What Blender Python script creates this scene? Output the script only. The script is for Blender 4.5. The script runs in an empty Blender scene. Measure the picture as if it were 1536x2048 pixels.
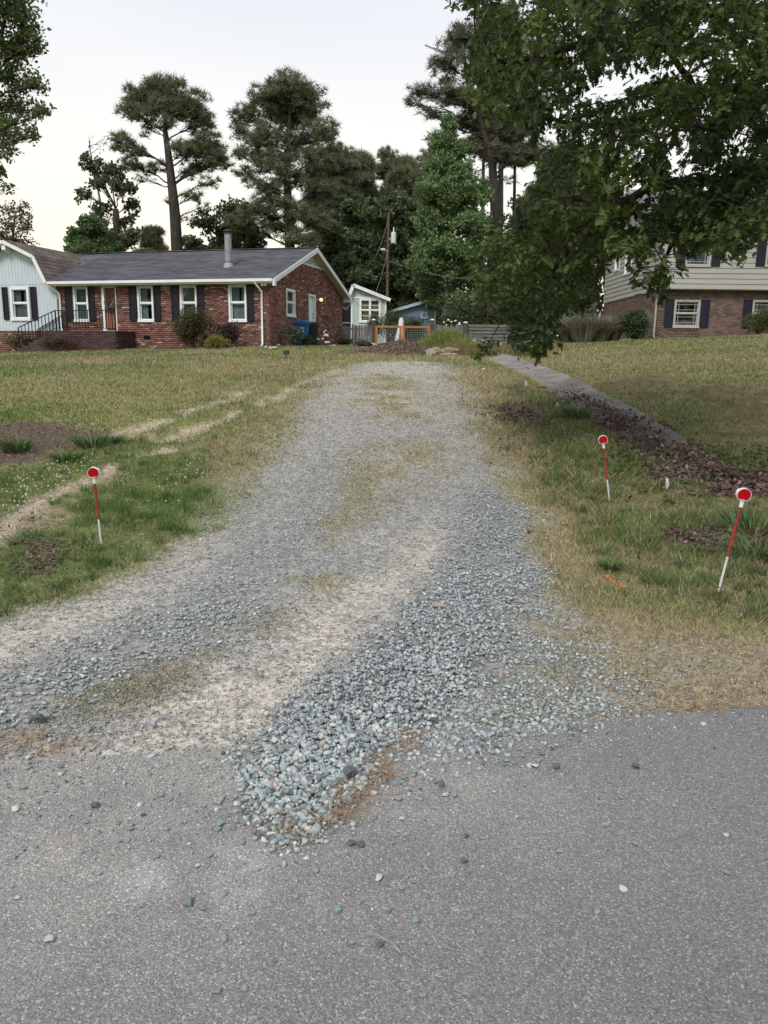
import bpy, bmesh, math, random
import numpy as np
from mathutils import Vector, Matrix

random.seed(7)
rng = np.random.default_rng(7)
sc = bpy.context.scene
COL = sc.collection

# ------------------------------------------------------------------ camera, sky, sun, exposure
F = 1540.0; PITCH = math.atan(314/1540.0); ROLL = .012; CZ = 1.5
fw = np.array([0, math.cos(PITCH), -math.sin(PITCH)])
u0_ = np.array([0, math.sin(PITCH), math.cos(PITCH)]); r0_ = np.array([1., 0, 0])
rt = math.cos(ROLL)*r0_ + math.sin(ROLL)*u0_
up = -math.sin(ROLL)*r0_ + math.cos(ROLL)*u0_
cam = bpy.data.cameras.new('camera'); camo = bpy.data.objects.new('camera', cam); COL.objects.link(camo)
cam.sensor_fit = 'VERTICAL'; cam.sensor_height = 36; cam.lens = 36*F/2048; cam.clip_start = .05; cam.clip_end = 2000
camo.matrix_world = Matrix(((rt[0], up[0], -fw[0], 0), (rt[1], up[1], -fw[1], 0), (rt[2], up[2], -fw[2], CZ), (0, 0, 0, 1)))
sc.camera = camo

world = bpy.data.worlds.new('World'); sc.world = world; world.use_nodes = True
wn, wl = world.node_tree.nodes, world.node_tree.links
for n in list(wn): wn.remove(n)
SUN_EL, SUN_AZ = math.radians(48), math.radians(205)      # compass style: 0 = +Y, clockwise; high soft light from over the road
sky = wn.new('ShaderNodeTexSky'); sky.sky_type = 'NISHITA'; sky.sun_disc = False
sky.sun_elevation = SUN_EL; sky.sun_rotation = SUN_AZ; sky.air_density = 1.0; sky.dust_density = 3.0
tc = wn.new('ShaderNodeTexCoord'); sp = wn.new('ShaderNodeSeparateXYZ'); wl.new(tc.outputs['Generated'], sp.inputs[0])
ramp = wn.new('ShaderNodeValToRGB'); wl.new(sp.outputs['Z'], ramp.inputs[0])
el = ramp.color_ramp.elements
el[0].position = 0.0; el[0].color = (1.12, .98, .72, 1)
el[1].position = 1.0; el[1].color = (.66, .74, .88, 1)
for p_, c_ in ((.13, (1.10, 1.02, .82, 1)), (.22, (1.00, .975, .89, 1)), (.36, (.86, .865, .89, 1)), (.6, (.76, .80, .87, 1))):
    e_ = el.new(p_); e_.color = c_
sc_ = wn.new('ShaderNodeVectorMath'); sc_.operation = 'SCALE'; sc_.inputs['Scale'].default_value = 6.9
cn = wn.new('ShaderNodeTexNoise'); cn.inputs['Scale'].default_value = 1.6; cn.inputs['Detail'].default_value = 4; cm = wn.new('ShaderNodeMapping'); cm.inputs['Scale'].default_value = (1, 1, 3.5)
wl.new(tc.outputs['Generated'], cm.inputs[0]); wl.new(cm.outputs[0], cn.inputs[0])
cr_ = wn.new('ShaderNodeMapRange'); cr_.inputs[1].default_value = .3; cr_.inputs[2].default_value = .7; cr_.inputs[3].default_value = .96; cr_.inputs[4].default_value = 1.05; wl.new(cn.outputs[0], cr_.inputs[0])
cv_ = wn.new('ShaderNodeVectorMath'); cv_.operation = 'SCALE'; wl.new(ramp.outputs[0], cv_.inputs[0]); wl.new(cr_.outputs[0], cv_.inputs['Scale']); wl.new(cv_.outputs[0], sc_.inputs[0])
mx = wn.new('ShaderNodeMix'); mx.data_type = 'RGBA'; mx.inputs[0].default_value = .85
wl.new(sky.outputs[0], mx.inputs[6]); wl.new(sc_.outputs[0], mx.inputs[7])
bg = wn.new('ShaderNodeBackground'); bg.inputs[1].default_value = .1
wo = wn.new('ShaderNodeOutputWorld'); wl.new(mx.outputs[2], bg.inputs[0]); wl.new(bg.outputs[0], wo.inputs[0])

sl = bpy.data.lights.new('sun', 'SUN'); sl.energy = 1.5; sl.angle = math.radians(18); sl.color = (1, .97, .92)
so = bpy.data.objects.new('sun', sl); COL.objects.link(so)
sd = Vector((math.sin(SUN_AZ)*math.cos(SUN_EL), math.cos(SUN_AZ)*math.cos(SUN_EL), math.sin(SUN_EL)))
so.rotation_euler = (-sd).to_track_quat('-Z', 'Y').to_euler()
vs = sc.view_settings; vs.view_transform = 'Standard'; vs.look = 'None'; vs.exposure = 0.72; vs.gamma = 1; vs.use_curve_mapping = False
sc.cycles.max_bounces = 6; sc.cycles.diffuse_bounces = 3; sc.cycles.transparent_max_bounces = 8
sc.cycles.use_denoising = True

# ------------------------------------------------------------------ helpers: pixels of the survey photo to places
def ray(px, py): return fw + rt*((px-768)/F) + up*((1024-py)/F)
def at(px, py, Y):
    d = ray(px, py); return np.array([0, 0, CZ]) + d*(Y/d[1])

_tx = np.arange(-60, 420, .25)
_tz = np.interp(_tx, [-60, 5, 6.5, 8, 10, 12, 15.4, 22, 30, 38, 60, 150, 420], [0, 0, .06, .2, .47, .70, 1.0, 1.34, 1.76, 1.93, 2.1, 2.6, 4])
_k = np.exp(-(np.arange(-8, 9)/3.0)**2); _k /= _k.sum()
_tz = np.convolve(np.pad(_tz, 8, mode='edge'), _k, mode='valid')
_tab = rng.random((257, 257))
def vn(x, y, s, seed=0):
    x = np.asarray(x, float)/s + seed*17.31; y = np.asarray(y, float)/s + seed*9.77
    xi = np.floor(x).astype(int); yi = np.floor(y).astype(int); fx = x-xi; fy = y-yi
    fx = fx*fx*(3-2*fx); fy = fy*fy*(3-2*fy)
    a = _tab[xi % 257, yi % 257]; b = _tab[(xi+1) % 257, yi % 257]; c = _tab[xi % 257, (yi+1) % 257]; d = _tab[(xi+1) % 257, (yi+1) % 257]
    return (a*(1-fx)+b*fx)*(1-fy) + (c*(1-fx)+d*fx)*fy
def fbm(x, y, s, seed=0): return .5*vn(x, y, s, seed)+.3*vn(x, y, s/2.3, seed+1)+.2*vn(x, y, s/5.1, seed+2)
def sst(x, a, b):
    t = np.clip((np.asarray(x, float)-a)/(b-a), 0, 1); return t*t*(3-2*t)
def edge_y(x): return 2.596 + (np.asarray(x, float)+1.407)*.179
def gz(x, y):
    x = np.asarray(x, float); y = np.asarray(y, float)
    z = np.interp(y, _tx, _tz)
    z = z + .06*np.clip(x-3.85, 0, 30)*sst(y, 6, 16) - .04*np.clip(-5-x, 0, 30)*sst(y, 12, 30)
    z = z + (fbm(x, y, 1.7, 3)-.5)*.07*sst(y, 4, 9) + (fbm(x, y, .5, 5)-.5)*.02*sst(y, 3, 4.5)
    # low crowns of heaped gravel along the drive and the shallow ruts
    return z
def ground_z(x, y):
    e = edge_y(x)
    inroad = 1-sst(y, e-.16, e-.05)
    return gz(x, y) - .035*inroad
def G(px, py):
    d = ray(px, py); t = 1.0; o = np.array([0, 0, CZ]); last = t
    for i in range(4000):
        p = o+d*t
        if p[2] < float(gz(p[0], p[1])): break
        last = t; t *= 1.006
        if t > 200: break
    a, b = last, t
    for i in range(20):
        m = (a+b)/2; p = o+d*m
        if p[2] < float(gz(p[0], p[1])): b = m
        else: a = m
    p = o+d*a
    return np.array([p[0], p[1], float(gz(p[0], p[1]))])

# ------------------------------------------------------------------ helpers: objects
def tag(o, label=None, cat=None, group=None, kind=None):
    if label: o['label'] = label
    if cat: o['category'] = cat
    if group: o['group'] = group
    if kind: o['kind'] = kind
    return o
def empty(name, loc=(0, 0, 0), rz=0, label=None, cat=None, group=None):
    o = bpy.data.objects.new(name, None); COL.objects.link(o); o.location = [float(v) for v in loc]; o.rotation_euler[2] = rz
    o.empty_display_size = .2
    return tag(o, label, cat, group)
def link(name, me, mat=None, parent=None):
    if mat is not None and len(me.materials) == 0: me.materials.append(mat)
    o = bpy.data.objects.new(name, me); COL.objects.link(o)
    if parent is not None: o.parent = parent
    return o
def fast(name, V, Fc, mat, parent=None, col=None, smooth=False, k=None):
    V = np.asarray(V, np.float32).reshape(-1, 3); Fc = np.asarray(Fc, np.int32)
    k = Fc.shape[1]
    me = bpy.data.meshes.new(name); me.vertices.add(len(V)); me.vertices.foreach_set('co', V.ravel())
    me.loops.add(Fc.size); me.loops.foreach_set('vertex_index', Fc.ravel())
    me.polygons.add(len(Fc)); me.polygons.foreach_set('loop_start', np.arange(0, Fc.size, k, dtype=np.int32))
    me.polygons.foreach_set('loop_total', np.full(len(Fc), k, np.int32))
    if smooth: me.polygons.foreach_set('use_smooth', np.ones(len(Fc), bool))
    me.update(calc_edges=True)
    if col is not None:
        col = np.asarray(col, np.float32)
        dom = 'FACE' if len(col) == len(Fc) else 'POINT'
        at_ = me.attributes.new('col', 'FLOAT_COLOR', dom)
        c4 = np.ones((len(col), 4), np.float32); c4[:, :3] = col[:, :3]
        at_.data.foreach_set('color', c4.ravel())
    return link(name, me, mat, parent)

class MB:
    def __init__(s): s.v = []; s.f = []; s.c = []; s.cur = None
    def face(s, pts):
        b = len(s.v); s.v += [tuple(float(q) for q in p) for p in pts]; s.f.append(tuple(range(b, b+len(pts)))); s.c.append(s.cur)
    def hull8(s, p):
        b = len(s.v); s.v += [tuple(float(q) for q in q_) for q_ in p]
        for f in ((0, 3, 2, 1), (4, 5, 6, 7), (0, 1, 5, 4), (1, 2, 6, 5), (2, 3, 7, 6), (3, 0, 4, 7)):
            s.f.append(tuple(b+i for i in f)); s.c.append(s.cur)
    def box(s, x0, x1, y0, y1, z0, z1):
        s.hull8([(x0, y0, z0), (x1, y0, z0), (x1, y1, z0), (x0, y1, z0), (x0, y0, z1), (x1, y0, z1), (x1, y1, z1), (x0, y1, z1)]); return s
    def beam(s, a, b, w, h, upv=(0, 0, 1)):
        a = Vector(a); b = Vector(b); d = (b-a).normalized(); u = Vector(upv)
        sdv = d.cross(u).normalized()*(w/2); u2 = sdv.cross(d).normalized()*(h/2)
        s.hull8([a-sdv-u2, a+sdv-u2, b+sdv-u2, b-sdv-u2, a-sdv+u2, a+sdv+u2, b+sdv+u2, b-sdv+u2]); return s
    def tube(s, pts, rad, n=6, cap=True):
        pts = [Vector(p) for p in pts]; m = len(pts)
        if not hasattr(rad, '__len__'): rad = [rad]*m
        b = len(s.v)
        for i, p in enumerate(pts):
            d = (pts[min(i+1, m-1)]-pts[max(i-1, 0)])
            if d.length < 1e-9: d = Vector((0, 0, 1))
            d.normalize(); a = d.cross(Vector((0.3, 1, 0.1)) if abs(d.y) < .9 else Vector((1, 0, 0))).normalized(); c = d.cross(a)
            for k in range(n):
                t = 2*math.pi*k/n; q = p+(a*math.cos(t)+c*math.sin(t))*rad[i]; s.v.append(tuple(q))
        for i in range(m-1):
            for k in range(n):
                k2 = (k+1) % n; s.f.append((b+i*n+k, b+i*n+k2, b+(i+1)*n+k2, b+(i+1)*n+k)); s.c.append(s.cur)
        if cap:
            s.f.append(tuple(b+k for k in reversed(range(n)))); s.c.append(s.cur)
            s.f.append(tuple(b+(m-1)*n+k for k in range(n))); s.c.append(s.cur)
        return s
    def prism(s, poly, f0, f1):
        """poly list of 2d, f0/f1 map (u,v)->3d for the two caps"""
        a = [f0(*p) for p in poly]; b_ = [f1(*p) for p in poly]; n = len(poly)
        s.face(list(reversed(a))); s.face(b_)
        for i in range(n):
            j = (i+1) % n; s.face([a[i], a[j], b_[j], b_[i]])
        return s
    def build(s, name, mat, parent=None, smooth=False, bevel=0):
        me = bpy.data.meshes.new(name); me.from_pydata(s.v, [], s.f); me.update()
        if any(c is not None for c in s.c):
            at_ = me.attributes.new('col', 'FLOAT_COLOR', 'FACE')
            for i, c in enumerate(s.c): at_.data[i].color = (*(c or (1, 1, 1)), 1)
        if smooth: me.polygons.foreach_set('use_smooth', [True]*len(me.polygons))
        o = link(name, me, mat, parent)
        if bevel:
            m = o.modifiers.new('bevel', 'BEVEL'); m.width = bevel; m.segments = 2; m.limit_method = 'ANGLE'
        return o

def randrot(n, tilt=None):
    q = rng.normal(size=(n, 4)); q /= np.linalg.norm(q, axis=1)[:, None]
    w, x, y, z = q.T
    return np.stack([1-2*(y*y+z*z), 2*(x*y-z*w), 2*(x*z+y*w), 2*(x*y+z*w), 1-2*(x*x+z*z), 2*(y*z-x*w), 2*(x*z-y*w), 2*(y*z+x*w), 1-2*(x*x+y*y)], 1).reshape(n, 3, 3)
def rotz(a):
    c, s = np.cos(a), np.sin(a); o = np.zeros_like(c); i = np.ones_like(c)
    return np.stack([c, -s, o, s, c, o, o, o, i], 1).reshape(-1, 3, 3)
def scatter(tv, tf, pos, R, scl):
    """template verts/tris copied to every place: returns V, T"""
    n = len(pos); tv = np.asarray(tv, float); tf = np.asarray(tf)
    scl = np.asarray(scl, float)
    if scl.ndim == 1: scl = scl[:, None]
    V = np.einsum('nij,nkj->nki', R, tv[None]*scl[:, None, :] if scl.shape[1] == 3 else tv[None]*scl[:, :, None]) + pos[:, None, :]
    T = tf[None] + (np.arange(n)*len(tv))[:, None, None]
    return V.reshape(-1, 3), T.reshape(-1, tf.shape[1])

# ------------------------------------------------------------------ materials
def nodes_of(m):
    m.use_nodes = True; nt = m.node_tree
    for n in list(nt.nodes): nt.nodes.remove(n)
    out = nt.nodes.new('ShaderNodeOutputMaterial'); return nt, nt.nodes, nt.links, out
MATS = {}
def M(name, color=(.5, .5, .5), rough=.7, amt=.25, ns=8, bump=.0, bs=40, metal=0, stretch=(1, 1, 1), attr=False, trans=0, color2=None, spec=.3, coat=0):
    if name in MATS: return MATS[name]
    m = bpy.data.materials.new(name); nt, N, L, out = nodes_of(m)
    b = N.new('ShaderNodeBsdfPrincipled'); b.inputs['Roughness'].default_value = rough; b.inputs['Metallic'].default_value = metal
    b.inputs['Specular IOR Level'].default_value = spec
    t = N.new('ShaderNodeTexCoord'); mp = N.new('ShaderNodeMapping'); mp.inputs['Scale'].default_value = stretch; L.new(t.outputs['Object'], mp.inputs[0])
    nz = N.new('ShaderNodeTexNoise'); nz.inputs['Scale'].default_value = ns; nz.inputs['Detail'].default_value = 6; L.new(mp.outputs[0], nz.inputs[0])
    mr = N.new('ShaderNodeMapRange'); mr.inputs[1].default_value = .3; mr.inputs[2].default_value = .7
    mr.inputs[3].default_value = 1-amt; mr.inputs[4].default_value = 1+amt; L.new(nz.outputs[0], mr.inputs[0])
    if attr:
        a = N.new('ShaderNodeAttribute'); a.attribute_name = 'col'; csrc = a.outputs['Color']
    elif color2:
        mc = N.new('ShaderNodeMix'); mc.data_type = 'RGBA'; mc.inputs[6].default_value = (*color, 1); mc.inputs[7].default_value = (*color2, 1)
        n2 = N.new('ShaderNodeTexNoise'); n2.inputs['Scale'].default_value = ns*.37; n2.inputs['Detail'].default_value = 5; L.new(mp.outputs[0], n2.inputs[0])
        m2 = N.new('ShaderNodeMapRange'); m2.inputs[1].default_value = .4; m2.inputs[2].default_value = .6; L.new(n2.outputs[0], m2.inputs[0]); L.new(m2.outputs[0], mc.inputs[0])
        csrc = mc.outputs[2]
    else:
        rgb = N.new('ShaderNodeRGB'); rgb.outputs[0].default_value = (*color, 1); csrc = rgb.outputs[0]
    mu = N.new('ShaderNodeVectorMath'); mu.operation = 'SCALE'; L.new(csrc, mu.inputs[0]); L.new(mr.outputs[0], mu.inputs['Scale'])
    L.new(mu.outputs[0], b.inputs['Base Color'])
    if bump:
        nb = N.new('ShaderNodeTexNoise'); nb.inputs['Scale'].default_value = bs; nb.inputs['Detail'].default_value = 4; L.new(mp.outputs[0], nb.inputs[0])
        bu = N.new('ShaderNodeBump'); bu.inputs['Strength'].default_value = bump; bu.inputs['Distance'].default_value = .01
        L.new(nb.outputs[0], bu.inputs['Height']); L.new(bu.outputs[0], b.inputs['Normal'])
    if trans:
        tr = N.new('ShaderNodeBsdfTranslucent'); L.new(mu.outputs[0], tr.inputs[0]); ms = N.new('ShaderNodeMixShader'); ms.inputs[0].default_value = trans
        L.new(b.outputs[0], ms.inputs[1]); L.new(tr.outputs[0], ms.inputs[2]); L.new(ms.outputs[0], out.inputs[0])
    else: L.new(b.outputs[0], out.inputs[0])
    MATS[name] = m; return m
def glass(name='window_glass', tint=(.72, .80, .80), fac=.13):
    if name in MATS: return MATS[name]
    m = bpy.data.materials.new(name); nt, N, L, out = nodes_of(m)
    a = N.new('ShaderNodeBsdfTransparent'); a.inputs[0].default_value = (*tint, 1); g = N.new('ShaderNodeBsdfGlossy'); g.inputs['Roughness'].default_value = .04
    ms = N.new('ShaderNodeMixShader'); ms.inputs[0].default_value = fac; L.new(a.outputs[0], ms.inputs[1]); L.new(g.outputs[0], ms.inputs[2]); L.new(ms.outputs[0], out.inputs[0])
    MATS[name] = m; return m
def emit(name, c, s):
    m = bpy.data.materials.new(name); nt, N, L, out = nodes_of(m); e = N.new('ShaderNodeEmission'); e.inputs[0].default_value = (*c, 1); e.inputs[1].default_value = s
    L.new(e.outputs[0], out.inputs[0]); return m

m_white = M('white_paint', (.72, .75, .76), .5, .06, 3)
m_white_old = M('weathered_white_paint', (.66, .68, .66), .6, .1, 5)
m_beige = M('beige_soffit', (.42, .39, .31), .7, .08, 3)
m_black = M('black_shutter_paint', (.012, .012, .018), .5, .2, 10)
m_iron = M('black_iron', (.015, .014, .015), .45, .2, 10)
m_mortar = M('mortar', (.13, .095, .08), .95, .3, 12, .4)
m_mortar2 = M('grey_mortar', (.20, .17, .15), .95, .25, 12, .4)
m_brick = M('brick', rough=.9, amt=.22, ns=30, bump=.4, attr=True)
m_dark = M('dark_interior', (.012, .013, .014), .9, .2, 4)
m_curtain = M('pale_curtain', (.17, .235, .225), .9, .10, 6)
m_curtain_w = M('white_curtain', (.30, .35, .345), .9, .12, 6)
m_glass = glass()
m_shingle = M('dark_asphalt_shingles', (.078, .074, .088), .9, .28, 2.2, .5, 60, color2=(.108, .102, .118), stretch=(1, 2.5, 1))
m_shingle_b = M('brown_shingles', (.12, .095, .08), .9, .3, 4, .5, 60, color2=(.17, .14, .12))
m_bark = M('bark', (.062, .048, .042), .95, .4, 9, .8, 30, stretch=(1, 1, .25), color2=(.038, .033, .03))
m_bark_grey = M('grey_bark', (.13, .115, .10), .95, .4, 9, .8, 30, stretch=(1, 1, .25), color2=(.075, .07, .06))
m_leaf = M('leaves', rough=.55, amt=.15, ns=3, attr=True, trans=.38)
m_needle = M('pine_needles', rough=.7, amt=.15, ns=3, attr=True, trans=.12)
m_grass = M('grass_blades', rough=.7, amt=.1, ns=5, attr=True, trans=.22)
m_litter = M('dead_leaves', rough=.85, amt=.3, ns=60, attr=True)
m_stone = M('gravel_stone', rough=.85, amt=.25, ns=70, bump=.35, bs=160, attr=True)
m_concrete = M('old_concrete', (.22, .20, .175), .95, .28, 3, .6, 50, color2=(.155, .145, .125))
m_grey_wood = M('weathered_grey_wood', (.13, .125, .12), .9, .4, 7, .5, 40, stretch=(3, 3, .3), color2=(.19, .18, .165))
m_grey_wood_h = M('weathered_grey_wood_boards', (.10, .105, .10), .9, .4, 7, .5, 40, stretch=(.3, 3, 3), color2=(.16, .16, .15))
m_orange_wood = M('orange_stained_wood', (.36, .15, .05), .65, .2, 9, .3, 40, stretch=(2, 2, .5))
m_metal = M('galvanised_metal', (.26, .28, .30), .6, .15, 9, metal=.2)

# ------------------------------------------------------------------ zones on the ground
def P(pts):                         # surveyed outline -> outline on the terrain
    return np.array([G(*p)[:2] for p in pts])
def inside(poly, x, y):
    m = 1.2; sel = (x > poly[:, 0].min()-m) & (x < poly[:, 0].max()+m) & (y > poly[:, 1].min()-m) & (y < poly[:, 1].max()+m)
    out = np.full(x.shape, -1e3); out[sel] = inside_(poly, x[sel], y[sel]); return out
def inside_(poly, x, y):
    c = np.zeros(x.shape, bool); n = len(poly)
    dmin = np.full(x.shape, 1e9)
    for i in range(n):
        x1, y1 = poly[i]; x2, y2 = poly[(i+1) % n]
        if y1 != y2:
            cond = ((y1 > y) != (y2 > y)) & (x < (x2-x1)*(y-y1)/(y2-y1)+x1); c ^= cond
        ex, ey = x2-x1, y2-y1; L2 = ex*ex+ey*ey+1e-12
        t = np.clip(((x-x1)*ex+(y-y1)*ey)/L2, 0, 1)
        dmin = np.minimum(dmin, np.hypot(x-x1-t*ex, y-y1-t*ey))
    return np.where(c, dmin, -dmin)
def along(line, x, y):
    d = np.full(x.shape, 1e9)
    for i in range(len(line)-1):
        x1, y1 = line[i]; x2, y2 = line[i+1]; ex, ey = x2-x1, y2-y1; L2 = ex*ex+ey*ey+1e-12
        t = np.clip(((x-x1)*ex+(y-y1)*ey)/L2, 0, 1); d = np.minimum(d, np.hypot(x-x1-t*ex, y-y1-t*ey))
    return d
Z = dict(
 drive=P([(-500, 1420), (-200, 1330), (0, 1240), (180, 1180), (330, 1115), (410, 1050), (455, 1000), (520, 930), (585, 860), (625, 790), (660, 748), (720, 727), (800, 722), (900, 728), (925, 760), (940, 810), (985, 880), (1030, 950), (1045, 1060), (1080, 1180), (1150, 1300), (1250, 1440), (1100, 1560), (0, 1650), (-600, 1700)]),
 apron=P([(1080, 1200), (1250, 1250), (1400, 1270), (1900, 1300), (2100, 1420), (1536, 1430), (1100, 1500)]),
 coarse=P([(560, 1700), (480, 1610), (520, 1500), (610, 1400), (720, 1310), (800, 1250), (860, 1170), (890, 1080), (900, 1000), (960, 960), (1020, 990), (1045, 1060), (1070, 1170), (1040, 1240), (1000, 1310), (940, 1390), (870, 1450), (770, 1500), (745, 1560), (650, 1640)]),
 coarse2=P([(-200, 1420), (100, 1330), (230, 1270), (330, 1220), (430, 1150), (520, 1090), (600, 1000), (640, 940), (700, 950), (640, 1060), (590, 1130), (540, 1190), (420, 1270), (240, 1330), (120, 1400), (0, 1470), (-200, 1560)]),
 mixr=P([(930, 1400), (1040, 1250), (1100, 1230), (1200, 1330), (1250, 1430), (1100, 1470), (880, 1520), (780, 1540)]),
 sand=P([(60, 1540), (250, 1450), (420, 1340), (520, 1280), (620, 1200), (740, 1130), (820, 1060), (870, 1080), (850, 1160), (780, 1240), (680, 1320), (570, 1420), (480, 1520), (470, 1600), (300, 1570)]),
 sand2=P([(-200, 1400), (-200, 1330), (0, 1260), (200, 1190), (330, 1130), (420, 1080), (440, 1100), (330, 1180), (180, 1250), (0, 1330)]),
 dryleft=P([(400, 900), (470, 850), (560, 790), (640, 740), (700, 718), (740, 725), (660, 750), (625, 800), (590, 860), (520, 930), (470, 970), (420, 960)]),
 dryright=P([(905, 722), (1000, 740), (1010, 790), (1020, 850), (1060, 940), (1120, 1040), (1200, 1140), (1260, 1220), (1536, 1270), (1900, 1290), (2000, 1430), (1300, 1432), (1180, 1330), (1080, 1190), (1045, 1050), (1030, 950), (985, 880), (930, 800), (890, 760)]),
 mulch=P([(-300, 850), (0, 846), (100, 846), (200, 856), (235, 875), (200, 890), (140, 893), (60, 925), (0, 935), (-300, 960)]),
 dirt1=P([(0, 905), (60, 905), (40, 930), (0, 935)]),
 litter=P([(1105, 778), (1170, 803), (1250, 822), (1300, 838), (1370, 868), (1410, 905), (1400, 925), (1536, 942), (1800, 960), (1800, 1010), (1420, 1000), (1385, 945), (1335, 920), (1280, 900), (1190, 845), (1140, 812)]),
 litter2=P([(1000, 815), (1070, 810), (1095, 830), (1060, 850), (1020, 850)]),
 litter3=P([(1310, 1075), (1380, 1062), (1536, 1058), (1700, 1060), (1700, 1110), (1536, 1115), (1400, 1105)]),
 litter5=P([(10, 1115), (70, 1085), (135, 1085), (140, 1110), (60, 1150), (0, 1165)]), dirtA=P([(-100, 1075), (0, 1050), (90, 1015), (140, 1040), (70, 1078), (0, 1095), (-100, 1110)]), dirtB=P([(120, 985), (200, 955), (260, 940), (270, 955), (190, 985), (130, 1010)]),
 litter4=P([(0, 1120), (50, 1125), (30, 1150), (0, 1150)]),
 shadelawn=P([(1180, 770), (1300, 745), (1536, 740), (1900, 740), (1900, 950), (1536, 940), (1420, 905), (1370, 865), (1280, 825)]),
 orange=P([(-100, 1490), (60, 1480), (150, 1475), (170, 1500), (60, 1530), (-100, 1540)]),
 orange2=P([(1180, 1432), (1280, 1412), (1420, 1402), (1536, 1396), (1700, 1390), (1700, 1410), (1536, 1418), (1240, 1436)]),
 orange3=P([(530, 1665), (600, 1640), (700, 1590), (760, 1540), (800, 1480), (850, 1470), (780, 1560), (680, 1650), (560, 1690)]),
 verge=P([(-400, 1010), (0, 935), (130, 905), (250, 895), (400, 890), (460, 920), (470, 965), (440, 1005), (400, 1050), (320, 1105), (180, 1170), (0, 1230), (-400, 1380)]),
 verge_r=P([(1040, 760), (1090, 785), (1140, 815), (1200, 860), (1290, 905), (1390, 950), (1420, 1000), (1536, 1015), (1800, 1020), (1800, 1240), (1536, 1240), (1300, 1200), (1200, 1120), (1110, 1020), (1050, 930), (1010, 860), (1000, 790)]),
 mid1=P([(740, 750), (800, 750), (850, 800), (830, 840), (760, 830), (720, 790)]),
 mid2=P([(640, 1050), (690, 950), (760, 900), (860, 880), (880, 930), (760, 990), (720, 1060), (680, 1090)]),
 mid3=P([(560, 1180), (640, 1150), (700, 1150), (690, 1180), (600, 1190)]),
 mid4=P([(60, 1400), (250, 1340), (420, 1290), (560, 1230), (600, 1240), (480, 1310), (340, 1370), (330, 1440), (120, 1440)]),
 bare1=P([(150, 722), (215, 716), (225, 726), (160, 732)]),
)
RUTS = [P([(-200, 1130), (0, 1067), (50, 1027), (127, 990), (187, 967), (260, 920), (340, 900)]), P([(217, 867), (300, 847), (360, 827), (433, 805), (500, 780)]),
        P([(233, 873), (333, 877), (400, 857), (450, 833), (512, 807), (600, 770), (690, 737)])]
SOFT = dict(coarse=.26, coarse2=.34, mixr=.4, sand=.3, sand2=.3, dryleft=.3, dryright=.3, apron=.4, drive=.26, mid1=.35, mid2=.35, mid3=.25, mid4=.3, orange=.12, orange2=.08, orange3=.15, verge=.22)
def fields(x, y):
    r = np.hypot(x, y); w = .26*np.clip(r/7, .4, 2.5)
    xx = x+(fbm(x, y, .8, 11)-.5)*2*w+(fbm(x, y, .15, 12)-.5)*.9*w; yy = y+(fbm(x, y, .8, 13)-.5)*2*w+(fbm(x, y, .15, 14)-.5)*.9*w
    f = {}
    for k in Z:
        s = SOFT.get(k, .12)*np.clip(r/6, .5, 3); f[k] = sst(inside(Z[k], xx, yy), -s, s)
    rr = np.zeros(x.shape)
    for i, ln in enumerate(RUTS):
        d = along(ln, x+(fbm(x, y, .7, 20)-.5)*.5, y+(fbm(x, y, .7, 21)-.5)*.5)
        w = (.13 if i == 0 else .15)*(.6+.9*vn(x, y, .6, 77+i))
        rr = np.maximum(rr, (1-sst(d, w*.5, w*1.5))*sst(fbm(x, y, .55, 30+i), .32, .46))
    f['rut'] = rr
    return f
def lerp(a, b, t): return a*(1-t[:, None])+np.array(b)[None]*t[:, None]
def ground_color(x, y, f):
    n1 = fbm(x, y, 2.5, 40); n2 = fbm(x, y, .35, 41); n3 = fbm(x, y, .08, 42)
    c = np.array([[.18, .195, .062]])*(1-n1[:, None])+np.array([[.31, .27, .13]])*n1[:, None]
    c = lerp(c, (.075, .09, .03), sst(n2, .55, .75)*.6)
    c = lerp(c, (.10, .125, .04), f['verge']*.8)
    c = lerp(c, (.15, .125, .07), f['verge_r']*.85)
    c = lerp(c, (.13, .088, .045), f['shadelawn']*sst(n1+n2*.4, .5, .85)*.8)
    rr_ = np.hypot(x, y); c = lerp(c, (.28, .27, .25), f['drive']); c = lerp(c, (.42, .39, .33), f['drive']*sst(rr_, 6, 18)*.85)
    c = lerp(c, (.26, .23, .18), f['apron']*.9)
    c = lerp(c, (.29, .235, .155), np.maximum(f['dryleft'], f['dryright'])*.75*sst(n2, .2, .55))
    c = lerp(c, (.30, .24, .12), np.maximum(np.maximum(f['mid1'], f['mid2']*.8), f['mid3'])*.8*sst(n2, .25, .5))
    c = lerp(c, (.22, .17, .10), f['mid4']*.6*sst(n2, .3, .6))
    c = lerp(c, (.43, .385, .325), np.maximum(f['sand'], f['sand2']*.8)*(.55+.45*sst(n2, .3, .6)))
    c = lerp(c, (.20, .20, .195), np.maximum(f['coarse'], f['coarse2'])*.6)
    c = lerp(c, (.42, .34, .25), f['rut']*.9)
    c = lerp(c, (.30, .19, .12), f['bare1'])
    c = lerp(c, (.12, .085, .065), f['mulch'])
    c = lerp(c, (.10, .065, .05), np.maximum(np.maximum(f['litter'], f['litter2']*.8), np.maximum(np.maximum(f['litter3'], f['litter5']), f['litter4'])*.8))
    c = lerp(c, (.33, .25, .18), np.maximum(f['dirtA'], f['dirtB'])*.8*sst(n2, .25, .5))
    c = lerp(c, (.24, .15, .08), np.maximum(np.maximum(f['orange']*.8, f['orange2']), f['orange3'])*.7*sst(n3*.5+n2*.5, .3, .6))
    return np.clip(c*(.8+.4*n3[:, None]), .01, .8)

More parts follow.
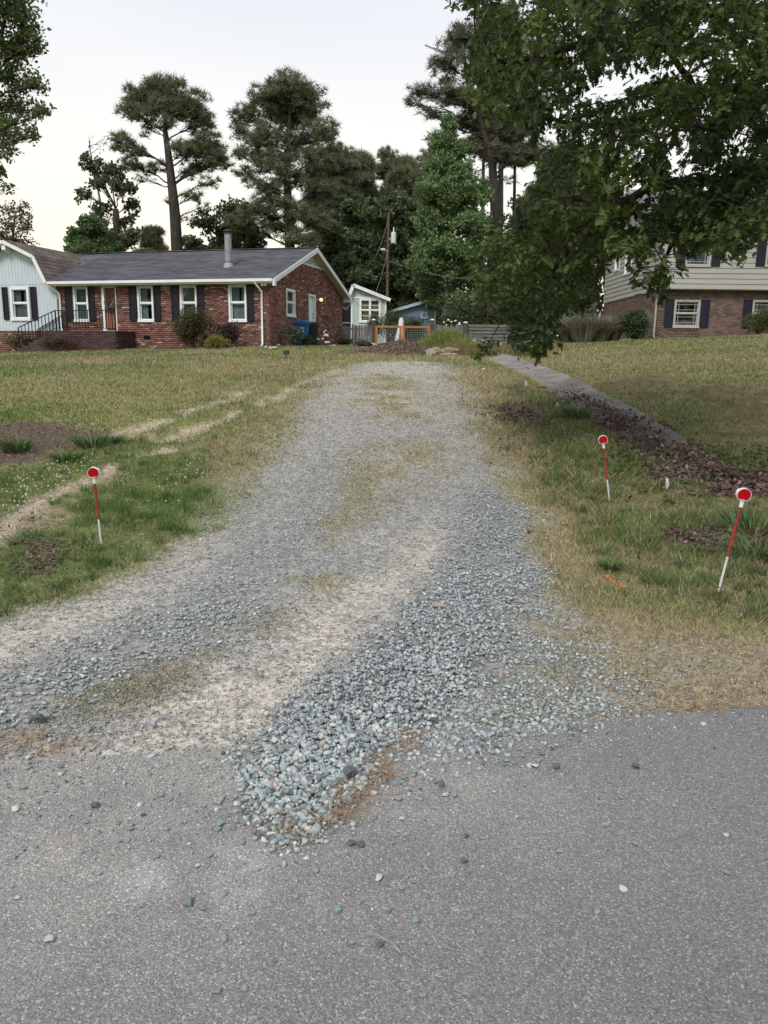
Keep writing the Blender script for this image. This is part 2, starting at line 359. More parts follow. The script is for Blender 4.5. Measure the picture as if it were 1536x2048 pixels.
# ground: one sheet, finer near the camera's end of the drive
def ground():
    th = np.concatenate([np.linspace(-180, -50, 40)[:-1], np.linspace(-50, 50, 520), np.linspace(50, 180, 40)[1:]])
    th = np.radians(th)
    r = np.concatenate([[.4], np.geomspace(1.6, 45, 360), np.geomspace(48, 420, 24)])
    T, R = np.meshgrid(th, r); x = (R*np.sin(T)).ravel(); y = (R*np.cos(T)).ravel()
    z = ground_z(x, y)
    f = fields(x, y)
    z = z + sst(y-edge_y(x), .02, .4)*(.018*np.maximum(f['coarse'], f['coarse2']*.6)-.02*f['sand'])+.02*f['verge']-.03*f['rut']
    c = ground_color(x, y, f)
    far = (np.hypot(x, y) > 60) | (y < -6)
    c[far] = np.array([.06, .075, .03])
    m, n = T.shape
    idx = np.arange(m*n).reshape(m, n)
    Fc = np.stack([idx[:-1, :-1], idx[:-1, 1:], idx[1:, 1:], idx[1:, :-1]], -1).reshape(-1, 4)[:, ::-1]
    mt = bpy.data.materials.new('soil_and_turf'); nt, N, L, out = nodes_of(mt)
    b = N.new('ShaderNodeBsdfPrincipled'); b.inputs['Roughness'].default_value = .95; b.inputs['Specular IOR Level'].default_value = .15
    a = N.new('ShaderNodeAttribute'); a.attribute_name = 'col'
    t = N.new('ShaderNodeTexCoord')
    vo = N.new('ShaderNodeTexVoronoi'); vo.inputs['Scale'].default_value = 105; L.new(t.outputs['Object'], vo.inputs[0])
    v2 = N.new('ShaderNodeTexVoronoi'); v2.inputs['Scale'].default_value = 42; L.new(t.outputs['Object'], v2.inputs[0])
    nz = N.new('ShaderNodeTexNoise'); nz.inputs['Scale'].default_value = 18; nz.inputs['Detail'].default_value = 8; L.new(t.outputs['Object'], nz.inputs[0])
    s1 = N.new('ShaderNodeSeparateColor'); L.new(vo.outputs['Color'], s1.inputs[0]); s2 = N.new('ShaderNodeSeparateColor'); L.new(v2.outputs['Color'], s2.inputs[0])
    ad = N.new('ShaderNodeMath'); ad.operation = 'ADD'; L.new(s1.outputs[0], ad.inputs[0]); L.new(s2.outputs[1], ad.inputs[1])
    ad2 = N.new('ShaderNodeMath'); ad2.operation = 'ADD'; L.new(ad.outputs[0], ad2.inputs[0]); L.new(nz.outputs[0], ad2.inputs[1])
    mr = N.new('ShaderNodeMapRange'); mr.inputs[1].default_value = .6; mr.inputs[2].default_value = 2.4; mr.inputs[3].default_value = .42; mr.inputs[4].default_value = 1.62; L.new(ad2.outputs[0], mr.inputs[0])
    mu = N.new('ShaderNodeVectorMath'); mu.operation = 'SCALE'; L.new(a.outputs['Color'], mu.inputs[0]); L.new(mr.outputs[0], mu.inputs['Scale']); L.new(mu.outputs[0], b.inputs['Base Color'])
    bu = N.new('ShaderNodeBump'); bu.inputs['Strength'].default_value = .7; bu.inputs['Distance'].default_value = .012; L.new(ad2.outputs[0], bu.inputs['Height']); L.new(bu.outputs[0], b.inputs['Normal'])
    L.new(b.outputs[0], out.inputs[0])
    o = fast('ground', np.stack([x, y, z], 1), Fc, mt, col=c, smooth=True)
    # close the small hole under the photographer
    tag(o, kind='structure')
    # road sheet
    xs = np.concatenate([np.linspace(-120, -6, 40)[:-1], np.linspace(-6, 6, 300), np.linspace(6, 120, 40)[1:]])
    vs_ = np.concatenate([[0, .1, .2, .3, .4], np.linspace(.45, 1, 110)])
    X, Vv = np.meshgrid(xs, vs_)
    eY = edge_y(X)+(fbm(X, X*0+3, .35, 50)-.5)*.10*(np.abs(X) < 8)
    Yy = eY-6.6*(1-Vv)
    X = X.ravel(); Yy = Yy.ravel(); f = fields(X, Yy)
    n = fbm(X, Yy, .5, 55); n2 = fbm(X, Yy, .15, 57)
    base = np.array([[.188, .182, .184]])*(.84+.32*fbm(X, Yy, 1.3, 56)[:, None])
    eyy = edge_y(X)
    # stone dust washed and driven out of the drive
    dust = np.exp(-np.clip(eyy-Yy, 0, 9)/.55)*np.exp(-((X+.75)/1.1)**2)*1.1 + np.exp(-((X+.75)/.75)**2-((Yy-1.95)/.35)**2)*.45 + np.exp(-((X-.2)/.5)**2-((Yy-2.45)/.18)**2)*.5
    dust = dust+np.exp(-((X+1.6)/1.6)**2)*np.exp(-np.clip(eyy-Yy, 0, 9)/.9)*.45+.10*sst(fbm(X, Yy, .7, 59), .5, .75); dust = np.clip(dust*(.35+1.1*n2), 0, 1)
    c = lerp(base, (.33, .31, .28), dust*.85)
    white = np.exp(-((X+.55)/.45)**2-((Yy-2.0)/.1)**2)*sst(n2, .45, .7)*.5
    c = lerp(c, (.5, .5, .5), white)
    c = lerp(c, (.22, .12, .05), f['orange3']*.85*sst(n2, .3, .55)); c = lerp(c, (.13, .13, .13), f['coarse']*.7)
    m2, n3 = len(vs_), len(xs); idx = np.arange(m2*n3).reshape(m2, n3)
    Fc = np.stack([idx[:-1, :-1], idx[:-1, 1:], idx[1:, 1:], idx[1:, :-1]], -1).reshape(-1, 4)
    rm = bpy.data.materials.new('worn_asphalt'); nt, N, L, out = nodes_of(rm)
    b = N.new('ShaderNodeBsdfPrincipled'); b.inputs['Roughness'].default_value = .85; b.inputs['Specular IOR Level'].default_value = .25
    a = N.new('ShaderNodeAttribute'); a.attribute_name = 'col'; t = N.new('ShaderNodeTexCoord')
    ns_ = N.new('ShaderNodeTexNoise'); ns_.inputs['Scale'].default_value = 60; ns_.inputs['Detail'].default_value = 3; L.new(t.outputs['Object'], ns_.inputs[0])
    mxv = N.new('ShaderNodeMix'); mxv.data_type = 'VECTOR'; mxv.inputs[0].default_value = .012; L.new(t.outputs['Object'], mxv.inputs[4]); L.new(ns_.outputs['Color'], mxv.inputs[5])
    vo = N.new('ShaderNodeTexVoronoi'); vo.inputs['Scale'].default_value = 245; L.new(mxv.outputs[1], vo.inputs[0])
    vb = N.new('ShaderNodeTexVoronoi'); vb.inputs['Scale'].default_value = 125; L.new(mxv.outputs[1], vb.inputs[0])
    s1 = N.new('ShaderNodeSeparateColor'); L.new(vo.outputs['Color'], s1.inputs[0]); s2 = N.new('ShaderNodeSeparateColor'); L.new(vb.outputs['Color'], s2.inputs[0])
    r1 = N.new('ShaderNodeValToRGB'); L.new(s1.outputs[0], r1.inputs[0]); e = r1.color_ramp.elements; e[0].position = 0; e[0].color = (.58, .58, .58, 1); e[1].position = 1; e[1].color = (2.1, 2.07, 2.0, 1)
    for p_, v_ in ((.45, .88), (.8, 1.08), (.93, 1.4)): q = e.new(p_); q.color = (v_, v_, v_, 1)
    # larger aggregate only in some cells, its own light chips
    r2 = N.new('ShaderNodeValToRGB'); r2.color_ramp.interpolation = 'CONSTANT'; L.new(s2.outputs[1], r2.inputs[0]); e = r2.color_ramp.elements; e[0].position = 0; e[0].color = (0, 0, 0, 1); e[1].position = .955; e[1].color = (1, 1, 1, 1)
    lt = N.new('ShaderNodeMath'); lt.operation = 'LESS_THAN'; lt.inputs[1].default_value = .35; L.new(vb.outputs['Distance'], lt.inputs[0])
    mm = N.new('ShaderNodeMath'); mm.operation = 'MULTIPLY'; L.new(r2.outputs[0], mm.inputs[0]); L.new(lt.outputs[0], mm.inputs[1])
    mu = N.new('ShaderNodeMix'); mu.data_type = 'RGBA'; mu.blend_type = 'MULTIPLY'; mu.inputs[0].default_value = 1; L.new(a.outputs['Color'], mu.inputs[6]); L.new(r1.outputs[0], mu.inputs[7])
    mz = N.new('ShaderNodeMix'); mz.data_type = 'RGBA'; mz.inputs[7].default_value = (.34, .33, .315, 1); L.new(mm.outputs[0], mz.inputs[0]); L.new(mu.outputs[2], mz.inputs[6])
    L.new(mz.outputs[2], b.inputs['Base Color'])
    bu = N.new('ShaderNodeBump'); bu.inputs['Strength'].default_value = .6; bu.inputs['Distance'].default_value = .004; L.new(vo.outputs['Distance'], bu.inputs['Height']); bu.invert = True; L.new(bu.outputs[0], b.inputs['Normal'])
    L.new(b.outputs[0], out.inputs[0])
    zr = np.zeros(len(X))+.004
    tag(fast('road', np.stack([X, Yy, zr], 1), Fc, rm, col=c, smooth=True), kind='structure')
ground()

# ------------------------------------------------------------------ concrete walk beside the drive
def walk():
    root = empty('path', (3.4, 9, 0)); tag(root, 'cracked grey concrete walk between the drive and the right lawn, half buried in leaves', kind='structure')
    rnd = random.Random(3)
    y = 8.2; k = 0
    while y < 27.5:
        ln = rnd.uniform(1.35, 1.6); mb = MB()
        x0 = 3.02+rnd.uniform(-.05, .05)+(.12 if k % 4 == 1 else 0); x1 = 3.74+rnd.uniform(-.02, .03)+(.05 if y > 18 else 0)
        za, zb = float(gz(3.4, y)), float(gz(3.4, y+ln)); tl = rnd.uniform(-.005, .005)
        g = .005; ys = [y+g, y+ln*.35, y+ln*.7, y+ln-g]
        top = []
        for j, yy in enumerate(ys):
            zz = za+(zb-za)*(yy-y)/ln+tl
            wob = [rnd.uniform(-.015, .015) for _ in range(2)]
            top.append([(x0+wob[0], yy, zz+.005), ((x0+x1)/2, yy, zz+.035), (x1+wob[1], yy, zz+.095)])
        for j in range(3):
            for i in range(2):
                mb.face([top[j][i], top[j][i+1], top[j+1][i+1], top[j+1][i]])
        for j in range(3):
            for i, sgn in ((0, 1), (2, -1)):
                a, b = top[j][i], top[j+1][i]
                q = [a, b, (b[0], b[1], b[2]-.15), (a[0], a[1], a[2]-.15)]
                mb.face(q if sgn > 0 else q[::-1])
        for j in (0, 3):
            a, b, c = top[j]; lo = lambda p: (p[0], p[1], p[2]-.15)
            q = [a, b, c, lo(c), lo(b), lo(a)]; mb.face(q if j == 3 else q[::-1])
        for i, v in enumerate(mb.v): mb.v[i] = (v[0]-3.4, v[1]-9, v[2])
        mb.build('slab', m_concrete, root)
        y += ln; k += 1
walk()

# ------------------------------------------------------------------ building helpers
def W(plane):
    """plane: ('x', y0, s) = wall running along x at y0 whose outside is s*y ; ('y', x0, s) = wall running along y at x0, outside s*x.
    returns f(u, w, z) -> local point, w = distance proud of the wall"""
    k, c, s = plane
    if k == 'x': return lambda u, w, z: (u, c+s*w, z)
    return lambda u, w, z: (c+s*w, u, z)
def pbox(mb, f, u0, u1, w0, w1, z0, z1):
    mb.hull8([f(u0, w0, z0), f(u1, w0, z0), f(u1, w1, z0), f(u0, w1, z0), f(u0, w0, z1), f(u1, w0, z1), f(u1, w1, z1), f(u0, w1, z1)]); return mb
def wall_cells(f, u0, u1, z0, z1, openings, thick=.18):
    us = sorted({u0, u1, *[o[0] for o in openings], *[o[1] for o in openings]}); zs = sorted({z0, z1, *[o[2] for o in openings], *[o[3] for o in openings]})
    us = [u for u in us if u0 <= u <= u1]; zs = [z for z in zs if z0 <= z <= z1]
    mb = MB()
    for a, b in zip(us, us[1:]):
        for c, d in zip(zs, zs[1:]):
            if any(o[0] <= (a+b)/2 <= o[1] and o[2] <= (c+d)/2 <= o[3] for o in openings): continue
            mb.face([f(a, 0, c), f(b, 0, c), f(b, 0, d), f(a, 0, d)])
    for o in openings:   # reveals
        a, b, c, d = o
        mb.face([f(a, 0, c), f(a, -thick, c), f(a, -thick, d), f(a, 0, d)]); mb.face([f(b, 0, c), f(b, -thick, c), f(b, -thick, d), f(b, 0, d)])
        mb.face([f(a, 0, c), f(b, 0, c), f(b, -thick, c), f(a, -thick, c)]); mb.face([f(a, 0, d), f(b, 0, d), f(b, -thick, d), f(a, -thick, d)])
    return mb
BRICK_RED = [((.220, .108, .085), .44), ((.18, .082, .066), .22), ((.105, .062, .056), .12), ((.28, .155, .125), .14), ((.40, .295, .245), .08)]
BRICK_BROWN = [((.17, .115, .095), .4), ((.135, .09, .08), .3), ((.20, .14, .115), .2), ((.10, .07, .065), .1)]
def brick_mesh(name, f, L_, H_, c, axis):
    pass
class Bricks:
    def __init__(s, root, pal, per, h=.062, l=.203, joint=.0115, seed=1):
        s.root = root; s.pal = pal; s.per = per; s.h = h; s.l = l; s.j = joint; s.items = []; s.r = random.Random(seed); s.meshes = {}
    def wall(s, plane, u0, u1, zb, zt, openings, near=lambda u, z: 0, proud=.014):
        f = W(plane); p = s.h+s.j; q = s.l+s.j; lo = min(zb(u0), zb(u1), zb((u0+u1)/2)); hi = max(zt(u0), zt(u1), zt((u0+u1)/2))
        n = 0; z = math.floor(lo/p)*p
        while z < hi:
            u = u0-(q/2 if n % 2 else 0)
            while u < u1:
                a, b = max(u, u0), min(u+s.l, u1)
                u += q
                if b-a < .03: continue
                if z+s.h < zb((a+b)/2)-.1 or z+s.h > zt(a)+.02 or z+s.h > zt(b)+.02: continue
                segs = [(a, b)]
                for o in openings:
                    if z+s.h*.7 <= o[2] or z+s.h*.3 >= o[3]: continue
                    ns = []
                    for c, d in segs:
                        if d <= o[0] or c >= o[1]: ns.append((c, d)); continue
                        if c < o[0]: ns.append((c, o[0]))
                        if d > o[1]: ns.append((o[1], d))
                    segs = ns
                for c, d in segs:
                    if d-c > .02: s.items.append((near((c+d)/2, z), c, d, z, z+s.h, plane, proud+s.r.uniform(-.003, .003)))
            z += p; n += 1
    def colour(s):
        t = s.r.random(); acc = 0
        for c, w in s.pal:
            acc += w
            if t <= acc: break
        k = s.r.uniform(.82, 1.18); return tuple(v*k for v in c)
    def done(s, mat):
        s.items.sort(key=lambda t: -t[0])
        full = [t for t in s.items if abs(t[2]-t[1]-s.l) < 1e-6][:s.per]; fs = set(id(t) for t in full)
        variants = {}
        for t in full:
            _, c, d, z0, z1, plane, pr = t
            key = (plane, s.r.randrange(14))
            if key not in variants:
                mb = MB(); mb.cur = s.colour(); k = plane[0]; ff = (lambda u, w, z: (u, plane[2]*w, z)) if k == 'x' else (lambda u, w, z: (plane[2]*w, u, z))
                pbox(mb, ff, 0, s.l, -.01, .014, 0, s.h)
                me = bpy.data.meshes.new('brick'); me.from_pydata(mb.v, [], mb.f); at_ = me.attributes.new('col', 'FLOAT_COLOR', 'FACE')
                for i in range(6): at_.data[i].color = (*mb.cur, 1)
                me.materials.append(mat); variants[key] = me
            o = link('brick', variants[key], None, s.root)
            o.location = (c, plane[1]+plane[2]*(pr-.014), z0) if plane[0] == 'x' else (plane[1]+plane[2]*(pr-.014), c, z0)
        V = []; C = []
        for t in s.items:
            if id(t) in fs: continue
            _, c, d, z0, z1, plane, pr = t; f = W(plane)
            V.append([f(c, -.01, z0), f(d, -.01, z0), f(d, pr, z0), f(c, pr, z0), f(c, -.01, z1), f(d, -.01, z1), f(d, pr, z1), f(c, pr, z1)]); C += [s.colour()]*5
        fc = np.array([(0, 3, 2, 1), (4, 5, 6, 7), (1, 2, 6, 5), (2, 3, 7, 6), (3, 0, 4, 7)])
        n = len(V); T = (fc[None]+(np.arange(n)*8)[:, None, None]).reshape(-1, 4)
        o = fast('brickwork', np.array(V), T, mat, s.root, col=np.array(C)); o['kind'] = 'stuff'

def window(root, plane, u0, u1, z0, z1, curtain=None, muntin=None, fr=.075, mid=True, frame_mat=None):
    """white sash window filling the opening: frame > pane, curtain, grille"""
    f = W(plane); fm = frame_mat or m_white; mb = MB(); s = .05
    pbox(mb, f, u0, u0+fr, -.08, .03, z0, z1); pbox(mb, f, u1-fr, u1, -.08, .03, z0, z1)
    pbox(mb, f, u0+fr, u1-fr, -.08, .028, z1-fr, z1); pbox(mb, f, u0-.02, u1+.02, -.08, .06, z0-.045, z0+fr*.6)
    zm = (z0+z1)/2
    pbox(mb, f, u0+fr, u1-fr, -.07, .0, zm-.022, zm+.022)
    a, b = u0+fr, u1-fr
    for c, d, w in ((z0+fr*.6, zm-.022, -.055), (zm+.022, z1-fr, -.03)):
        pbox(mb, f, a, a+.035, w-.02, w, c, d); pbox(mb, f, b-.035, b, w-.02, w, c, d); pbox(mb, f, a+.035, b-.035, w-.02, w-.001, c, c+.035); pbox(mb, f, a+.035, b-.035, w-.02, w-.001, d-.03, d)
    fo = mb.build('window_frame', fm, root)
    for c, d, w in ((z0+fr*.6, zm-.022, -.055), (zm+.022, z1-fr, -.03)):
        g = MB(); g.face([f(a+.03, w-.012, c+.03), f(b-.03, w-.012, c+.03), f(b-.03, w-.012, d-.025), f(a+.03, w-.012, d-.025)]); g.build('pane', m_glass, fo)
        if muntin:
            mm = MB()
            if muntin == 'prairie':
                for uu in (a+.13, b-.13): pbox(mm, f, uu-.008, uu+.008, w-.01, w+.002, c+.035, d-.03)
                for zz in (c+.13, d-.12): pbox(mm, f, a+.035, b-.035, w-.01, w+.001, zz-.008, zz+.008)
            else:
                nu, nz = muntin
                for i in range(1, nu): uu = a+(b-a)*i/nu; pbox(mm, f, uu-.012, uu+.012, w-.01, w+.002, c+.035, d-.03)
                for i in range(1, nz): zz = c+(d-c)*i/nz; pbox(mm, f, a+.035, b-.035, w-.01, w+.001, zz-.012, zz+.012)
            mm.build('grille', fm, fo)
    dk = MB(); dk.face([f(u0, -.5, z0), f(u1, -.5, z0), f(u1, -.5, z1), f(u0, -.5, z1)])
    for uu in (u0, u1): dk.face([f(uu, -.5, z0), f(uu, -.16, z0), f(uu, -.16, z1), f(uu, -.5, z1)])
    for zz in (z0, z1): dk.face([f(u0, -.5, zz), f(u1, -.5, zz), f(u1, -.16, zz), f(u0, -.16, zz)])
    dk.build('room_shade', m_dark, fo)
    for cu in (curtain or []):
        c0, c1, cz0, cz1, mat = cu; mbc = MB(); n = max(4, int((c1-c0)/.03)); pr = None
        for i in range(n+1):
            uu = u0+(u1-u0)*(c0+(c1-c0)*i/n); ww = -.15+(.012 if i % 2 else -.012)
            cur = (f(uu, ww, z0+(z1-z0)*cz0), f(uu, ww, z0+(z1-z0)*cz1))
            if pr: mbc.face([pr[0], cur[0], cur[1], pr[1]])
            pr = cur
        mbc.build('curtain', mat, fo)
    return fo
def shutter(root, plane, u0, u1, z0, z1, mat=None):
    f = W(plane); mb = MB(); pbox(mb, f, u0, u1, .016, .035, z0, z1)
    fr = .05; zm = (z0+z1)/2
    for a, b, c, d in ((u0, u0+fr, z0, z1), (u1-fr, u1, z0, z1), (u0+fr, u1-fr, z0, z0+fr), (u0+fr, u1-fr, z1-fr, z1), (u0+fr, u1-fr, zm-.03, zm+.03)):
        pbox(mb, f, a, b, .035, .052, c, d)
    return mb.build('shutter', mat or m_black, root)
def slab_between(mb, p, thick):
    """p: four corners of a sloping panel, thickened straight down"""
    q = [(a, b, c-thick) for a, b, c in p]; mb.hull8(q+list(p)); return mb
def shingles(root, p00, p10, p11, p01, mat, exposure=.14, name='shingle_course', seed=0):
    """eave corners p00,p10 ridge corners p11,p01 ; courses as thin lapped strips, one part"""
    a, b, c, d = [np.array(p, float) for p in (p00, p10, p11, p01)]
    L_ = np.linalg.norm(d-a); n = max(2, int(L_/exposure)); nrm = np.cross(b-a, d-a); nrm /= np.linalg.norm(nrm); rr = random.Random(seed)
    if nrm[2] < 0: nrm = -nrm
    mb = MB()
    for i in range(n):
        t0, t1 = i/n, (i+1.15)/n; t1 = min(t1, 1)
        l0, r0 = a+(d-a)*t0, b+(c-b)*t0; l1, r1 = a+(d-a)*t1, b+(c-b)*t1
        m = max(1, int(np.linalg.norm(r0-l0)/.9)); off = rr.random()
        cuts = [0]+sorted(min(.999, (j+off)/m) for j in range(m))+[1]
        for s0, s1 in zip(cuts, cuts[1:]):
            if s1-s0 < 1e-3: continue
            k0 = .014+rr.uniform(-.003, .004); A = l0+(r0-l0)*s0; B = l0+(r0-l0)*s1; C = l1+(r1-l1)*s1; D = l1+(r1-l1)*s0
            mb.face([A+nrm*k0, B+nrm*k0, C+nrm*.003, D+nrm*.003]); mb.face([A, B, B+nrm*k0, A+nrm*k0])
    o = mb.build(name, mat, root); o['kind'] = 'stuff'; return o

# ------------------------------------------------------------------ the brick ranch house
HX, HY, HTH = -4.364, 29.501, -.263
hc, hs = math.cos(HTH), math.sin(HTH)
def hfront(px, py, ly=0):
    d = ray(px, py); n = np.array([-hs, hc]); k = (n@np.array([HX, HY])+ly)/(n@d[:2]); p = np.array([0, 0, CZ])+d*k; e = p[:2]-[HX, HY]
    return float(hc*e[0]+hs*e[1]), float(p[2])
def hworld(lx, ly): return HX+hc*lx-hs*ly, HY+hs*lx+hc*ly
def house():
    H = empty('brick_house', (HX, HY, 0), HTH, 'long single-storey red brick house with black shutters and a white barn-roofed wing', 'house')
    D = 8.70; ZE = 4.17; ZP = 5.83; OX = .33; OY = .31; L_ = 9.1
    gl = lambda lx, ly: float(gz(*hworld(lx, ly)))
    fp = ('x', 0, -1); gp = ('y', 0, 1)
    wins = [(-8.37, -7.70, 'blind'), (-5.49, -4.80, 'half'), (-3.65, -2.94, 'blind'), (-1.62, -.89, 'pair')]
    z0, z1 = 2.69, 4.02; ops = [(a, b, z0, z1) for a, b, _ in wins]; door = (-7.07, -6.44, 2.30, 4.0); ops.append(door)
    vents = [(-5.30, -5.00, 1.96, 2.12), (-2.75, -2.45, 1.98, 2.14)]
    f = W(fp); g = W(gp)
    zsof = 4.10
    gops = [(1.66, 2.60, 2.98, 4.01), (4.12, 4.95, 2.1, 3.98)]
    wall_cells(f, -L_, 0, .9, zsof, ops+vents).build('wall', m_mortar, H)
    mbg = wall_cells(g, 0, D, .9, ZE, gops)
    mbg.face([g(0, 0, ZE), g(D, 0, ZE), g(D/2, 0, ZP-.03)]); mbg.build('gable_wall', m_mortar, H)
    mb = MB(); mb.face([(-16, D, .9), (0, D, .9), (0, D, ZE), (-16, D, ZE)]); mb.build('rear_wall', m_mortar, H)
    B = Bricks(H, BRICK_RED, 300, seed=4)
    B.wall(fp, -L_, 0, lambda u: gl(u, 0)-.1, lambda u: zsof, ops+vents, near=lambda u, z: u*.6-abs(z-3))
    roofz = lambda u: ZE+.05+(ZP-ZE)*(1-abs(u-D/2)/(D/2))-.10
    lou = [(3.05, 5.70, 5.10, 6)]
    B.wall(gp, 0, D, lambda u: gl(0, u)-.1, lambda u: min(roofz(u), 5.12 if 2.9 < u < 5.9 else 9), gops, near=lambda u, z: 1-u*.3-abs(z-3)*.5)
    B.wall(('x', 0, -1), -13.2, -9.12, lambda u: gl(u, 0)-.1, lambda u: 2.29, [], near=lambda u, z: u)
    B.done(m_brick)
    # crawl-space vents
    for a, b, c, d in vents:
        mb = MB(); 
        for i in range(5): zz = c+(d-c)*(i+.2)/5; pbox(mb, f, a, b, -.03, -.0, zz, zz+.014)
        o = mb.build('crawl_space_vent', m_iron, H)
        m2 = MB(); pbox(m2, f, a-.02, b+.02, -.01, .035, c-.05, c-.005); m2.build('vent_sill', m_concrete, o)
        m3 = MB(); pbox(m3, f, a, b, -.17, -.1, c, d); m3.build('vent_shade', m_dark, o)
    for a, b, kind in wins:
        cur = {'blind': [(0, 1, 0, 1, m_curtain)], 'half': [(0, .52, 0, .88, m_curtain_w), (0, 1, .88, 1, m_curtain)], 'pair': [(0, .5, 0, 1, m_curtain_w), (.64, 1, 0, 1, m_curtain_w), (.45, .7, 0, .46, M('mauve_curtain', (.3, .25, .28), .9))]}[kind]
        window(H, fp, a, b, z0, z1, cur)
    for a, b in ((-8.75, -8.44), (-7.67, -7.40), (-5.86, -5.54), (-4.76, -4.48), (-4.02, -3.70), (-2.91, -2.62), (-.86, -.58)):
        shutter(H, fp, a, b, 2.69, 4.0)
    window(H, gp, 1.66, 2.60, 2.98, 4.01, [(0, 1, .5, 1, m_curtain), (0, 1, 0, .5, m_curtain)], fr=.09)
    # front door with storm glass, its surround
    a, b, c, d = door; m_door = M('red_brown_door', (.15, .045, .03), .45, .2, 6, stretch=(4, 1, .6)); m_lowdoor = M('orange_brown_door_panel', (.30, .12, .06), .6, .2, 6, stretch=(4, 1, .6))
    mb = MB(); pbox(mb, f, a+.12, b-.03, -.10, -.05, c+.06, d-.05)
    for zz0, zz1 in ((3.2, 3.9),): pbox(mb, f, a+.20, b-.10, -.05, -.035, zz0, zz1)
    do = mb.build('front_door', m_door, H)
    mb = MB()
    for i in range(5): uu = a+.14+i*(b-a-.2)/5; pbox(mb, f, uu, uu+.07, -.05, -.03, c+.1, 3.0)
    mb.build('lower_panel', m_lowdoor, do)
    mb = MB(); mb.tube([f(b-.08, -.05, 3.1), f(b-.08, .0, 3.1)], [.02, .03], 8); mb.build('handle', m_iron, do)
    mb = MB(); pbox(mb, f, a, a+.11, -.1, .04, c, d); pbox(mb, f, a+.11, b, -.1, .038, d-.05, d); pbox(mb, f, b-.035, b, -.1, .02, c, d-.05); pbox(mb, f, a, b, -.1, .06, c-.05, c+.02); mb.build('door_frame', m_white, H)
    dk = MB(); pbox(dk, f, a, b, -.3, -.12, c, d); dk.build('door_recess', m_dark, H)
    # side door
    a, b, c, d = gops[1]; mb = MB(); pbox(mb, g, a+.08, b-.08, -.12, -.07, c, d-.08)
    for i in range(2):
        for j in range(3): pbox(mb, g, a+.17+i*.3, a+.38+i*.3, -.07, -.058, c+.2+j*.55, c+.62+j*.55)
    sd_ = mb.build('side_door', M('cool_white_door', (.68, .74, .80), .45, .05, 3), H)
    mb = MB()
    for zz in (3.05, 3.2): mb.tube([g(b-.15, -.07, zz), g(b-.15, -.02, zz)], .025, 8)
    mb.build('handle', m_iron, sd_)
    mb = MB(); pbox(mb, g, a, a+.075, -.1, .035, c, d); pbox(mb, g, b-.075, b, -.1, .035, c, d); pbox(mb, g, a+.075, b-.075, -.1, .033, d-.075, d); mb.build('door_frame', m_white, H)
    # porch lamp by the side door
    lx = 5.49; mb = MB(); mb.tube([g(lx, .0, 3.72), g(lx, .08, 3.74)], [.05, .03], 8); mb.tube([g(lx, .09, 3.70), g(lx, .09, 3.76)], [.03, .06], 8); lo = mb.build('wall_lamp', M('brass', (.45, .28, .1), .35, .2, 8, metal=.8), H)
    mb = MB(); mb.tube([g(lx, .09, 3.765), g(lx, .09, 3.80), g(lx, .09, 3.86), g(lx, .09, 3.9)], [.04, .075, .07, .03], 10); mb.build('lamp_globe', emit('warm_lamp_glow', (1, .72, .35), 1.1), lo, smooth=True)
    # floodlight under the eave
    mb = MB(); mb.tube([(-.2, -.16, 4.02), (-.12, -.28, 3.97)], [.03, .06], 8); mb.tube([(-.08, -.16, 4.02), (.0, -.26, 3.97)], [.03, .06], 8); mb.box(-.2, -.08, -.2, -.12, 4.02, 4.08); mb.build('flood_light', m_white_old, H)
    # main roof
    y0, y1 = -OY, D+OY; slope = (ZP-ZE)/(D/2+OY); xl = -15.0
    ridge = (D/2, ZP)
    mb = MB(); slab_between(mb, [(-9.32, y0, ZE), (OX, y0, ZE), (OX, D/2, ZP), (-9.32, D/2, ZP)], .1); slab_between(mb, [(xl, .4, ZE+.71*slope), (-9.321, .4, ZE+.71*slope), (-9.321, D/2, ZP), (xl, D/2, ZP)], .1); slab_between(mb, [(xl, D/2, ZP-.001), (OX, D/2, ZP-.001), (OX, y1, ZE), (xl, y1, ZE)], .1)
    R_ = mb.build('roof', m_shingle, H)
    shingles(R_, (-9.5, y0-.02, ZE), (OX+.01, y0-.02, ZE), (OX+.01, D/2, ZP), (-9.5, D/2, ZP), m_shingle)
    mb = MB(); mb.beam((-11, D/2, ZP+.02), (OX, D/2, ZP+.02), .24, .03); mb.build('ridge_cap', m_shingle, R_)
    # rakes, soffits, fascia, gutter
    for yy0, yy1, nm in ((y0-.02, D/2, 'near'), (y1+.02, D/2, 'far')):
        mb = MB(); mb.beam((OX+.02, yy0, ZE-.085), (OX+.02, yy1, ZP-.085), .035, .17); mb.build('rake_board', m_white, H)
        mb = MB(); a_, b_ = (OX, yy0, ZE-.12), (OX, yy1, ZP-.12); c_, d_ = (0, yy1, ZP-.12), (0, yy0, ZE-.12)
        mb.face([a_, b_, c_, d_]); mb.build('rake_soffit', m_beige, H)
    mb = MB(); mb.box(OX-.02, OX+.06, y0-.04, y0+.16, ZE-.24, ZE-.02); mb.build('rake_end', m_white, H)
    mb = MB(); mb.box(OX-.32, OX+.06, y1-.2, y1+.04, ZE-.24, ZE-.02); mb.build('rake_end', m_white, H)
    mb = MB(); mb.box(-9.25, OX, y0, -.0, zsof-.005, zsof+.02); mb.build('soffit', m_beige, H)
    mb = MB(); mb.box(-9.12, 0, -.05, -.012, zsof-.09, zsof-.006); mb.build('frieze_board', m_beige, H)
    mb = MB(); mb.box(-9.28, OX-.02, y0-.12, y0-.005, ZE-.09, ZE+.01); mb.box(-9.28, OX-.02, y0-.02, y0-.003, ZE-.15, ZE-.09); mb.build('gutter', m_white, H)
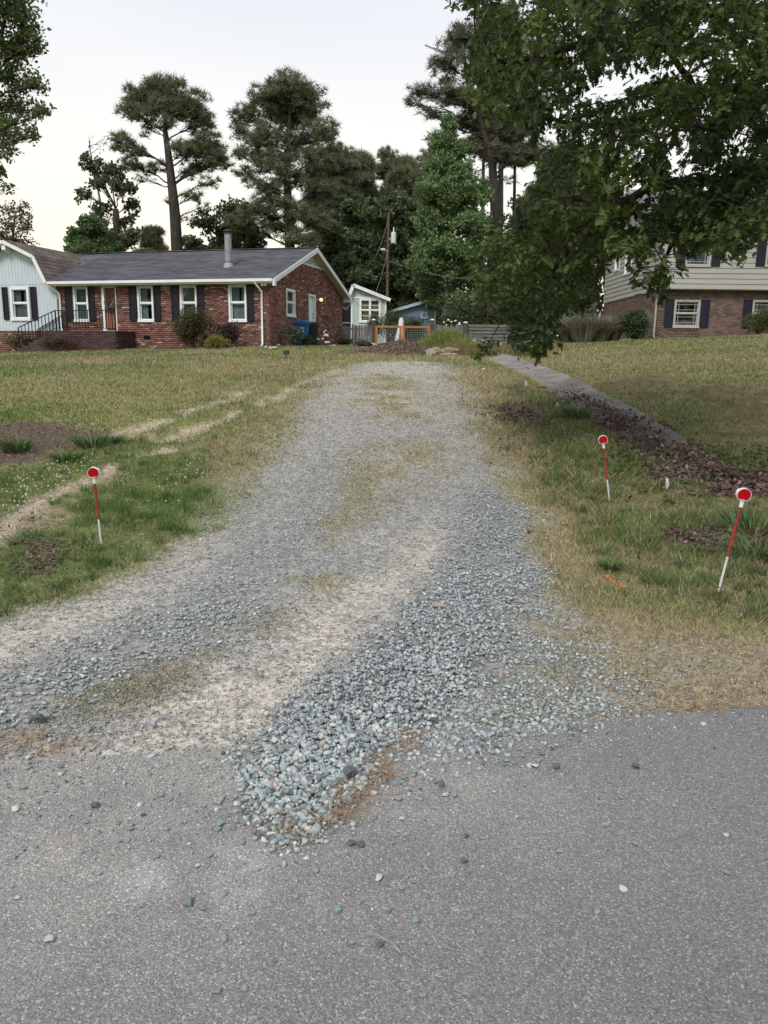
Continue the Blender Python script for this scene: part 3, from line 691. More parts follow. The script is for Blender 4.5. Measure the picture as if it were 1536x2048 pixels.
    def downspout(x, zbot, ytop=y0-.07, off=-.07, dx=.12):
        mb = MB(); pts = [(x-dx, ytop, ZE-.06), (x-dx, ytop, ZE-.12), (x, off, ZE-.42), (x, off, zbot+.12), (x, off-.12, zbot+.02)]
        mb.tube(pts, .042, 6); mb.build('downspout', m_white, H, smooth=True)
    downspout(-.25, gl(-.25, -.1)); downspout(-8.96, 1.75, dx=.28)
    # louvred vent in the gable
    tz = lambda u: ZE+(ZP-ZE+.0)*(1-abs(u-D/2)/(D/2+OY))-.04
    zb_, zt_ = 5.14, 5.72; half = lambda z: (1-(z+.06-ZE)/(ZP-ZE))*(D/2+OY)
    mb = MB(); mb.face([g(D/2-half(zb_), .004, zb_), g(D/2+half(zb_), .004, zb_), g(D/2, .004, ZP-.02)]); lv = mb.build('gable_vent', m_dark, H)
    zz = zb_+.05
    while zz < 5.72:
        hw = half(zz+.03)-.05; mb = MB()
        if hw > .05:
            mb.hull8([g(D/2-hw, .05, zz-.018), g(D/2+hw, .05, zz-.018), g(D/2+hw, .055, zz-.006), g(D/2-hw, .055, zz-.006), g(D/2-hw, .01, zz+.028), g(D/2+hw, .01, zz+.028), g(D/2+hw, .015, zz+.036), g(D/2-hw, .015, zz+.036)]); mb.build('slat', m_white_old, lv)
        zz += .056
    mb = MB(); pbox(mb, g, D/2-half(zb_)-.05, D/2+half(zb_)+.05, .0, .06, zb_-.04, zb_+.02); mb.build('vent_trim', m_white, lv)
    # metal flue on the front slope
    fx, fz = hfront(456.5, 527, 1.6); fy = 1.6; rz_ = ZE+slope*(fy+OY); fx = hfront(456.5, 500, 1.6)[0]
    mb = MB(); mb.tube([(fx, fy, rz_-.15), (fx, fy, rz_+1.22)], .135, 16); fl = mb.build('flue_pipe', m_metal, H, smooth=False)
    mb = MB(); mb.tube([(fx, fy, rz_-.15), (fx, fy, rz_+.14)], [.26, .155], 14); mb.build('flashing', m_metal, fl)
    mb = MB(); mb.tube([(fx, fy, rz_+.14), (fx, fy, rz_+.17)], .16, 14); mb.tube([(fx, fy, rz_+1.22), (fx, fy, rz_+1.26)], .16, 14); mb.tube([(fx, fy, rz_+1.30), (fx, fy, rz_+1.33), (fx, fy, rz_+1.38)], [.18, .18, .06], 14)
    for k in range(6):
        t = k*math.pi/3; mb.tube([(fx+.12*math.cos(t), fy+.12*math.sin(t), rz_+1.24), (fx+.12*math.cos(t), fy+.12*math.sin(t), rz_+1.31)], .012, 4)
    mb.build('flue_cap', M('dark_metal', (.05, .05, .055), .5, .2, 8, metal=.5), fl)
    # white wing with a barn roof
    C = -11.16; wy = -.03
    prof = [(-13.15, 2.29), (-9.12, 2.29), (-9.12, 4.12), (-9.40, 4.28), (-9.86, 5.12), (C, 5.62), (-12.46, 5.12), (-12.92, 4.28), (-13.15, 4.12)]
    wf = W(('x', wy, -1)); mb = MB(); ww = (-11.33, -10.41, 2.74, 4.03)
    # siding boards of the wing, one by one, with narrow grooves
    mb = wall_cells(wf, -13.15, -9.12, 2.29, 4.12, [ww]); mb.face([wf(-13.15, 0, 4.12), wf(-9.12, 0, 4.12), wf(-9.40, 0, 4.28), wf(-9.86, 0, 5.12), wf(C, 0, 5.62), wf(-12.46, 0, 5.12), wf(-12.92, 0, 4.28)])
    mb.face([(-9.12, wy, 1.6), (-9.12, .0, 1.6), (-9.12, 0, 4.12), (-9.12, wy, 4.12)])
    mb.build('wing_wall', M('blue_grey_groove_paint', (.42, .48, .53), .7, .08, 3), H)
    def top(u):
        a = abs(u-C)
        return 5.62-.5*a/1.3 if a < 1.3 else (5.12-(a-1.3)*.84/.46 if a < 1.76 else 4.28-(a-1.76)*.55)
    bw = .155; u = -13.15; m_wing = M('pale_blue_white_siding', (.50, .57, .62), .6, .05, 3)
    while u < -9.12-.01:
        a, b = u, min(u+bw-.007, -9.12)
        for zlo, zhi in ((2.29, 4.10), (4.112, 9)):
            spans = [(zlo, zhi)]
            if zlo < ww[2] and b > ww[0] and a < ww[1]: spans = [(zlo, ww[2]), (ww[3], zhi)]
            for c, d in spans:
                m2 = MB(); da, db = min(d, top(a)-.02), min(d, top(b)-.02)
                aa, bb = a, b
                if c == 2.29 or c == ww[3]:
                    pass
                if min(da, db) <= c: 
                    if max(da, db) <= c: continue
                    da, db = max(da, c+.001), max(db, c+.001)
                m2.hull8([wf(aa, 0, c), wf(bb, 0, c), wf(bb, .014, c), wf(aa, .014, c), wf(aa, 0, da), wf(bb, 0, db), wf(bb, .014, db), wf(aa, .014, da)]); m2.build('siding_board', m_wing, H)
        u += bw
    window(H, ('x', wy-.014, -1), *ww[:2], ww[2], ww[3], [(0, .45, 0, 1, m_curtain), (.6, 1, .5, 1, m_curtain), (.2, .9, 0, .48, M('grey_curtain', (.22, .24, .25), .9))], fr=.11)
    for a, b in ((-11.68, -11.43), (-10.33, -10.04)): shutter(H, ('x', wy-.014, -1), a, b, 2.73, 4.02)
    yf = -.42; yb = D/2+.2; mb = MB()
    rp = [(-9.30, 4.20), (-9.80, 5.20), (C, 5.80), (-12.52, 5.20), (-13.02, 4.20)]
    segs = list(zip(rp, rp[1:]))
    for (xa, za), (xb, zb) in segs:
        mb.hull8([(xa, yf, za-.07), (xb, yf, zb-.07), (xb, yb, zb-.07), (xa, yb, za-.07), (xa, yf, za), (xb, yf, zb), (xb, yb, zb), (xa, yb, za)])
    wr = mb.build('wing_roof', m_shingle_b, H)
    shingles(wr, (-9.30, yf, 4.20), (-9.30, yb, 4.20), (-9.80, yb, 5.20), (-9.80, yf, 5.20), m_shingle_b, seed=2)
    shingles(wr, (-9.80, yf, 5.20), (-9.80, yb, 5.20), (C, yb, 5.80), (C, yf, 5.80), m_shingle_b, seed=3)
    for (xa, za), (xb, zb) in segs:
        mb = MB(); mb.beam((xa, yf-.02, za-.075), (xb, yf-.02, zb-.075), .035, .13, upv=(0, 0, 1)); mb.build('rake_board', m_white, H)
        mb = MB(); mb.face([(xa, yf, za-.08), (xb, yf, zb-.08), (xb, wy, zb-.08), (xa, wy, za-.08)]); mb.build('rake_soffit', m_white_old, H)
    mb = MB(); mb.hull8([(C-.09, yf+.02, 5.42), (C+.09, yf+.02, 5.42), (C+.09, wy, 5.32), (C-.09, wy, 5.32), (C-.09, yf+.02, 5.66), (C+.09, yf+.02, 5.66), (C+.09, wy, 5.66), (C-.09, wy, 5.66)]); mb.build('ridge_beam_end', m_white, H)
    mb = MB(); mb.face([f(-13.2, -.0, .9), f(-9.1, 0, .9), f(-9.1, 0, 2.29), f(-13.2, 0, 2.29)]); mb.build('foundation_wall', m_mortar, H)
    mb = MB(); mb.box(-16, -13.16, .2, .3, .9, 4.1); mb.build('wall', m_mortar, H)
    # entrance landing of dark brick with steps at its left end
    m_db = M('dark_paver_brick', rough=.9, amt=.25, ns=20, bump=.4, attr=True)
    py0 = -1.25; zt = 2.24
    Pd = MB(); Pd.box(-8.9, -5.7, py0, -.02, 1.1, zt-.012); pl = Pd.build('landing', m_mortar, H)
    B2 = Bricks(pl, [((.085, .045, .045), .5), ((.06, .035, .04), .3), ((.12, .06, .05), .2)], 60, seed=9)
    B2.wall(('x', py0, -1), -8.9, -5.7, lambda u: 1.3, lambda u: zt-.05, [], near=lambda u, z: u)
    B2.wall(('y', -5.7, 1), py0, -.02, lambda u: 1.3, lambda u: zt-.05, [], near=lambda u, z: -9)
    B2.done(m_db)
    nst = 5
    for k in range(nst):
        zz = zt-(k+1)*(zt-1.55)/nst; x1_ = -8.9-k*.27; mb = MB(); mb.box(x1_-.29, x1_, py0+.1, -.1, 1.1, zz); mb.build('step', M('dark_step_brick', (.085, .06, .058), .9, .3, 18, .5, 40, color2=(.06, .045, .045)), pl)
    mb = MB(); mb.box(-8.95, -5.65, py0-.03, -.03, zt-.01, zt+.03); mb.build('landing_cap', M('dark_step_brick2', (.07, .045, .045), .9, .3, 18, .5, 40), pl)
    def rail(pts, hgt, n, name='railing'):
        mb = MB(); a, b = Vector(pts[0]), Vector(pts[1]); mb.beam(a+Vector((0, 0, hgt)), b+Vector((0, 0, hgt)), .03, .03); mb.beam(a+Vector((0, 0, .1)), b+Vector((0, 0, .1)), .02, .02)
        o = mb.build(name, m_iron, H)
        for i in range(n+1):
            p = a.lerp(b, i/n); m2 = MB(); w = .011 if 0 < i < n else .018; m2.box(p.x-w, p.x+w, p.y-w, p.y+w, p.z+(.1 if 0 < i < n else 0), p.z+hgt-.014); m2.build('baluster', m_iron, o)
    rail([(-8.35, py0+.06, zt+.03), (-5.75, py0+.06, zt+.03)], .76, 20)
    rail([(-8.35, py0+.06, zt+.03), (-10.1, py0+.06, 1.62)], .76, 11); rail([(-8.7, -.1, zt+.03), (-10.1, -.1, 1.62)], .72, 9)
    # steps under the side door
    for k in range(3):
        mb = MB(); zz = 2.1-.02-k*.16; zg = gl(.5, 4.5); mb.box(.02, .45+.28*k, 4.0-.0*k, 5.6+.35*k, zg-.2, min(zz, zg+.5-.16*k)); mb.build('side_step', M('red_step_brick', (.15, .07, .055), .9, .3, 18, .5, 40, color2=(.1, .06, .05)), H)
    return H
HOUSE = house()

# wreath on the front door
def wreath():
    lx, lz = hfront(221, 605); wx, wy = hworld(lx+.02, -.02); root = empty('door_wreath', (wx, wy, lz), HTH, 'white flowered wreath hanging on the red-brown front door', 'wreath')
    pos = []; col = []
    for i in range(420):
        t = rng.random()*2*math.pi; r = .17+rng.normal()*.035; x, z = r*math.cos(t), r*math.sin(t)*1.15
        if rng.random() < .25: x *= .5; z = -.2-rng.random()*.2
        pos.append((x, -.05+rng.normal()*.02, z)); w = rng.random() < .42 and abs(z+.02) < .2
        col.append((.6, .62, .6) if w else (.06, .085+.03*rng.random(), .05))
    tv = np.array([(0, 0, 0), (.03, .014, 0), (.06, 0, .006), (.03, -.014, 0)]); tf = np.array([(0, 1, 2), (0, 2, 3)])
    V, T = scatter(tv, tf, np.array(pos), randrot(len(pos)), np.ones(len(pos))); fast('sprigs', V, T, m_leaf, root, col=np.repeat(col, 2, 0))
    mb = MB(); pts = [(.17*math.cos(t), -.04, .19*math.sin(t)) for t in np.linspace(0, 2*math.pi, 20)]; mb.tube(pts, .02, 6); mb.build('ring', m_bark, root)
wreath()

# ------------------------------------------------------------------ the two-storey house on the right
RX, RY, RTH = 11.62, 34.0, -.014
rc, rs_ = math.cos(RTH), math.sin(RTH)
def rfront(px, py, ly=0):
    d = ray(px, py); n = np.array([-rs_, rc]); k = (n@np.array([RX, RY])+ly)/(n@d[:2]); p = np.array([0, 0, CZ])+d*k; e = p[:2]-[RX, RY]
    return float(rc*e[0]+rs_*e[1]), float(p[2])
def rside(px, py, lx=0):
    d = ray(px, py); n = np.array([rc, rs_]); k = (n@np.array([RX, RY])+lx)/(n@d[:2]); p = np.array([0, 0, CZ])+d*k; e = p[:2]-[RX, RY]
    return float(-rs_*e[0]+rc*e[1]), float(p[2])
def house2():
    H = empty('two_storey_house', (RX, RY, 0), RTH, 'two-storey house with grey lap siding over a brown brick ground floor', 'house')
    L_ = 13.0; D = 9.0; OH = -.32          # upper floor juts out in front
    m_sid = M('grey_lap_siding', (.35, .345, .32), .65, .07, 2.5, stretch=(.5, .5, 4)); m_trim = M('grey_trim_paint', (.40, .40, .38), .6, .06, 4)  # siding base grey darkened to carry the oak's shade
    gl = lambda lx, ly: float(gz(RX+rc*lx-rs_*ly, RY+rs_*lx+rc*ly))
    zs = rfront(1330, 577.5, OH)[1]; zt = zs+2.78
    fz = W(('x', 0, -1)); sz = W(('y', 0, -1))
    def wn2(px0, px1, py0, py1, ly):
        a = rfront(px0, (py0+py1)/2, ly)[0]; b = rfront(px1, (py0+py1)/2, ly)[0]; return a, b, rfront(px0, py1, ly)[1], rfront(px0, py0, ly)[1]
    w1 = wn2(1347.5, 1399, 599.5, 653.5, 0); w2 = wn2(1503.5, 1560, 600, 655, 0)
    u1 = wn2(1372.5, 1422.5, 469, 531.5, OH); u2 = wn2(1532.5, 1583, 470, 532, OH)
    # ground floor brick
    wall_cells(fz, 0, L_, .8, zs, [w1, w2]).build('wall', m_mortar2, H)
    wall_cells(sz, 0, D, .8, zs, []).build('side_wall', m_mortar2, H)
    B = Bricks(H, BRICK_BROWN, 300, seed=11)
    B.wall(('x', 0, -1), 0, 7.2, lambda u: gl(u, 0)-.1, lambda u: zs-.02, [w1, w2], near=lambda u, z: -abs(u-3))
    B.wall(('y', 0, -1), 0, D, lambda u: gl(0, u)-.1, lambda u: zs-.02, [], near=lambda u, z: -u-4)
    B.done(m_brick)
    # upper floor, board by board
    up_ = W(('x', OH, -1)); us = W(('y', -.02, -1))
    s1 = [(rside(1232, 510, -.02)[0], rside(1241.5, 510, -.02)[0], rside(1236, 540, -.02)[1], rside(1236, 500, -.02)[1]), (rside(1250.7, 530, -.02)[0], rside(1264, 530, -.02)[0], rside(1257, 547, -.02)[1], rside(1257, 510, -.02)[1])]
    s1 = [(min(a, b), max(a, b), c, d) for a, b, c, d in s1]
    wall_cells(up_, 0, L_, zs, zt, [u1, u2]).build('upper_wall', m_sid, H)
    wall_cells(us, OH, D, zs, zt, s1).build('upper_side_wall', m_sid, H)
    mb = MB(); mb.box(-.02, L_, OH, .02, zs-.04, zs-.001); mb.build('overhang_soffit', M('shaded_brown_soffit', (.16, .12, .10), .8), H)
    nb = 13; bh = (zt-zs)/nb
    for i in range(nb):
        z = zs+i*bh
        for f, a0, a1, ops in ((up_, 0.06, L_, [u1, u2]), (us, OH+.06, D, s1)):
            segs = [(a0, a1)]
            for o in ops:
                if z+bh*.6 <= o[2]-.06 or z+bh*.4 >= o[3]+.06: continue
                ns = []
                for c, d in segs:
                    if d <= o[0] or c >= o[1]: ns.append((c, d)); continue
                    if c < o[0]-.05: ns.append((c, o[0]-.05))
                    if d > o[1]+.05: ns.append((o[1]+.05, d))
                segs = ns
            for c, d in segs:
                mb = MB(); mb.hull8([f(c, .0, z+.004), f(d, 0, z+.004), f(d, .034, z+.004), f(c, .034, z+.004), f(c, 0, z+bh+.01), f(d, 0, z+bh+.01), f(d, .008, z+bh+.01), f(c, .008, z+bh+.01)]); mb.build('siding_board', m_sid, H)
    mb = MB(); mb.box(-.065, .06, OH-.045, OH+.06, zs-.02, zt); mb.build('corner_board', m_trim, H)
    dkc = [(0, .0, 0, 0, m_dark)]
    m_blue = M('dull_blue_curtain', (.14, .15, .22), .9, .2, 8)
    window(H, ('x', 0, -1), *w1, [(0, 1, 0, .25, M('dim_grey_blind', (.1, .11, .11), .9))], 'prairie', frame_mat=m_trim); window(H, ('x', 0, -1), *w2, [(0, 1, .5, 1, M('dim_grey_blind'))], 'prairie', frame_mat=m_trim)
    window(H, ('x', OH-.01, -1), *u1, [(0, .45, 0, .8, m_blue), (.5, 1, 0, .8, m_blue)], 'prairie', frame_mat=m_trim); window(H, ('x', OH-.01, -1), *u2, [(0, 1, 0, .8, m_blue)], 'prairie', frame_mat=m_trim)
    for s_ in s1: window(H, ('y', -.03, -1), *s_, [(0, 1, 0, 1, m_curtain)], frame_mat=m_white, fr=.06)
    m_nb = M('navy_black_shutter', (.016, .014, .03), .5, .2, 9)
    for (a, b, c, d), ly in ((w1, 0), (w2, 0), (u1, OH-.02), (u2, OH-.02)):
        for x0_, x1_ in ((a-.40, a-.03), (b+.03, b+.40)): shutter(H, ('x', ly, -1), x0_, x1_, c-.02, d+.02, m_nb)
    mb = MB(); n_ = 9
    for a, b, c, d in (w1, w2):
        for i in range(n_):
            uu = a-.1+(b-a+.2)*i/n_; m2 = MB(); m2.cur = (.12, .07, .06); pbox(m2, fz, uu, uu+.075, 0, .05, c-.16, c-.05); m2.build('sill_brick', m_brick, H)
    # downspout on the corner
    mb = MB(); mb.tube([(-.1, OH-.06, zt-.1), (-.1, OH-.06, zs+.05), (-.08, OH-.06, zs-.1), (-.12, -.07, zs-.45), (-.14, -.07, gl(0, 0)+.15), (-.14, -.2, gl(0, 0)+.04)], .05, 6); mb.build('downspout', m_trim, H, smooth=True)
    # roof: ridge parallel to the street
    OV = .5; ye = OH-OV; zr = zt+2.1; ym = D/2
    mb = MB(); slab_between(mb, [(-.4, ye, zt), (L_, ye, zt), (L_, ym, zr), (-.4, ym, zr)], .12); slab_between(mb, [(-.4, ym, zr-.001), (L_, ym, zr-.001), (L_, D+OV, zt), (-.4, D+OV, zt)], .12)
    R_ = mb.build('roof', M('blue_grey_shingles', (.19, .19, .22), .9, .2, 5, .4), H); shingles(R_, (-.4, ye, zt), (7.5, ye, zt), (7.5, ym, zr), (-.4, ym, zr), M('blue_grey_shingles'), seed=5)
    mb = MB(); mb.box(-.4, L_, ye-.12, ye-.003, zt-.13, zt-.01); mb.build('gutter', m_trim, H)
    mb = MB(); mb.box(-.4, L_, ye, OH, zt-.14, zt-.125); mb.build('soffit', m_beige, H)
    mb = MB(); mb.face([us(OH, 0, zt), us(D, 0, zt), us(ym, 0, zr-.15)]); mb.build('side_gable', m_sid, H)
    mb = MB(); mb.beam((-.42, ye, zt-.06), (-.42, ym, zr-.06), .04, .16); mb.beam((-.42, D+OV, zt-.06), (-.42, ym, zr-.06), .04, .16); mb.build('rake_board', m_trim, H)
    # small lit lamp at the back corner
    a, z_ = rside(1176, 616, -.1); mb = MB(); mb.tube([(-.12, a, z_-.05), (-.12, a, z_+.06)], .05, 8); lo = mb.build('wall_lamp', emit('lamp_bulb', (1, .85, .55), 3), H)
    # dark mulch bed edge in front
    return H
H2 = house2()

# ------------------------------------------------------------------ sheds behind
def shed(name, label, Y, px0, px1, pxp, yl, yp, yr, ybase, wallmat, roofmat, win, back=5.0, trim=None, muntin=(3, 2), curt=None):
    """gable wall facing the street between px0..px1, ridge over pxp"""
    A = at(px0, yl, Y); Bp = at(px1, yr, Y); Pk = at(pxp, yp, Y); z0 = float(gz(A[0], Y))-.2
    r = empty(name, (A[0], Y, 0), 0, label, 'shed'); w = Bp[0]-A[0]; p = Pk[0]-A[0]; trim = trim or m_white
    f = W(('x', 0, -1)); wa = at(win[0], win[2], Y); wb = at(win[1], win[3], Y); op = (wa[0]-A[0], wb[0]-A[0], wb[2], wa[2])
    zl, zp, zr = A[2], Pk[2], Bp[2]; zw = min(zl, zr)
    mb = wall_cells(f, 0, w, z0, zw, [op]); poly = [f(0, 0, zw), f(w, 0, zw), f(w, 0, max(zr, zw+.001)), f(p, 0, zp), f(0, 0, max(zl, zw+.001))]; mb.face(poly)
    mb.face([(0, 0, z0), (0, back, z0), (0, back, zl), (0, 0, zl)]); mb.face([(w, 0, z0), (w, back, z0), (w, back, zr), (w, 0, zr)])
    mb.build('wall', wallmat, r)
    mb = MB(); pbox(mb, f, 0, .09, .002, .03, z0, zl-.05); pbox(mb, f, w-.09, w, .002, .03, z0, zr-.05); mb.build('corner_trim', trim, r)
    window(r, ('x', 0, -1), *op, curt or [], muntin, fr=.1, frame_mat=trim)
    ov = .22; sl_ = (zp-zl)/max(p, .01); sr = (zp-zr)/(w-p); mb = MB()
    slab_between(mb, [(-ov, -ov, zl-sl_*ov+.1), (p, -ov, zp+.1), (p, back, zp+.1), (-ov, back, zl-sl_*ov+.1)], .08)
    slab_between(mb, [(p, -ov, zp+.099), (w+ov, -ov, zr-sr*ov+.1), (w+ov, back, zr-sr*ov+.1), (p, back, zp+.099)], .08); mb.build('roof', roofmat, r)
    mb = MB(); mb.beam((-ov, -ov-.02, zl-sl_*ov+.03), (p, -ov-.02, zp+.03), .04, .17); mb.build('rake_board', trim, r)
    mb = MB(); mb.beam((p, -ov-.02, zp+.03), (w+ov, -ov-.02, zr-sr*ov+.03), .04, .17); mb.build('rake_board', trim, r)
    return r, w, z0, zl, zr, zp, f, A
m_tan = M('tan_cardboard', (.45, .33, .20), .9, .15, 5)
sage, w_, z0_, zl_, zr_, zp_, f_, A_ = shed('sage_cabin', 'small pale sage cabin with a wide white grid window behind the picket fence', 44, 702, 773, 707, 585, 572, 598.5, 655, M('sage_siding', (.40, .47, .42), .7, .06, 4), M('light_grey_roof', (.4, .4, .42), .8), (719, 761.5, 597, 644), back=5,
     muntin=(2, 2), curt=[(.15, .85, .12, .82, m_tan)])
mb = MB(); pbox(mb, f_, .09, w_*.86, .002, .03, at(720, 597, 44)[2], at(720, 594, 44)[2]); mb.build('trim_band', m_white, sage)
mb = MB(); wx = at(740, 620, 44)[0]-A_[0]; pbox(mb, f_, wx-.06, wx+.06, -.02, .035, at(740, 643, 44)[2], at(740, 597, 44)[2]); mb.build('mullion', m_white, sage)
# covered porch between cabin and brick house, its shade put in as a dark panel
mb = MB(); mb.box(-1.9, -.02, .3, .4, z0_, 4.6); mb.build('porch_shade_panel', m_dark, sage)
for k, zz in enumerate((2.65, 2.95, 3.2)):
    mb = MB(); mb.box(-1.7, -.05, -.02, .03, zz, zz+.05); mb.build('porch_rail', m_metal, sage)
for xx in (-1.1, -.6): mb = MB(); mb.box(xx, xx+.08, -.02, .03, z0_, 4.3); mb.build('porch_post', M('dim_post', (.15, .15, .16), .8), sage)
blue, *_b = shed('blue_shed', 'low blue wooden shed with a tiny window and dark roof by the trees', 47, 783, 872, 852, 624, 604, 612, 660, M('blue_siding', (.13, .21, .27), .75, .12, 5, stretch=(3, 1, .3)), M('dark_roof', (.05, .045, .045), .9, .2, 4), (841.5, 855, 623.5, 636), back=4.5, trim=M('pale_blue_trim', (.38, .44, .48), .7), muntin=None, curt=[])
# string of pennants under the brick house's back eave
def pennants():
    a, b, c = at(686, 612, 38.2), at(693, 613.5, 38.2), at(702, 600, 38.2); r = empty('pennant_string', b, 0, 'string of small white pennants hanging under the back eave', 'bunting'); pts = []
    for i in range(15):
        t = i/14; p = (1-t)**2*a+2*t*(1-t)*(b+[.05, 0, -.25])+t*t*c; pts.append(p-b)
    mb = MB(); mb.tube(pts, .008, 4); mb.build('cord', m_white_old, r)
    for i in range(1, 14, 1):
        p = pts[i]; mb = MB(); mb.face([(p[0]-.04, p[1]-.01, p[2]), (p[0]+.04, p[1]-.01, p[2]), (p[0], p[1]-.01, p[2]-.10)]); mb.face([(p[0]-.04, p[1]+.0, p[2]), (p[0], p[1]+.0, p[2]-.10), (p[0]+.04, p[1]+.0, p[2])]); mb.build('pennant', m_white, r)
pennants()

# ------------------------------------------------------------------ fences and gate
FY = 37.6
def fence_post(px, pytop, Y, label, w=.15, mat=None, group='tall capped fence posts'):
    t = at(px, pytop, Y); zg = float(gz(t[0], Y)); r = empty('fence_post', (t[0], Y, zg), 0, label, 'fence post', group)
    h = t[2]-zg; mb = MB(); mb.box(-w/2, w/2, -w/2, w/2, -.2, h-.06); mb.build('shaft', mat or m_grey_wood, r)
    mb = MB(); mb.box(-w/2-.02, w/2+.02, -w/2-.02, w/2+.02, h-.06, h-.03); p = (0, 0, h+.02); q = [(-w/2, -w/2, h-.03), (w/2, -w/2, h-.03), (w/2, w/2, h-.03), (-w/2, w/2, h-.03)]
    for i in range(4): mb.face([q[i], q[(i+1) % 4], p])
    mb.build('cap', m_white_old, r); return r
m_dkpost = M('dark_brown_post', (.085, .065, .055), .9, .3, 8, .4, 40, stretch=(3, 3, .4))
def pickets(px0, px1, pytop, Y, label, pw=.13, seed=0, dy=.0):
    r_ = random.Random(seed); a = at(px0, pytop, Y); b = at(px1, pytop, Y); zg = float(gz(a[0], Y)); r = empty('picket_fence', (a[0], Y, 0), 0, label, 'fence')
    x = 0
    while x < b[0]-a[0]-.03:
        w = pw*r_.uniform(.82, 1.1); h = a[2]+r_.uniform(-.07, .04)+dy*x; zz = float(gz(a[0]+x, Y)); mb = MB(); lean = r_.uniform(-.018, .018); d = .012+r_.uniform(0, .008)
        x1 = x+w-.018; pts = [(x, zz-.1), (x1, zz-.1), (x1+lean, h-.05), ((x+x1)/2+lean+.015, h), ((x+x1)/2+lean-.015, h), (x+lean, h-.05)]
        mb.prism(pts, lambda u, v: (u, -d-.02, v), lambda u, v: (u, -d, v)); mb.build('picket', m_grey_wood, r); x += w
    for zr in (zg+.25, a[2]-.25): mb = MB(); mb.box(0, b[0]-a[0], .0, .05, zr, zr+.08); mb.build('rail', m_grey_wood, r)
pickets(682.5, 744, 649, FY, 'weathered grey picket fence between the brick house and the orange gate', seed=1)
pickets(868, 928, 649, FY, 'weathered grey picket fence to the right of the orange gate', seed=2)
fence_post(747.5, 638, FY-.1, 'dark capped post at the left side of the orange gate', .17, m_dkpost)
fence_post(864.5, 638, FY-.1, 'dark capped post at the right side of the orange gate', .17, m_dkpost)
fence_post(931, 643.5, FY-.1, 'dark capped post where pickets meet the board fence', .17, m_dkpost)
fence_post(918.5, 647, FY, 'thin grey post just left of the last dark one', .1, m_grey_wood)
def gate():
    a = at(750.5, 651, FY-.15); zg = float(gz(a[0], FY)); r = empty('double_gate', (a[0], FY-.15, zg), 0, 'orange stained double gate with wire grid panels at the end of the drive', 'gate')
    X = lambda px: at(px, 670, FY-.15)[0]-a[0]; h = a[2]-zg; w = .115
    for k, (p0, p1) in enumerate(((750.5, 803.5), (804.8, 860))):
        x0, x1 = X(p0), X(p1); lf = 'gate_leaf'; mb = MB()
        mb.box(x0, x0+w, -.035, .035, -.05 if k else -.02, h-.10); mb.box(x1-w, x1, -.035, .035, -.05, h-.10); mb.box(x0, x1, -.04, .04, h-.10, h); mb.box(x0+w, x1-w, -.03, .03, .05, .13)
        o = mb.build(lf, m_orange_wood, r, bevel=.006)
        g = MB()
        n = 9
        for i in range(1, n): xx = x0+w+(x1-x0-2*w)*i/n; g.tube([(xx, 0, .13), (xx, 0, h-.10)], .005, 4)
        for i in range(1, 7): zz = .13+(h-.23)*i/7; g.tube([(x0+w, .006, zz), (x1-w, .006, zz)], .005, 4)
        g.build('wire_grid', m_metal, o)
gate()
def board_fence(px0, px1, Y, label):
    a = at(px0, 647, Y); b = at(px1, 647, Y); r = empty('board_fence', (a[0], Y, 0), 0, label, 'fence'); rr = random.Random(5); zz = float(gz(a[0], Y)); h = a[2]
    n = 7; bh = (h-zz-.02)/n; L_ = b[0]-a[0]
    for i in range(n):
        z = zz+.02+i*bh; 
        for s in range(2):
            mb = MB(); x0, x1 = L_*s/2+.004, L_*(s+1)/2-.004; d = rr.uniform(-.012, .012); mb.hull8([(x0, -.03, z), (x1, -.03, z+d), (x1, 0, z+d), (x0, 0, z), (x0, -.03, z+bh-.035), (x1, -.03, z+bh-.035+d), (x1, 0, z+bh-.035+d), (x0, 0, z+bh-.035)]); mb.build('board', m_grey_wood_h, r)
    for x in (0, L_/2, L_): mb = MB(); mb.box(x-.05, x+.05, .002, .1, zz-.1, h); mb.build('post', m_grey_wood, r)
board_fence(935, 1085, FY, 'grey horizontal board fence beyond the end of the concrete walk')

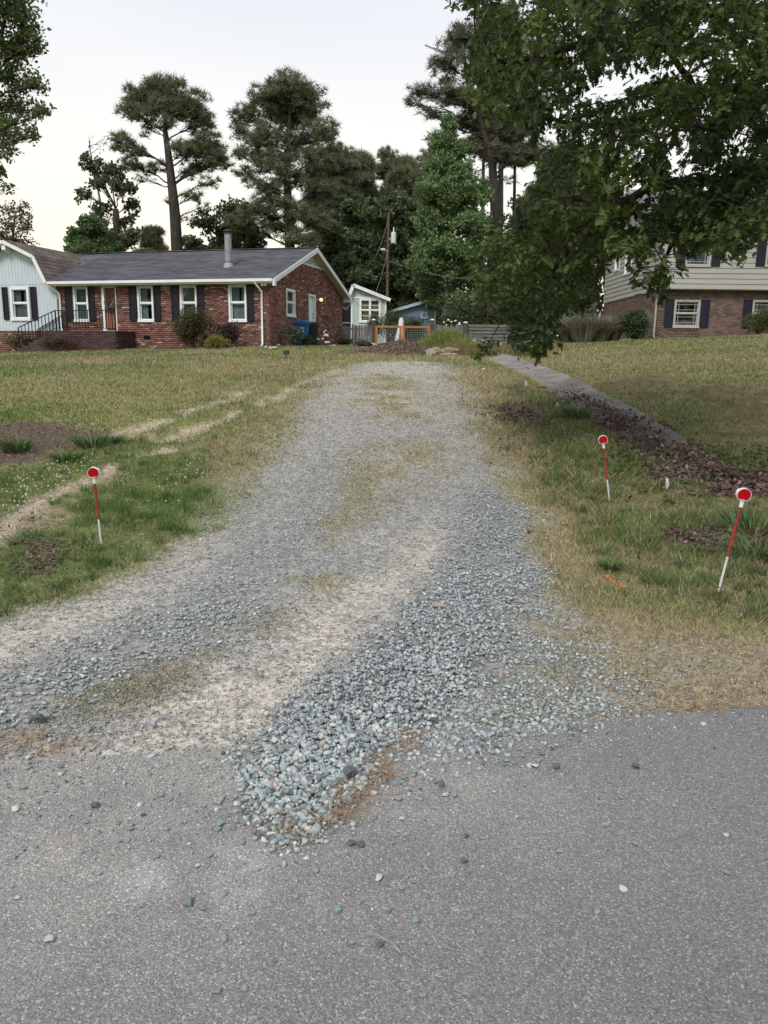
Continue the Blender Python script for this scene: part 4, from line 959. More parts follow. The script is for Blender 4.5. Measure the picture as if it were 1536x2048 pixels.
# ------------------------------------------------------------------ bins
def bin_(px, Y, hgt, wid, label, mat, lidmat, symbol, rz=.15):
    b = at(px, 690, Y); zg = float(gz(b[0], Y)); r = empty('wheeled_bin', (b[0], Y, zg), rz, label, 'bin', 'wheeled bins beside the brick house'); w = wid/2; d = wid*.55
    mb = MB(); t = .78
    mb.hull8([(-w*t, -d*t, .06), (w*t, -d*t, .06), (w*t, d*t, .06), (-w*t, d*t, .06), (-w, -d, hgt*.86), (w, -d, hgt*.86), (w, d, hgt*.86), (-w, d, hgt*.86)])
    o = mb.build('body', mat, r, bevel=.02)
    mb = MB(); mb.hull8([(-w-.025, -d-.03, hgt*.80), (w+.025, -d-.03, hgt*.80), (w+.025, d+.02, hgt*.80), (-w-.025, d+.02, hgt*.80), (-w-.035, -d-.035, hgt*.88), (w+.035, -d-.035, hgt*.88), (w+.035, d+.03, hgt*.88), (-w-.035, d+.03, hgt*.88)]); mb.build('rim', mat, r, bevel=.012)
    mb = MB(); mb.hull8([(-w-.045, -d-.06, hgt*.885), (w+.045, -d-.06, hgt*.885), (w+.045, d+.05, hgt*.90), (-w-.045, d+.05, hgt*.90), (-w*.8, -d*.8, hgt*.955), (w*.8, -d*.8, hgt*.955), (w*.8, d*.8, hgt), (-w*.8, d*.8, hgt)]); mb.build('lid', lidmat, r, bevel=.02)
    mb = MB(); mb.tube([(-w*.8, d+.1, hgt*.86), (w*.8, d+.1, hgt*.86)], .018, 6); mb.beam((-w*.8, d, hgt*.84), (-w*.8, d+.1, hgt*.86), .03, .04); mb.beam((w*.8, d, hgt*.84), (w*.8, d+.1, hgt*.86), .03, .04); mb.build('handle', mat, r)
    for s in (-1, 1): mb = MB(); mb.tube([(s*(w*.8), d*.8, .12), (s*(w*.8+.06), d*.8, .12)], .12, 14); mb.build('wheel', m_iron, r)
    if symbol:
        mb = MB(); yf = -d*.955; R_ = .105; zc = hgt*.60
        sl = (d-d*t)/(hgt*.86-.06)
        for k in range(3):
            t0 = math.radians(90+120*k); c0, s0 = math.cos(t0), math.sin(t0)
            def q(u, v): X_ = u*c0-v*s0; Z_ = u*s0+v*c0; zz = zc+Z_; return (X_, -(d*t+sl*(zz-.06))-.004, zz)
            # bent band with an arrow head
            mb.face([q(R_, -.05), q(R_+.0, .02), q(R_-.038, .02), q(R_-.038, -.038)][::-1]); mb.face([q(R_-.005, .02), q(R_-.075, .10), q(R_-.105, .082), q(R_-.038, .02)][::-1])
            mb.face([q(R_+.018, -.05), q(R_-.02, -.105), q(R_-.056, -.05)][::-1])
        for dz, w2 in ((-.16, .07),): mb.face([(-w2, -(d*t+sl*(zc+dz-.06))-.004, zc+dz-.012), (w2, -(d*t+sl*(zc+dz-.06))-.004, zc+dz-.012), (w2, -(d*t+sl*(zc+dz-.06))-.004, zc+dz+.012), (-w2, -(d*t+sl*(zc+dz-.06))-.004, zc+dz+.012)])
        mb.build('recycling_symbol', M('pale_print', (.6, .66, .72), .6), r)
m_bb = M('blue_bin_plastic', (.015, .10, .28), .45, .12, 4); 
bin_(602, 32.2, 1.06, .66, 'blue wheeled recycling bin with a white arrow symbol', m_bb, M('blue_lid', (.03, .12, .27), .4, .1, 4), True)
bin_(624.5, 33.2, 1.0, .52, 'dark grey-green wheeled bin half hidden behind the blue one', M('dark_bin_plastic', (.02, .024, .022), .5, .15, 4), M('dark_bin_lid', (.025, .03, .028), .45, .1, 4), False, .1)

# pale flat stones and little white things lying on the side steps
def chunk(name, p, size, mat, label=None, cat=None, group=None, seed=0, parent=None, flat=.6, rz=None):
    rr = random.Random(seed); bm = bmesh.new()
    for i in range(16):
        a = rr.uniform(0, 2*math.pi); z = rr.uniform(-1, 1); s = math.sqrt(1-z*z); k = rr.uniform(.8, 1); bm.verts.new((size[0]*s*math.cos(a)*k, size[1]*s*math.sin(a)*k, size[2]*z*k))
    bmesh.ops.convex_hull(bm, input=bm.verts); me = bpy.data.meshes.new(name); bm.to_mesh(me); bm.free(); me.materials.append(mat)
    o = bpy.data.objects.new(name, me); COL.objects.link(o); o.location = [float(v) for v in p]; o.rotation_euler[2] = rr.uniform(0, 6) if rz is None else rz; o.parent = parent
    if parent is None: tag(o, label, cat, group)
    return o
m_wst = M('whitish_stone', (.62, .60, .56), .8, .15, 9)
for i, (px, py, Y) in enumerate(((636, 678, 32.9), (645, 678, 32.8), (652, 685, 32.4), (656, 684.5, 32.4), (662, 692, 31.9), (668, 691.5, 31.9))):
    p = at(px, py, Y); chunk('pale_stone', p, (.10, .08, .05), m_wst, ['left whitish lump on the top side step', 'second whitish lump on the top side step, right of the bird ornament foot', 'left whitish lump on the middle side step', 'right whitish lump on the middle side step', 'left whitish lump on the lowest side step', 'right whitish lump on the lowest side step'][i], 'stone', 'whitish lumps on the side steps', seed=i)
def garden_bird():
    p = at(652, 674, 33.0); r = empty('garden_ornament', p, .3, 'white upright bird-like ornament on the top side step', 'ornament')
    mb = MB(); mb.tube([(-.13, 0, .02), (-.03, 0, .08), (.06, 0, .06), (.12, 0, .0)], [.01, .05, .06, .02], 8); mb.build('body', m_white, r, smooth=True)
    mb = MB(); mb.tube([(-.04, 0, .08), (-.09, 0, .2), (-.02, 0, .27), (.04, 0, .24)], [.025, .02, .022, .006], 6); mb.build('neck', m_white, r, smooth=True)
garden_bird()
# white stone bed edging at the house corner
for i, (px, py) in enumerate(((531, 691.5), (543, 692.5), (556, 693.5), (541, 699), (549, 698.5), (534, 697))):
    p = G(px, py); chunk('edging_stone', (p[0], p[1], p[2]+.04), (.18, .12, .07), M('grey_white_stone', (.42, .43, .40), .85, .2, 8), ['pale rock right under the corner downspout outlet', 'pale rock just right of the downspout outlet', 'pale rock farthest right along the corner bed', 'pale rock low in front of the downspout bed', 'rightmost pale rock of the front row at the corner bed', 'leftmost pale rock at the corner bed'][i], 'rock', 'pale rocks at the house corner', seed=20+i)

# small black address sign stuck in the lawn
def lawn_sign():
    p = G(573, 718); r = empty('lawn_sign', p, 0, 'small black sign on a short stake standing in the left lawn', 'sign')
    s = p[1]/1540; mb = MB(); mb.box(-.012, .012, -.008, .008, -.05, 10*s); mb.build('stake', m_iron, r)
    w, h, c = 6.2*s, 4.0*s, 12.6*s; mb = MB(); pts = [(-w, -h*.4+c), (-w*.75, -h+c), (w*.75, -h+c), (w, -h*.4+c), (w, h*.5+c), (w*.6, h+c), (-w*.6, h+c), (-w, h*.5+c)]
    mb.prism(pts, lambda u, v: (u, -.012, v), lambda u, v: (u, .008, v)); pb = mb.build('plaque', m_iron, r)
    mb = MB(); mb.prism([(a*.78, (b-c)*.7+c) for a, b in pts], lambda u, v: (u, -.018, v), lambda u, v: (u, -.0125, v)); mb.build('face_panel', M('dark_grey_panel', (.05, .05, .055), .5), pb)
lawn_sign()

# ------------------------------------------------------------------ reflective drive markers
m_redrefl = M('red_reflector', (.40, .003, .008), .55, .08, 30, .3, 300, spec=.12)
m_redtape = M('scuffed_red_paint', (.33, .035, .02), .6, .3, 30, .3, 80, color2=(.26, .05, .03))
m_plw = M('white_plastic', (.74, .73, .71), .4, .05, 6)
def marker(pb, pt, label, split=.5, seed=0, collar_tilt=0):
    b = G(*pb); t = at(pt[0], pt[1], b[1]); r = empty('drive_marker', b, 0, label, 'marker', 'red reflector stakes beside the drive')
    v = Vector([float(q) for q in (t-b)]); Ln = v.length; d = v.normalized(); hd = Ln-.075
    mb = MB(); mb.tube([d*-.05, d*(hd*split)], .0075, 8); mb.build('lower_rod', M('white_rod', (.62, .64, .64), .45, .1, 20), r)
    mb = MB(); pts = [d*(hd*split)]; rr = random.Random(seed); n = 9
    for i in range(1, n+1): pts.append(d*(hd*(split+(1-split)*i/n)))
    mb.tube(pts, [.0095]+[.0095+rr.uniform(-.001, .0012) for _ in range(n)], 8); mb.build('upper_rod', m_redtape, r)
    mb = MB(); mb.tube([d*(hd-.005), d*(hd+.03), d*(hd+.045)], [.0125, .0135, .022], 10); hs_ = mb.build('socket', m_plw, r, smooth=False)
    c = d*Ln; ax = Vector((-.02+.1*(b[0] < 0)*1-.12*(b[0] > 2), -1, -.08)).normalized()
    R_ = .041
    def ring(profile, name, mat, par, n=28):
        a1 = ax.cross(Vector((0, 0, 1))).normalized(); a2 = a1.cross(ax); mb = MB(); m = len(profile)
        for (w, rad) in profile:
            for k in range(n): tt = 2*math.pi*k/n; mb.v.append(tuple(c+ax*w+(a1*math.cos(tt)+a2*math.sin(tt))*rad))
        for i in range(m-1):
            for k in range(n): k2 = (k+1) % n; mb.f.append((i*n+k, i*n+k2, (i+1)*n+k2, (i+1)*n+k)); mb.c.append(None)
        mb.f.append(tuple(range(n-1, -1, -1))); mb.f.append(tuple((m-1)*n+k for k in range(n))); mb.c += [None, None]
        o = mb.build(name, mat, par); return o
    hz = ring([(-.060, R_*.80), (-.056, R_*.88), (-.02, R_*.90), (-.018, R_*1.07), (.006, R_*1.07), (.006, R_*1.0), (.003, R_*.99)], 'housing', m_plw, r)
    ring([(.0035, R_*.985), (.006, R_*.97), (.007, .004), (.0075, .003)], 'red_reflector', m_redrefl, r)
    a1 = ax.cross(Vector((0, 0, 1))).normalized(); a2 = a1.cross(ax)
    for k in (-1, 0, 1):
        mb = MB(); ang = math.pi/2+k*.42; rad = R_*.905; p0 = c-ax*.046+(a1*math.cos(ang)-a2*math.sin(ang)*(1 if a2.z < 0 else -1))*rad
        mb.beam(p0-ax*.006, p0+ax*.006, .010, .003); mb.build('slot', m_iron, hz)
    bs_ = MB(); 
    for k in range(7):
        aa = rr.uniform(0, 6.28); bs_.beam((.01*math.cos(aa), .01*math.sin(aa), -.01), (.035*math.cos(aa), .035*math.sin(aa), .012), .012, .01)
    bs_.build('disturbed_soil', M('fresh_dirt', (.10, .06, .035), .95, .3, 30), r)
marker((203, 1092), (187, 946), 'leaning red and white reflector stake in the grass left of the drive', .43, 1)
marker((1219, 1004), (1206, 880), 'upright red and white reflector stake standing alone beyond the right grass edge', .42, 2)
marker((1436, 1186), (1488, 990), 'strongly tilted red and white reflector stake nearest the road', .43, 3)

# white survey flags
def flag(px, py, h, label, open_=False, seed=0):
    g = G(px, py); s = g[1]/1540; rr = random.Random(seed); r = empty('survey_flag', g, 0, label, 'flag', 'small white marker flags along the right verge')
    mb = MB(); H_ = h*s; mb.tube([(0, 0, -.03), (.004, 0, H_)], .003, 5); mb.build('wire', m_metal, r)
    mb = MB(); n = 6; w = .075 if not open_ else .085; top = H_; L_ = min(.17, H_*.95)
    prev = None
    for i in range(n+1):
        t = i/n; hw = w*(.35+.5*t)*(1 if t < .8 else .6); dy = .012*math.sin(t*5+seed)
        cur = ((.004-hw*.5, dy-.005, top-L_*t), (.004, dy+.02, top-L_*t-.005), (.004+hw*.6, dy-.01, top-L_*t*(.9)))
        if prev:
            for a in range(2):
                if open_ and 1 <= i <= 4 and a == 0: continue
                mb.face([prev[a], prev[a+1], cur[a+1], cur[a]])
        prev = cur
    mb.build('pennant_cloth', M('white_flag_cloth', (.72, .72, .66), .8, .1, 20, trans=.2), r)
flag(1050, 776, 16, 'white flag drooping in tall grass closest to the concrete walk start', seed=1)
flag(1113, 818, 14, 'white flag by the broken left edge of the walk', seed=2)
flag(1329, 983, 28, 'white folded flag between the two right reflector stakes', True, 3)
p = G(968, 742); chunk('white_scrap', (p[0], p[1], p[2]+.03), (.09, .05, .04), m_wst, 'crumpled white scrap lying at the far right edge of the drive', 'scrap', seed=44)
# broken pipe on the leaves at the right edge, curb fragments
p = G(1528, 975); mb = MB(); mb.tube([(-.09, 0, .02), (.25, .03, .025)], .022, 10); o = mb.build('concrete_pipe', m_concrete); o.location = p; tag(o, 'short pale pipe piece lying on dead leaves behind the nearest stake', 'pipe')
for i, (px, py, s_) in enumerate(((1196, 846, .14), (1338, 912, .13), (1302, 900, .1), (1128, 806, .17), (1180, 872, .07))):
    p = G(px, py); chunk('concrete_fragment', (p[0], p[1], p[2]+.01), (s_, s_*.7, .035), m_concrete, ['flat concrete fragment left of the buried walk, behind the lone upright stake', 'concrete fragment at the near end of the leaf-covered walk', 'concrete fragment among leaves just before the last near one', 'widest broken fragment where the walk meets the second flag', 'smallest concrete fragment directly behind the upright stake'][i], 'rubble', 'broken concrete beside the walk', seed=60+i)
# orange utility paint sprayed on the ground
def paint():
    a, b, c = G(1207, 1153), G(1232, 1170), G(1246, 1178); V = []; Tt = []
    n = 70; t = rng.random(n); p = np.array([a, b, c]); x = np.interp(t, [0, .6, 1], p[:, 0])+rng.normal(size=n)*.012; y = np.interp(t, [0, .6, 1], p[:, 1])+rng.normal(size=n)*.02
    z = gz(x, y)+.012; tv = np.array([(-.011, -.006, 0), (.011, -.004, 0), (.002, .011, .002)])
    V, T = scatter(tv, np.array([(0, 1, 2)]), np.stack([x, y, z], 1), rotz(rng.random(n)*6.28), .5+rng.random(n)); o = fast('utility_paint', V, T, M('orange_spray_paint', (.75, .17, .08), .7, .2, 30)); tag(o, 'faded orange spray paint streak on dry grass near the right stakes', 'paint mark', kind='stuff')
paint()

# ------------------------------------------------------------------ utility pole and wires
def pole():
    Y = 46; b = at(774, 600, Y); t = at(777.5, 424, Y); zg = float(gz(b[0], Y)); r = empty('utility_pole', (b[0], Y, zg), 0, 'wooden utility pole with a grey transformer can rising behind the sheds', 'utility pole')
    top = Vector((t[0]-b[0], 0, t[2]-zg)); mb = MB(); mb.tube([(0, 0, -.2), top], [.10, .07], 10); mb.build('shaft', M('brown_pole_wood', (.11, .065, .05), .9, .3, 8, .3), r)
    a = at(787, 487, Y); c = at(787.5, 467, Y); x = a[0]-b[0]; mb = MB(); mb.tube([(x, -.15, a[2]-zg), (x, -.15, c[2]-zg), (x, -.15, c[2]-zg+.06)], [.15, .15, .08], 14); tr = mb.build('transformer', M('light_grey_steel', (.55, .60, .64), .45, .05, 5), r)
    mb = MB(); mb.tube([(x, -.15, c[2]-zg+.06), (x, -.15, c[2]-zg+.32)], [.04, .03], 8); mb.build('bushing', m_white_old, tr)
    mb = MB(); mb.beam((top.x*.85, 0, a[2]-zg+.25), (x-.1, -.15, a[2]-zg+.25), .06, .1); mb.build('bracket', m_metal, r)
    mb = MB(); q = at(766, 500, Y); mb.tube([(q[0]-b[0]-.12, -.2, q[2]-zg), (q[0]-b[0]+.12, -.2, q[2]-zg)], [.06, .05], 8); mb.beam((q[0]-b[0], -.2, q[2]-zg), (top.x*.5, 0, q[2]-zg-.05), .04, .04); mb.build('junction', m_white_old, r)
    return r
pole()
def wire(label, P_, rad=.02, mat=None, sag=.3):
    pts = []; P_ = [np.array(p) for p in P_]
    for i in range(len(P_)-1):
        for k in range(10): t = k/10; q = P_[i]*(1-t)+P_[i+1]*t; q = q-np.array([0, 0, sag*4*t*(1-t)]); pts.append(q)
    pts.append(P_[-1]); b = pts[0]; mb = MB(); mb.tube([p-b for p in pts], rad, 5); o = mb.build('power_wire', mat or m_metal); o.location = b; tag(o, label, 'wire', 'wires strung from the utility pole')
m_lw = M('pale_cable', (.20, .21, .18), .7); m_dw = M('dark_cable', (.06, .06, .055), .7)
wire('pale drooping cable from the pole to the brick house eave', [at(776, 500, 45.8), at(700, 588, 38.3)], .010, m_lw, 1.6)
wire('thin cable dropping steeply left of the pole top', [at(777, 435, 45.8), at(752, 512, 43)], .009, m_lw, .2)
wire('dark cable crossing left behind the brick gable', [at(752, 512, 43), at(690, 545, 41)], .012, m_dw, .3)
wire('thin cable running right from the pole through the trees', [at(778, 522, 45.8), at(1000, 557, 42)], .009, m_lw, .35)

# ------------------------------------------------------------------ twig, chip
p = G(786, 1897); mb = MB(); mb.tube([(-.045, .035, .006), (0, .0, .008), (.02, -.03, .006)], [.003, .0045, .003], 6); o = mb.build('twig', M('pale_twig_bark', (.26, .23, .20), .9, .3, 30)); o.location = (p[0], p[1], .006); tag(o, 'short grey twig lying alone on the asphalt', 'twig')
p = G(875, 1226); mb = MB(); mb.hull8([(-.035, -.01, 0), (.035, -.012, 0), (.03, .012, 0), (-.035, .01, 0), (-.033, -.008, .018), (.034, -.01, .014), (.028, .01, .014), (-.033, .008, .018)]); o = mb.build('wood_chip', M('pale_wood_chip', (.42, .33, .27), .8, .2, 20)); o.location = (p[0], p[1], p[2]+.045); tag(o, 'pinkish wood chip lying on the coarse gravel strip', 'wood chip')

# ------------------------------------------------------------------ trees
RHOMB = (np.array([(0, 0, 0), (.5, .32, .08), (1, 0, 0), (.5, -.32, .08)]), np.array([(0, 1, 2), (0, 2, 3)]))
def needle_tuft(n=7):
    V = []; T = []; r = random.Random(5)
    for i in range(n):
        a = r.uniform(0, 6.28); e = r.uniform(.1, 1.4); d = np.array([math.cos(a)*math.cos(e), math.sin(a)*math.cos(e), math.sin(e)])
        s = np.cross(d, [r.uniform(-1, 1), r.uniform(-1, 1), .3]); s /= np.linalg.norm(s); b = len(V)
        V += [d*.05-s*.05, d*.05+s*.05, d]; T.append((b, b+1, b+2))
    return np.array(V), np.array(T)
NEEDLE = needle_tuft()
def curve(a, b, n=5, lift=.0, wob=.05, r=random):
    a = np.array(a, float); b = np.array(b, float); L_ = np.linalg.norm(b-a); pts = []
    for i in range(n+1):
        t = i/n; p = a*(1-t)+b*t; p[2] += lift*L_*4*t*(1-t)*.25; p += np.array([r.uniform(-1, 1), r.uniform(-1, 1), r.uniform(-1, 1)])*wob*L_*(0 if i in (0, n) else 1); pts.append(p)
    return pts
def tree(name, label, cat, Y, trunk, blobs, leaf='needle', n=9000, size=.28, pal=((.045, .06, .03), (.085, .09, .045)), bark=None, group=None, tsides=10, clump=.55, limbs=True, sparse=0, seed=0, depth=.8, droop=0, twig=True):
    """trunk [(px,py,width px)...] from base up; blobs [(px,py,rx,ry,weight)] in survey units, turned into a real crown with depth"""
    r = random.Random(seed+100); g = np.random.default_rng(seed+100); k = Y/1540*1.0
    tp = [at(a, b, Y) for a, b, c in trunk]; base = tp[0].copy(); zg = float(gz(base[0], Y)); base[2] = zg; tp = [base+np.array([0, 0, -.2])]+[p for p in tp if p[2] > zg+.3]; tr = [trunk[0][2]*k/2*1.15]+[c*k/2 for (a, b, c), p in zip(trunk, [at(a, b, Y) for a, b, c in trunk]) if p[2] > zg+.3]
    root = empty(name, base, 0, label, cat, group)
    tw = MB(); tw.tube([p-base for p in tp], tr, tsides)
    tz = np.array([p[2] for p in tp]); 
    def on_trunk(z):
        z = min(max(z, tz[1]), tz[-1]); return np.array([np.interp(z, tz, [p[i] for p in tp]) for i in range(3)]), float(np.interp(z, tz, tr))
    pos = []; W_ = sum(b[4]*b[2]*b[3] for b in blobs)
    cpos = []; cw = []; crad = []
    for (px, py, rx, ry, w) in blobs:
        c = at(px, py, Y+r.uniform(-1, 1)*rx*k*depth*.8); R3 = np.array([rx*k, rx*k*depth, ry*k])
        d = abs(c[0]-tp[0][0])
        if limbs:
            s, rad = on_trunk(c[2]-.15*R3[2]-.45*abs(c[0]-on_trunk(c[2])[0][0])*(1 if droop <= 0 else -.2)); e = c-(c-s)*.15
            lr = max(.025, min(rad*.55, .012*np.linalg.norm(e-s)+.03)); pts = curve(s, e, 5, .12, .05, r); tw.tube([p-base for p in pts], [lr*(1-.75*i/5) for i in range(6)], 5)
        nc = max(7, int(w*11*(rx*ry)**.5/14*(3.6 if leaf == 'needle' else 2.3))); rc_ = clump*(R3[0]*R3[2])**.5*(.43 if leaf == 'needle' else .62)
        for i in range(nc):
            v = g.normal(size=3); v /= np.linalg.norm(v); q = c+v*R3*(g.random()**.5)*(1.02 if leaf == 'needle' else .9); cpos.append(q); cs_ = r.uniform(.45, 1.3); cw.append(w*rx*ry/nc*cs_**2); crad.append(rc_*cs_)
            if limbs and twig:
                s = pts[r.choice((2, 3, 4, 5))]; tt = curve(s, q, 3, .05, .06, r); tw.tube([p-base for p in tt], [lr*.32, lr*.25, lr*.18, .008+lr*.05], 3, cap=False)
    cpos = np.array(cpos); cw = np.array(cw)/sum(cw); crad = np.array(crad)
    ci = g.choice(len(cpos), size=n, p=cw); v = g.normal(size=(n, 3)); v /= np.linalg.norm(v, axis=1)[:, None]
    rr = crad[ci]*(g.random(n)**.42); q = cpos[ci]+v*rr[:, None]*np.array([1, 1, .5 if leaf == 'needle' else .8]); q[:, 2] = np.maximum(q[:, 2], zg+.3)
    if len(tw.f): tw.build('trunk', bark or m_bark, root, smooth=True)
    tv, tf = NEEDLE if leaf == 'needle' else RHOMB
    R_ = randrot(n) if leaf != 'needle' else rotz(g.random(n)*6.28)
    if leaf == 'needle':   # tip the tufts outward from their clump
        ax = v.copy(); ax[:, 2] = np.abs(ax[:, 2])*.6+.5; ax /= np.linalg.norm(ax, axis=1)[:, None]
        x_ = np.cross(ax, g.normal(size=(n, 3))); x_ /= np.linalg.norm(x_, axis=1)[:, None]; y_ = np.cross(ax, x_); R_ = np.stack([x_, y_, ax], 2)
    V, T = scatter(tv, tf, q-base, R_, size*(.65+.7*g.random(n)))
    cb = g.random(len(cpos)); a, b = np.array(pal[0]), np.array(pal[1]); m = np.clip(cb[ci]*.65+g.random(n)*.5, 0, 1)[:, None]
    col = (a*(1-m)+b*m)*(.8+.4*g.random(n))[:, None]
    fast('crown', V, T, m_needle if leaf == 'needle' else m_leaf, root, col=np.repeat(col, len(tf), 0))
    return root

PINE = ((.072, .090, .050), (.180, .200, .105)); HW = ((.04, .062, .025), (.10, .14, .055)); LITE = ((.08, .14, .05), (.15, .22, .085)); DULL = ((.075, .085, .05), (.15, .165, .085))
tree('pine_tree', 'tall pine with a bare bent trunk rising above the middle of the brick house roof', 'tree', 50,
     [(357, 640, 24), (354, 500, 22), (350, 430, 20), (345, 380, 17), (337, 310, 13), (330, 260, 9), (333, 210, 5), (338, 175, 3)],
     [(332, 182, 44, 26, 1.2), (285, 200, 34, 28, 1), (385, 215, 36, 30, 1), (330, 225, 42, 28, 1), (400, 245, 26, 24, .8), (262, 225, 28, 20, .8), (245, 285, 26, 18, .8), (270, 300, 24, 14, .6), (300, 260, 26, 16, .35), (372, 300, 36, 16, 1.1), (415, 292, 32, 22, 1.1), (265, 330, 26, 13, .8), (310, 335, 20, 10, .6), (400, 330, 34, 15, .7), (440, 320, 26, 18, .9), (380, 350, 24, 12, .4), (290, 355, 26, 8, .3), (420, 365, 24, 12, .5), (385, 393, 26, 9, .7), (335, 400, 9, 9, .3), (370, 440, 16, 8, .25), (410, 410, 14, 8, .2)], n=5600, size=.34, pal=PINE, seed=1)
tree('pine_tree', 'broad tall pine with layered dense crown directly behind the gable end of the brick house', 'tree', 50,
     [(582, 640, 22), (580, 500, 20), (577, 420, 17), (574, 360, 14), (578, 290, 10), (580, 220, 6), (583, 170, 3)],
     [(578, 175, 42, 26, 1.3), (545, 200, 44, 28, 1.2), (615, 205, 40, 30, 1.2), (580, 230, 55, 30, 1.2), (490, 232, 28, 20, .9), (480, 265, 22, 16, .7), (520, 270, 38, 24, 1), (640, 265, 36, 26, 1.2), (590, 290, 50, 26, 1.1), (500, 305, 34, 18, .9), (545, 330, 44, 22, 1), (635, 320, 40, 26, 1.1), (600, 355, 46, 22, 1.1), (535, 375, 38, 18, 1), (490, 350, 30, 14, .5), (640, 380, 34, 20, 1), (560, 405, 40, 18, 1), (515, 420, 40, 20, 1), (600, 430, 40, 22, 1), (640, 440, 26, 20, .9), (550, 455, 44, 20, 1), (480, 445, 34, 20, 1), (600, 475, 40, 18, 1)], n=10000, size=.34, pal=PINE, seed=2)
tree('pine_tree', 'dark leaning pine towering above the pale conical tree', 'tree', 48,
     [(985, 660, 26), (985, 560, 22), (985, 480, 20), (990, 420, 18), (985, 330, 15), (965, 250, 12), (935, 160, 9), (925, 90, 5)],
     [(925, 85, 40, 30, 1.1), (890, 130, 34, 24, .9), (960, 130, 44, 34, 1.2), (845, 185, 32, 14, .9), (830, 205, 20, 10, .5), (900, 190, 40, 24, 1), (860, 225, 26, 10, .6), (960, 210, 44, 30, 1.1), (1010, 170, 50, 40, 1.1), (920, 250, 34, 18, .8), (880, 275, 26, 12, .6), (980, 270, 44, 26, 1.1), (1040, 240, 50, 40, 1.1), (950, 300, 30, 14, .8), (1020, 310, 50, 22, 1.1), (1070, 300, 40, 20, 1), (870, 320, 22, 12, .5), (850, 90, 1, 1, .1), (1000, 60, 50, 40, 1), (1070, 130, 60, 60, .9)], n=9000, size=.34, pal=((.065, .070, .052), (.155, .155, .10)), seed=3)
tree('tulip_tree', 'fresh green conical tree standing in front of the dark pines', 'tree', 46,
     [(890, 660, 16), (892, 600, 14), (893, 520, 11), (893, 420, 8), (895, 320, 5), (897, 250, 2)],
     [(898, 250, 17, 24, 1.2), (890, 290, 32, 26, 1.2), (912, 300, 28, 26, 1.1), (885, 335, 40, 28, 1.2), (925, 345, 34, 28, 1.2), (875, 380, 44, 30, 1.2), (935, 390, 38, 26, 1.2), (900, 420, 60, 30, 1.1), (960, 385, 26, 24, 1.1), (860, 440, 34, 30, 1.1), (950, 450, 44, 30, 1), (870, 490, 44, 30, 1.1), (930, 500, 50, 30, 1), (850, 530, 34, 28, 1), (900, 550, 54, 30, 1), (950, 560, 40, 30, .9), (880, 595, 46, 24, .9), (935, 605, 44, 22, .9), (850, 570, 24, 20, .8)], leaf='leaf', n=56000, size=.165, pal=((.11, .17, .07), (.20, .29, .12)), bark=m_bark_grey, seed=4, depth=.9)
tree('broken_tree', 'scraggly tree with a snapped dark trunk left of the tall pine', 'tree', 46,
     [(236, 640, 14), (235, 505, 13), (233, 440, 13), (231, 418, 11)],
     [(225, 345, 26, 22, .8), (185, 330, 24, 18, .8), (195, 365, 24, 20, .6), (245, 375, 26, 20, .8), (165, 390, 18, 14, .5), (270, 410, 20, 18, .5), (205, 420, 24, 18, .7), (250, 440, 30, 16, .5), (265, 480, 24, 24, .8), (200, 455, 28, 18, .6), (170, 315, 12, 8, .4), (235, 480, 26, 24, .9)], leaf='leaf', n=4800, size=.21, pal=DULL, seed=5)
tree('bare_treetop', 'leafless thin treetop poking up behind the broken tree', 'tree', 58,
     [(198, 640, 6), (200, 400, 4), (180, 300, 2), (178, 275, 1)], [(180, 285, 9, 22, .2), (205, 290, 12, 24, .2), (212, 275, 8, 20, .2), (170, 315, 8, 16, .2)], leaf='leaf', n=60, size=.15, pal=DULL, bark=m_bark_grey, seed=6)
tree('round_green_tree', 'rounded bright green tree just above the left end of the brick roof', 'tree', 44,
     [(185, 640, 10), (185, 520, 9), (187, 470, 5)], [(185, 452, 28, 18, 1), (160, 478, 30, 20, 1), (205, 480, 28, 22, 1), (180, 500, 46, 18, 1.1), (145, 500, 18, 10, .9), (225, 500, 20, 16, .8), (170, 530, 46, 20, 1)], leaf='leaf', n=13000, size=.19, pal=LITE, seed=7)
tree('leafy_street_tree', 'large leafy tree whose crown enters at the top left above the white wing', 'tree', 34,
     [(-110, 690, 30), (-105, 480, 26), (-70, 300, 20), (-20, 160, 12), (10, 40, 6)],
     [(25, 20, 46, 34, 1.1), (60, 60, 34, 26, 1), (30, 95, 50, 30, 1.1), (75, 95, 22, 20, .8), (15, 150, 54, 34, 1), (70, 165, 32, 22, .8), (85, 225, 26, 18, .7), (35, 210, 44, 26, .8), (20, 260, 40, 24, .7), (60, 265, 22, 18, .6), (10, 300, 36, 22, .5), (-30, 230, 60, 60, .9), (0, 345, 22, 20, .5), (-50, 90, 70, 70, 1), (-40, -40, 90, 60, .9), (40, -20, 40, 30, .9), (-100, 0, 90, 90, .9), (-90, 320, 60, 50, .8), (15, 375, 14, 16, .4)], leaf='leaf', n=15500, size=.165, pal=((.075, .115, .04), (.18, .23, .085)), bark=m_bark_grey, seed=8, clump=.6)
tree('sparse_tree', 'thin reddish young tree behind the white wing roof', 'tree', 40,
     [(20, 700, 6), (25, 480, 5), (30, 430, 3)], [(25, 420, 40, 16, .8), (50, 410, 20, 12, .6), (20, 450, 46, 18, 1), (50, 455, 20, 16, .7), (30, 480, 44, 14, .9), (0, 470, 20, 20, .8), (45, 435, 26, 10, .6)], leaf='leaf', n=1300, size=.14, pal=((.12, .09, .06), (.17, .16, .08)), bark=m_bark_grey, seed=9)
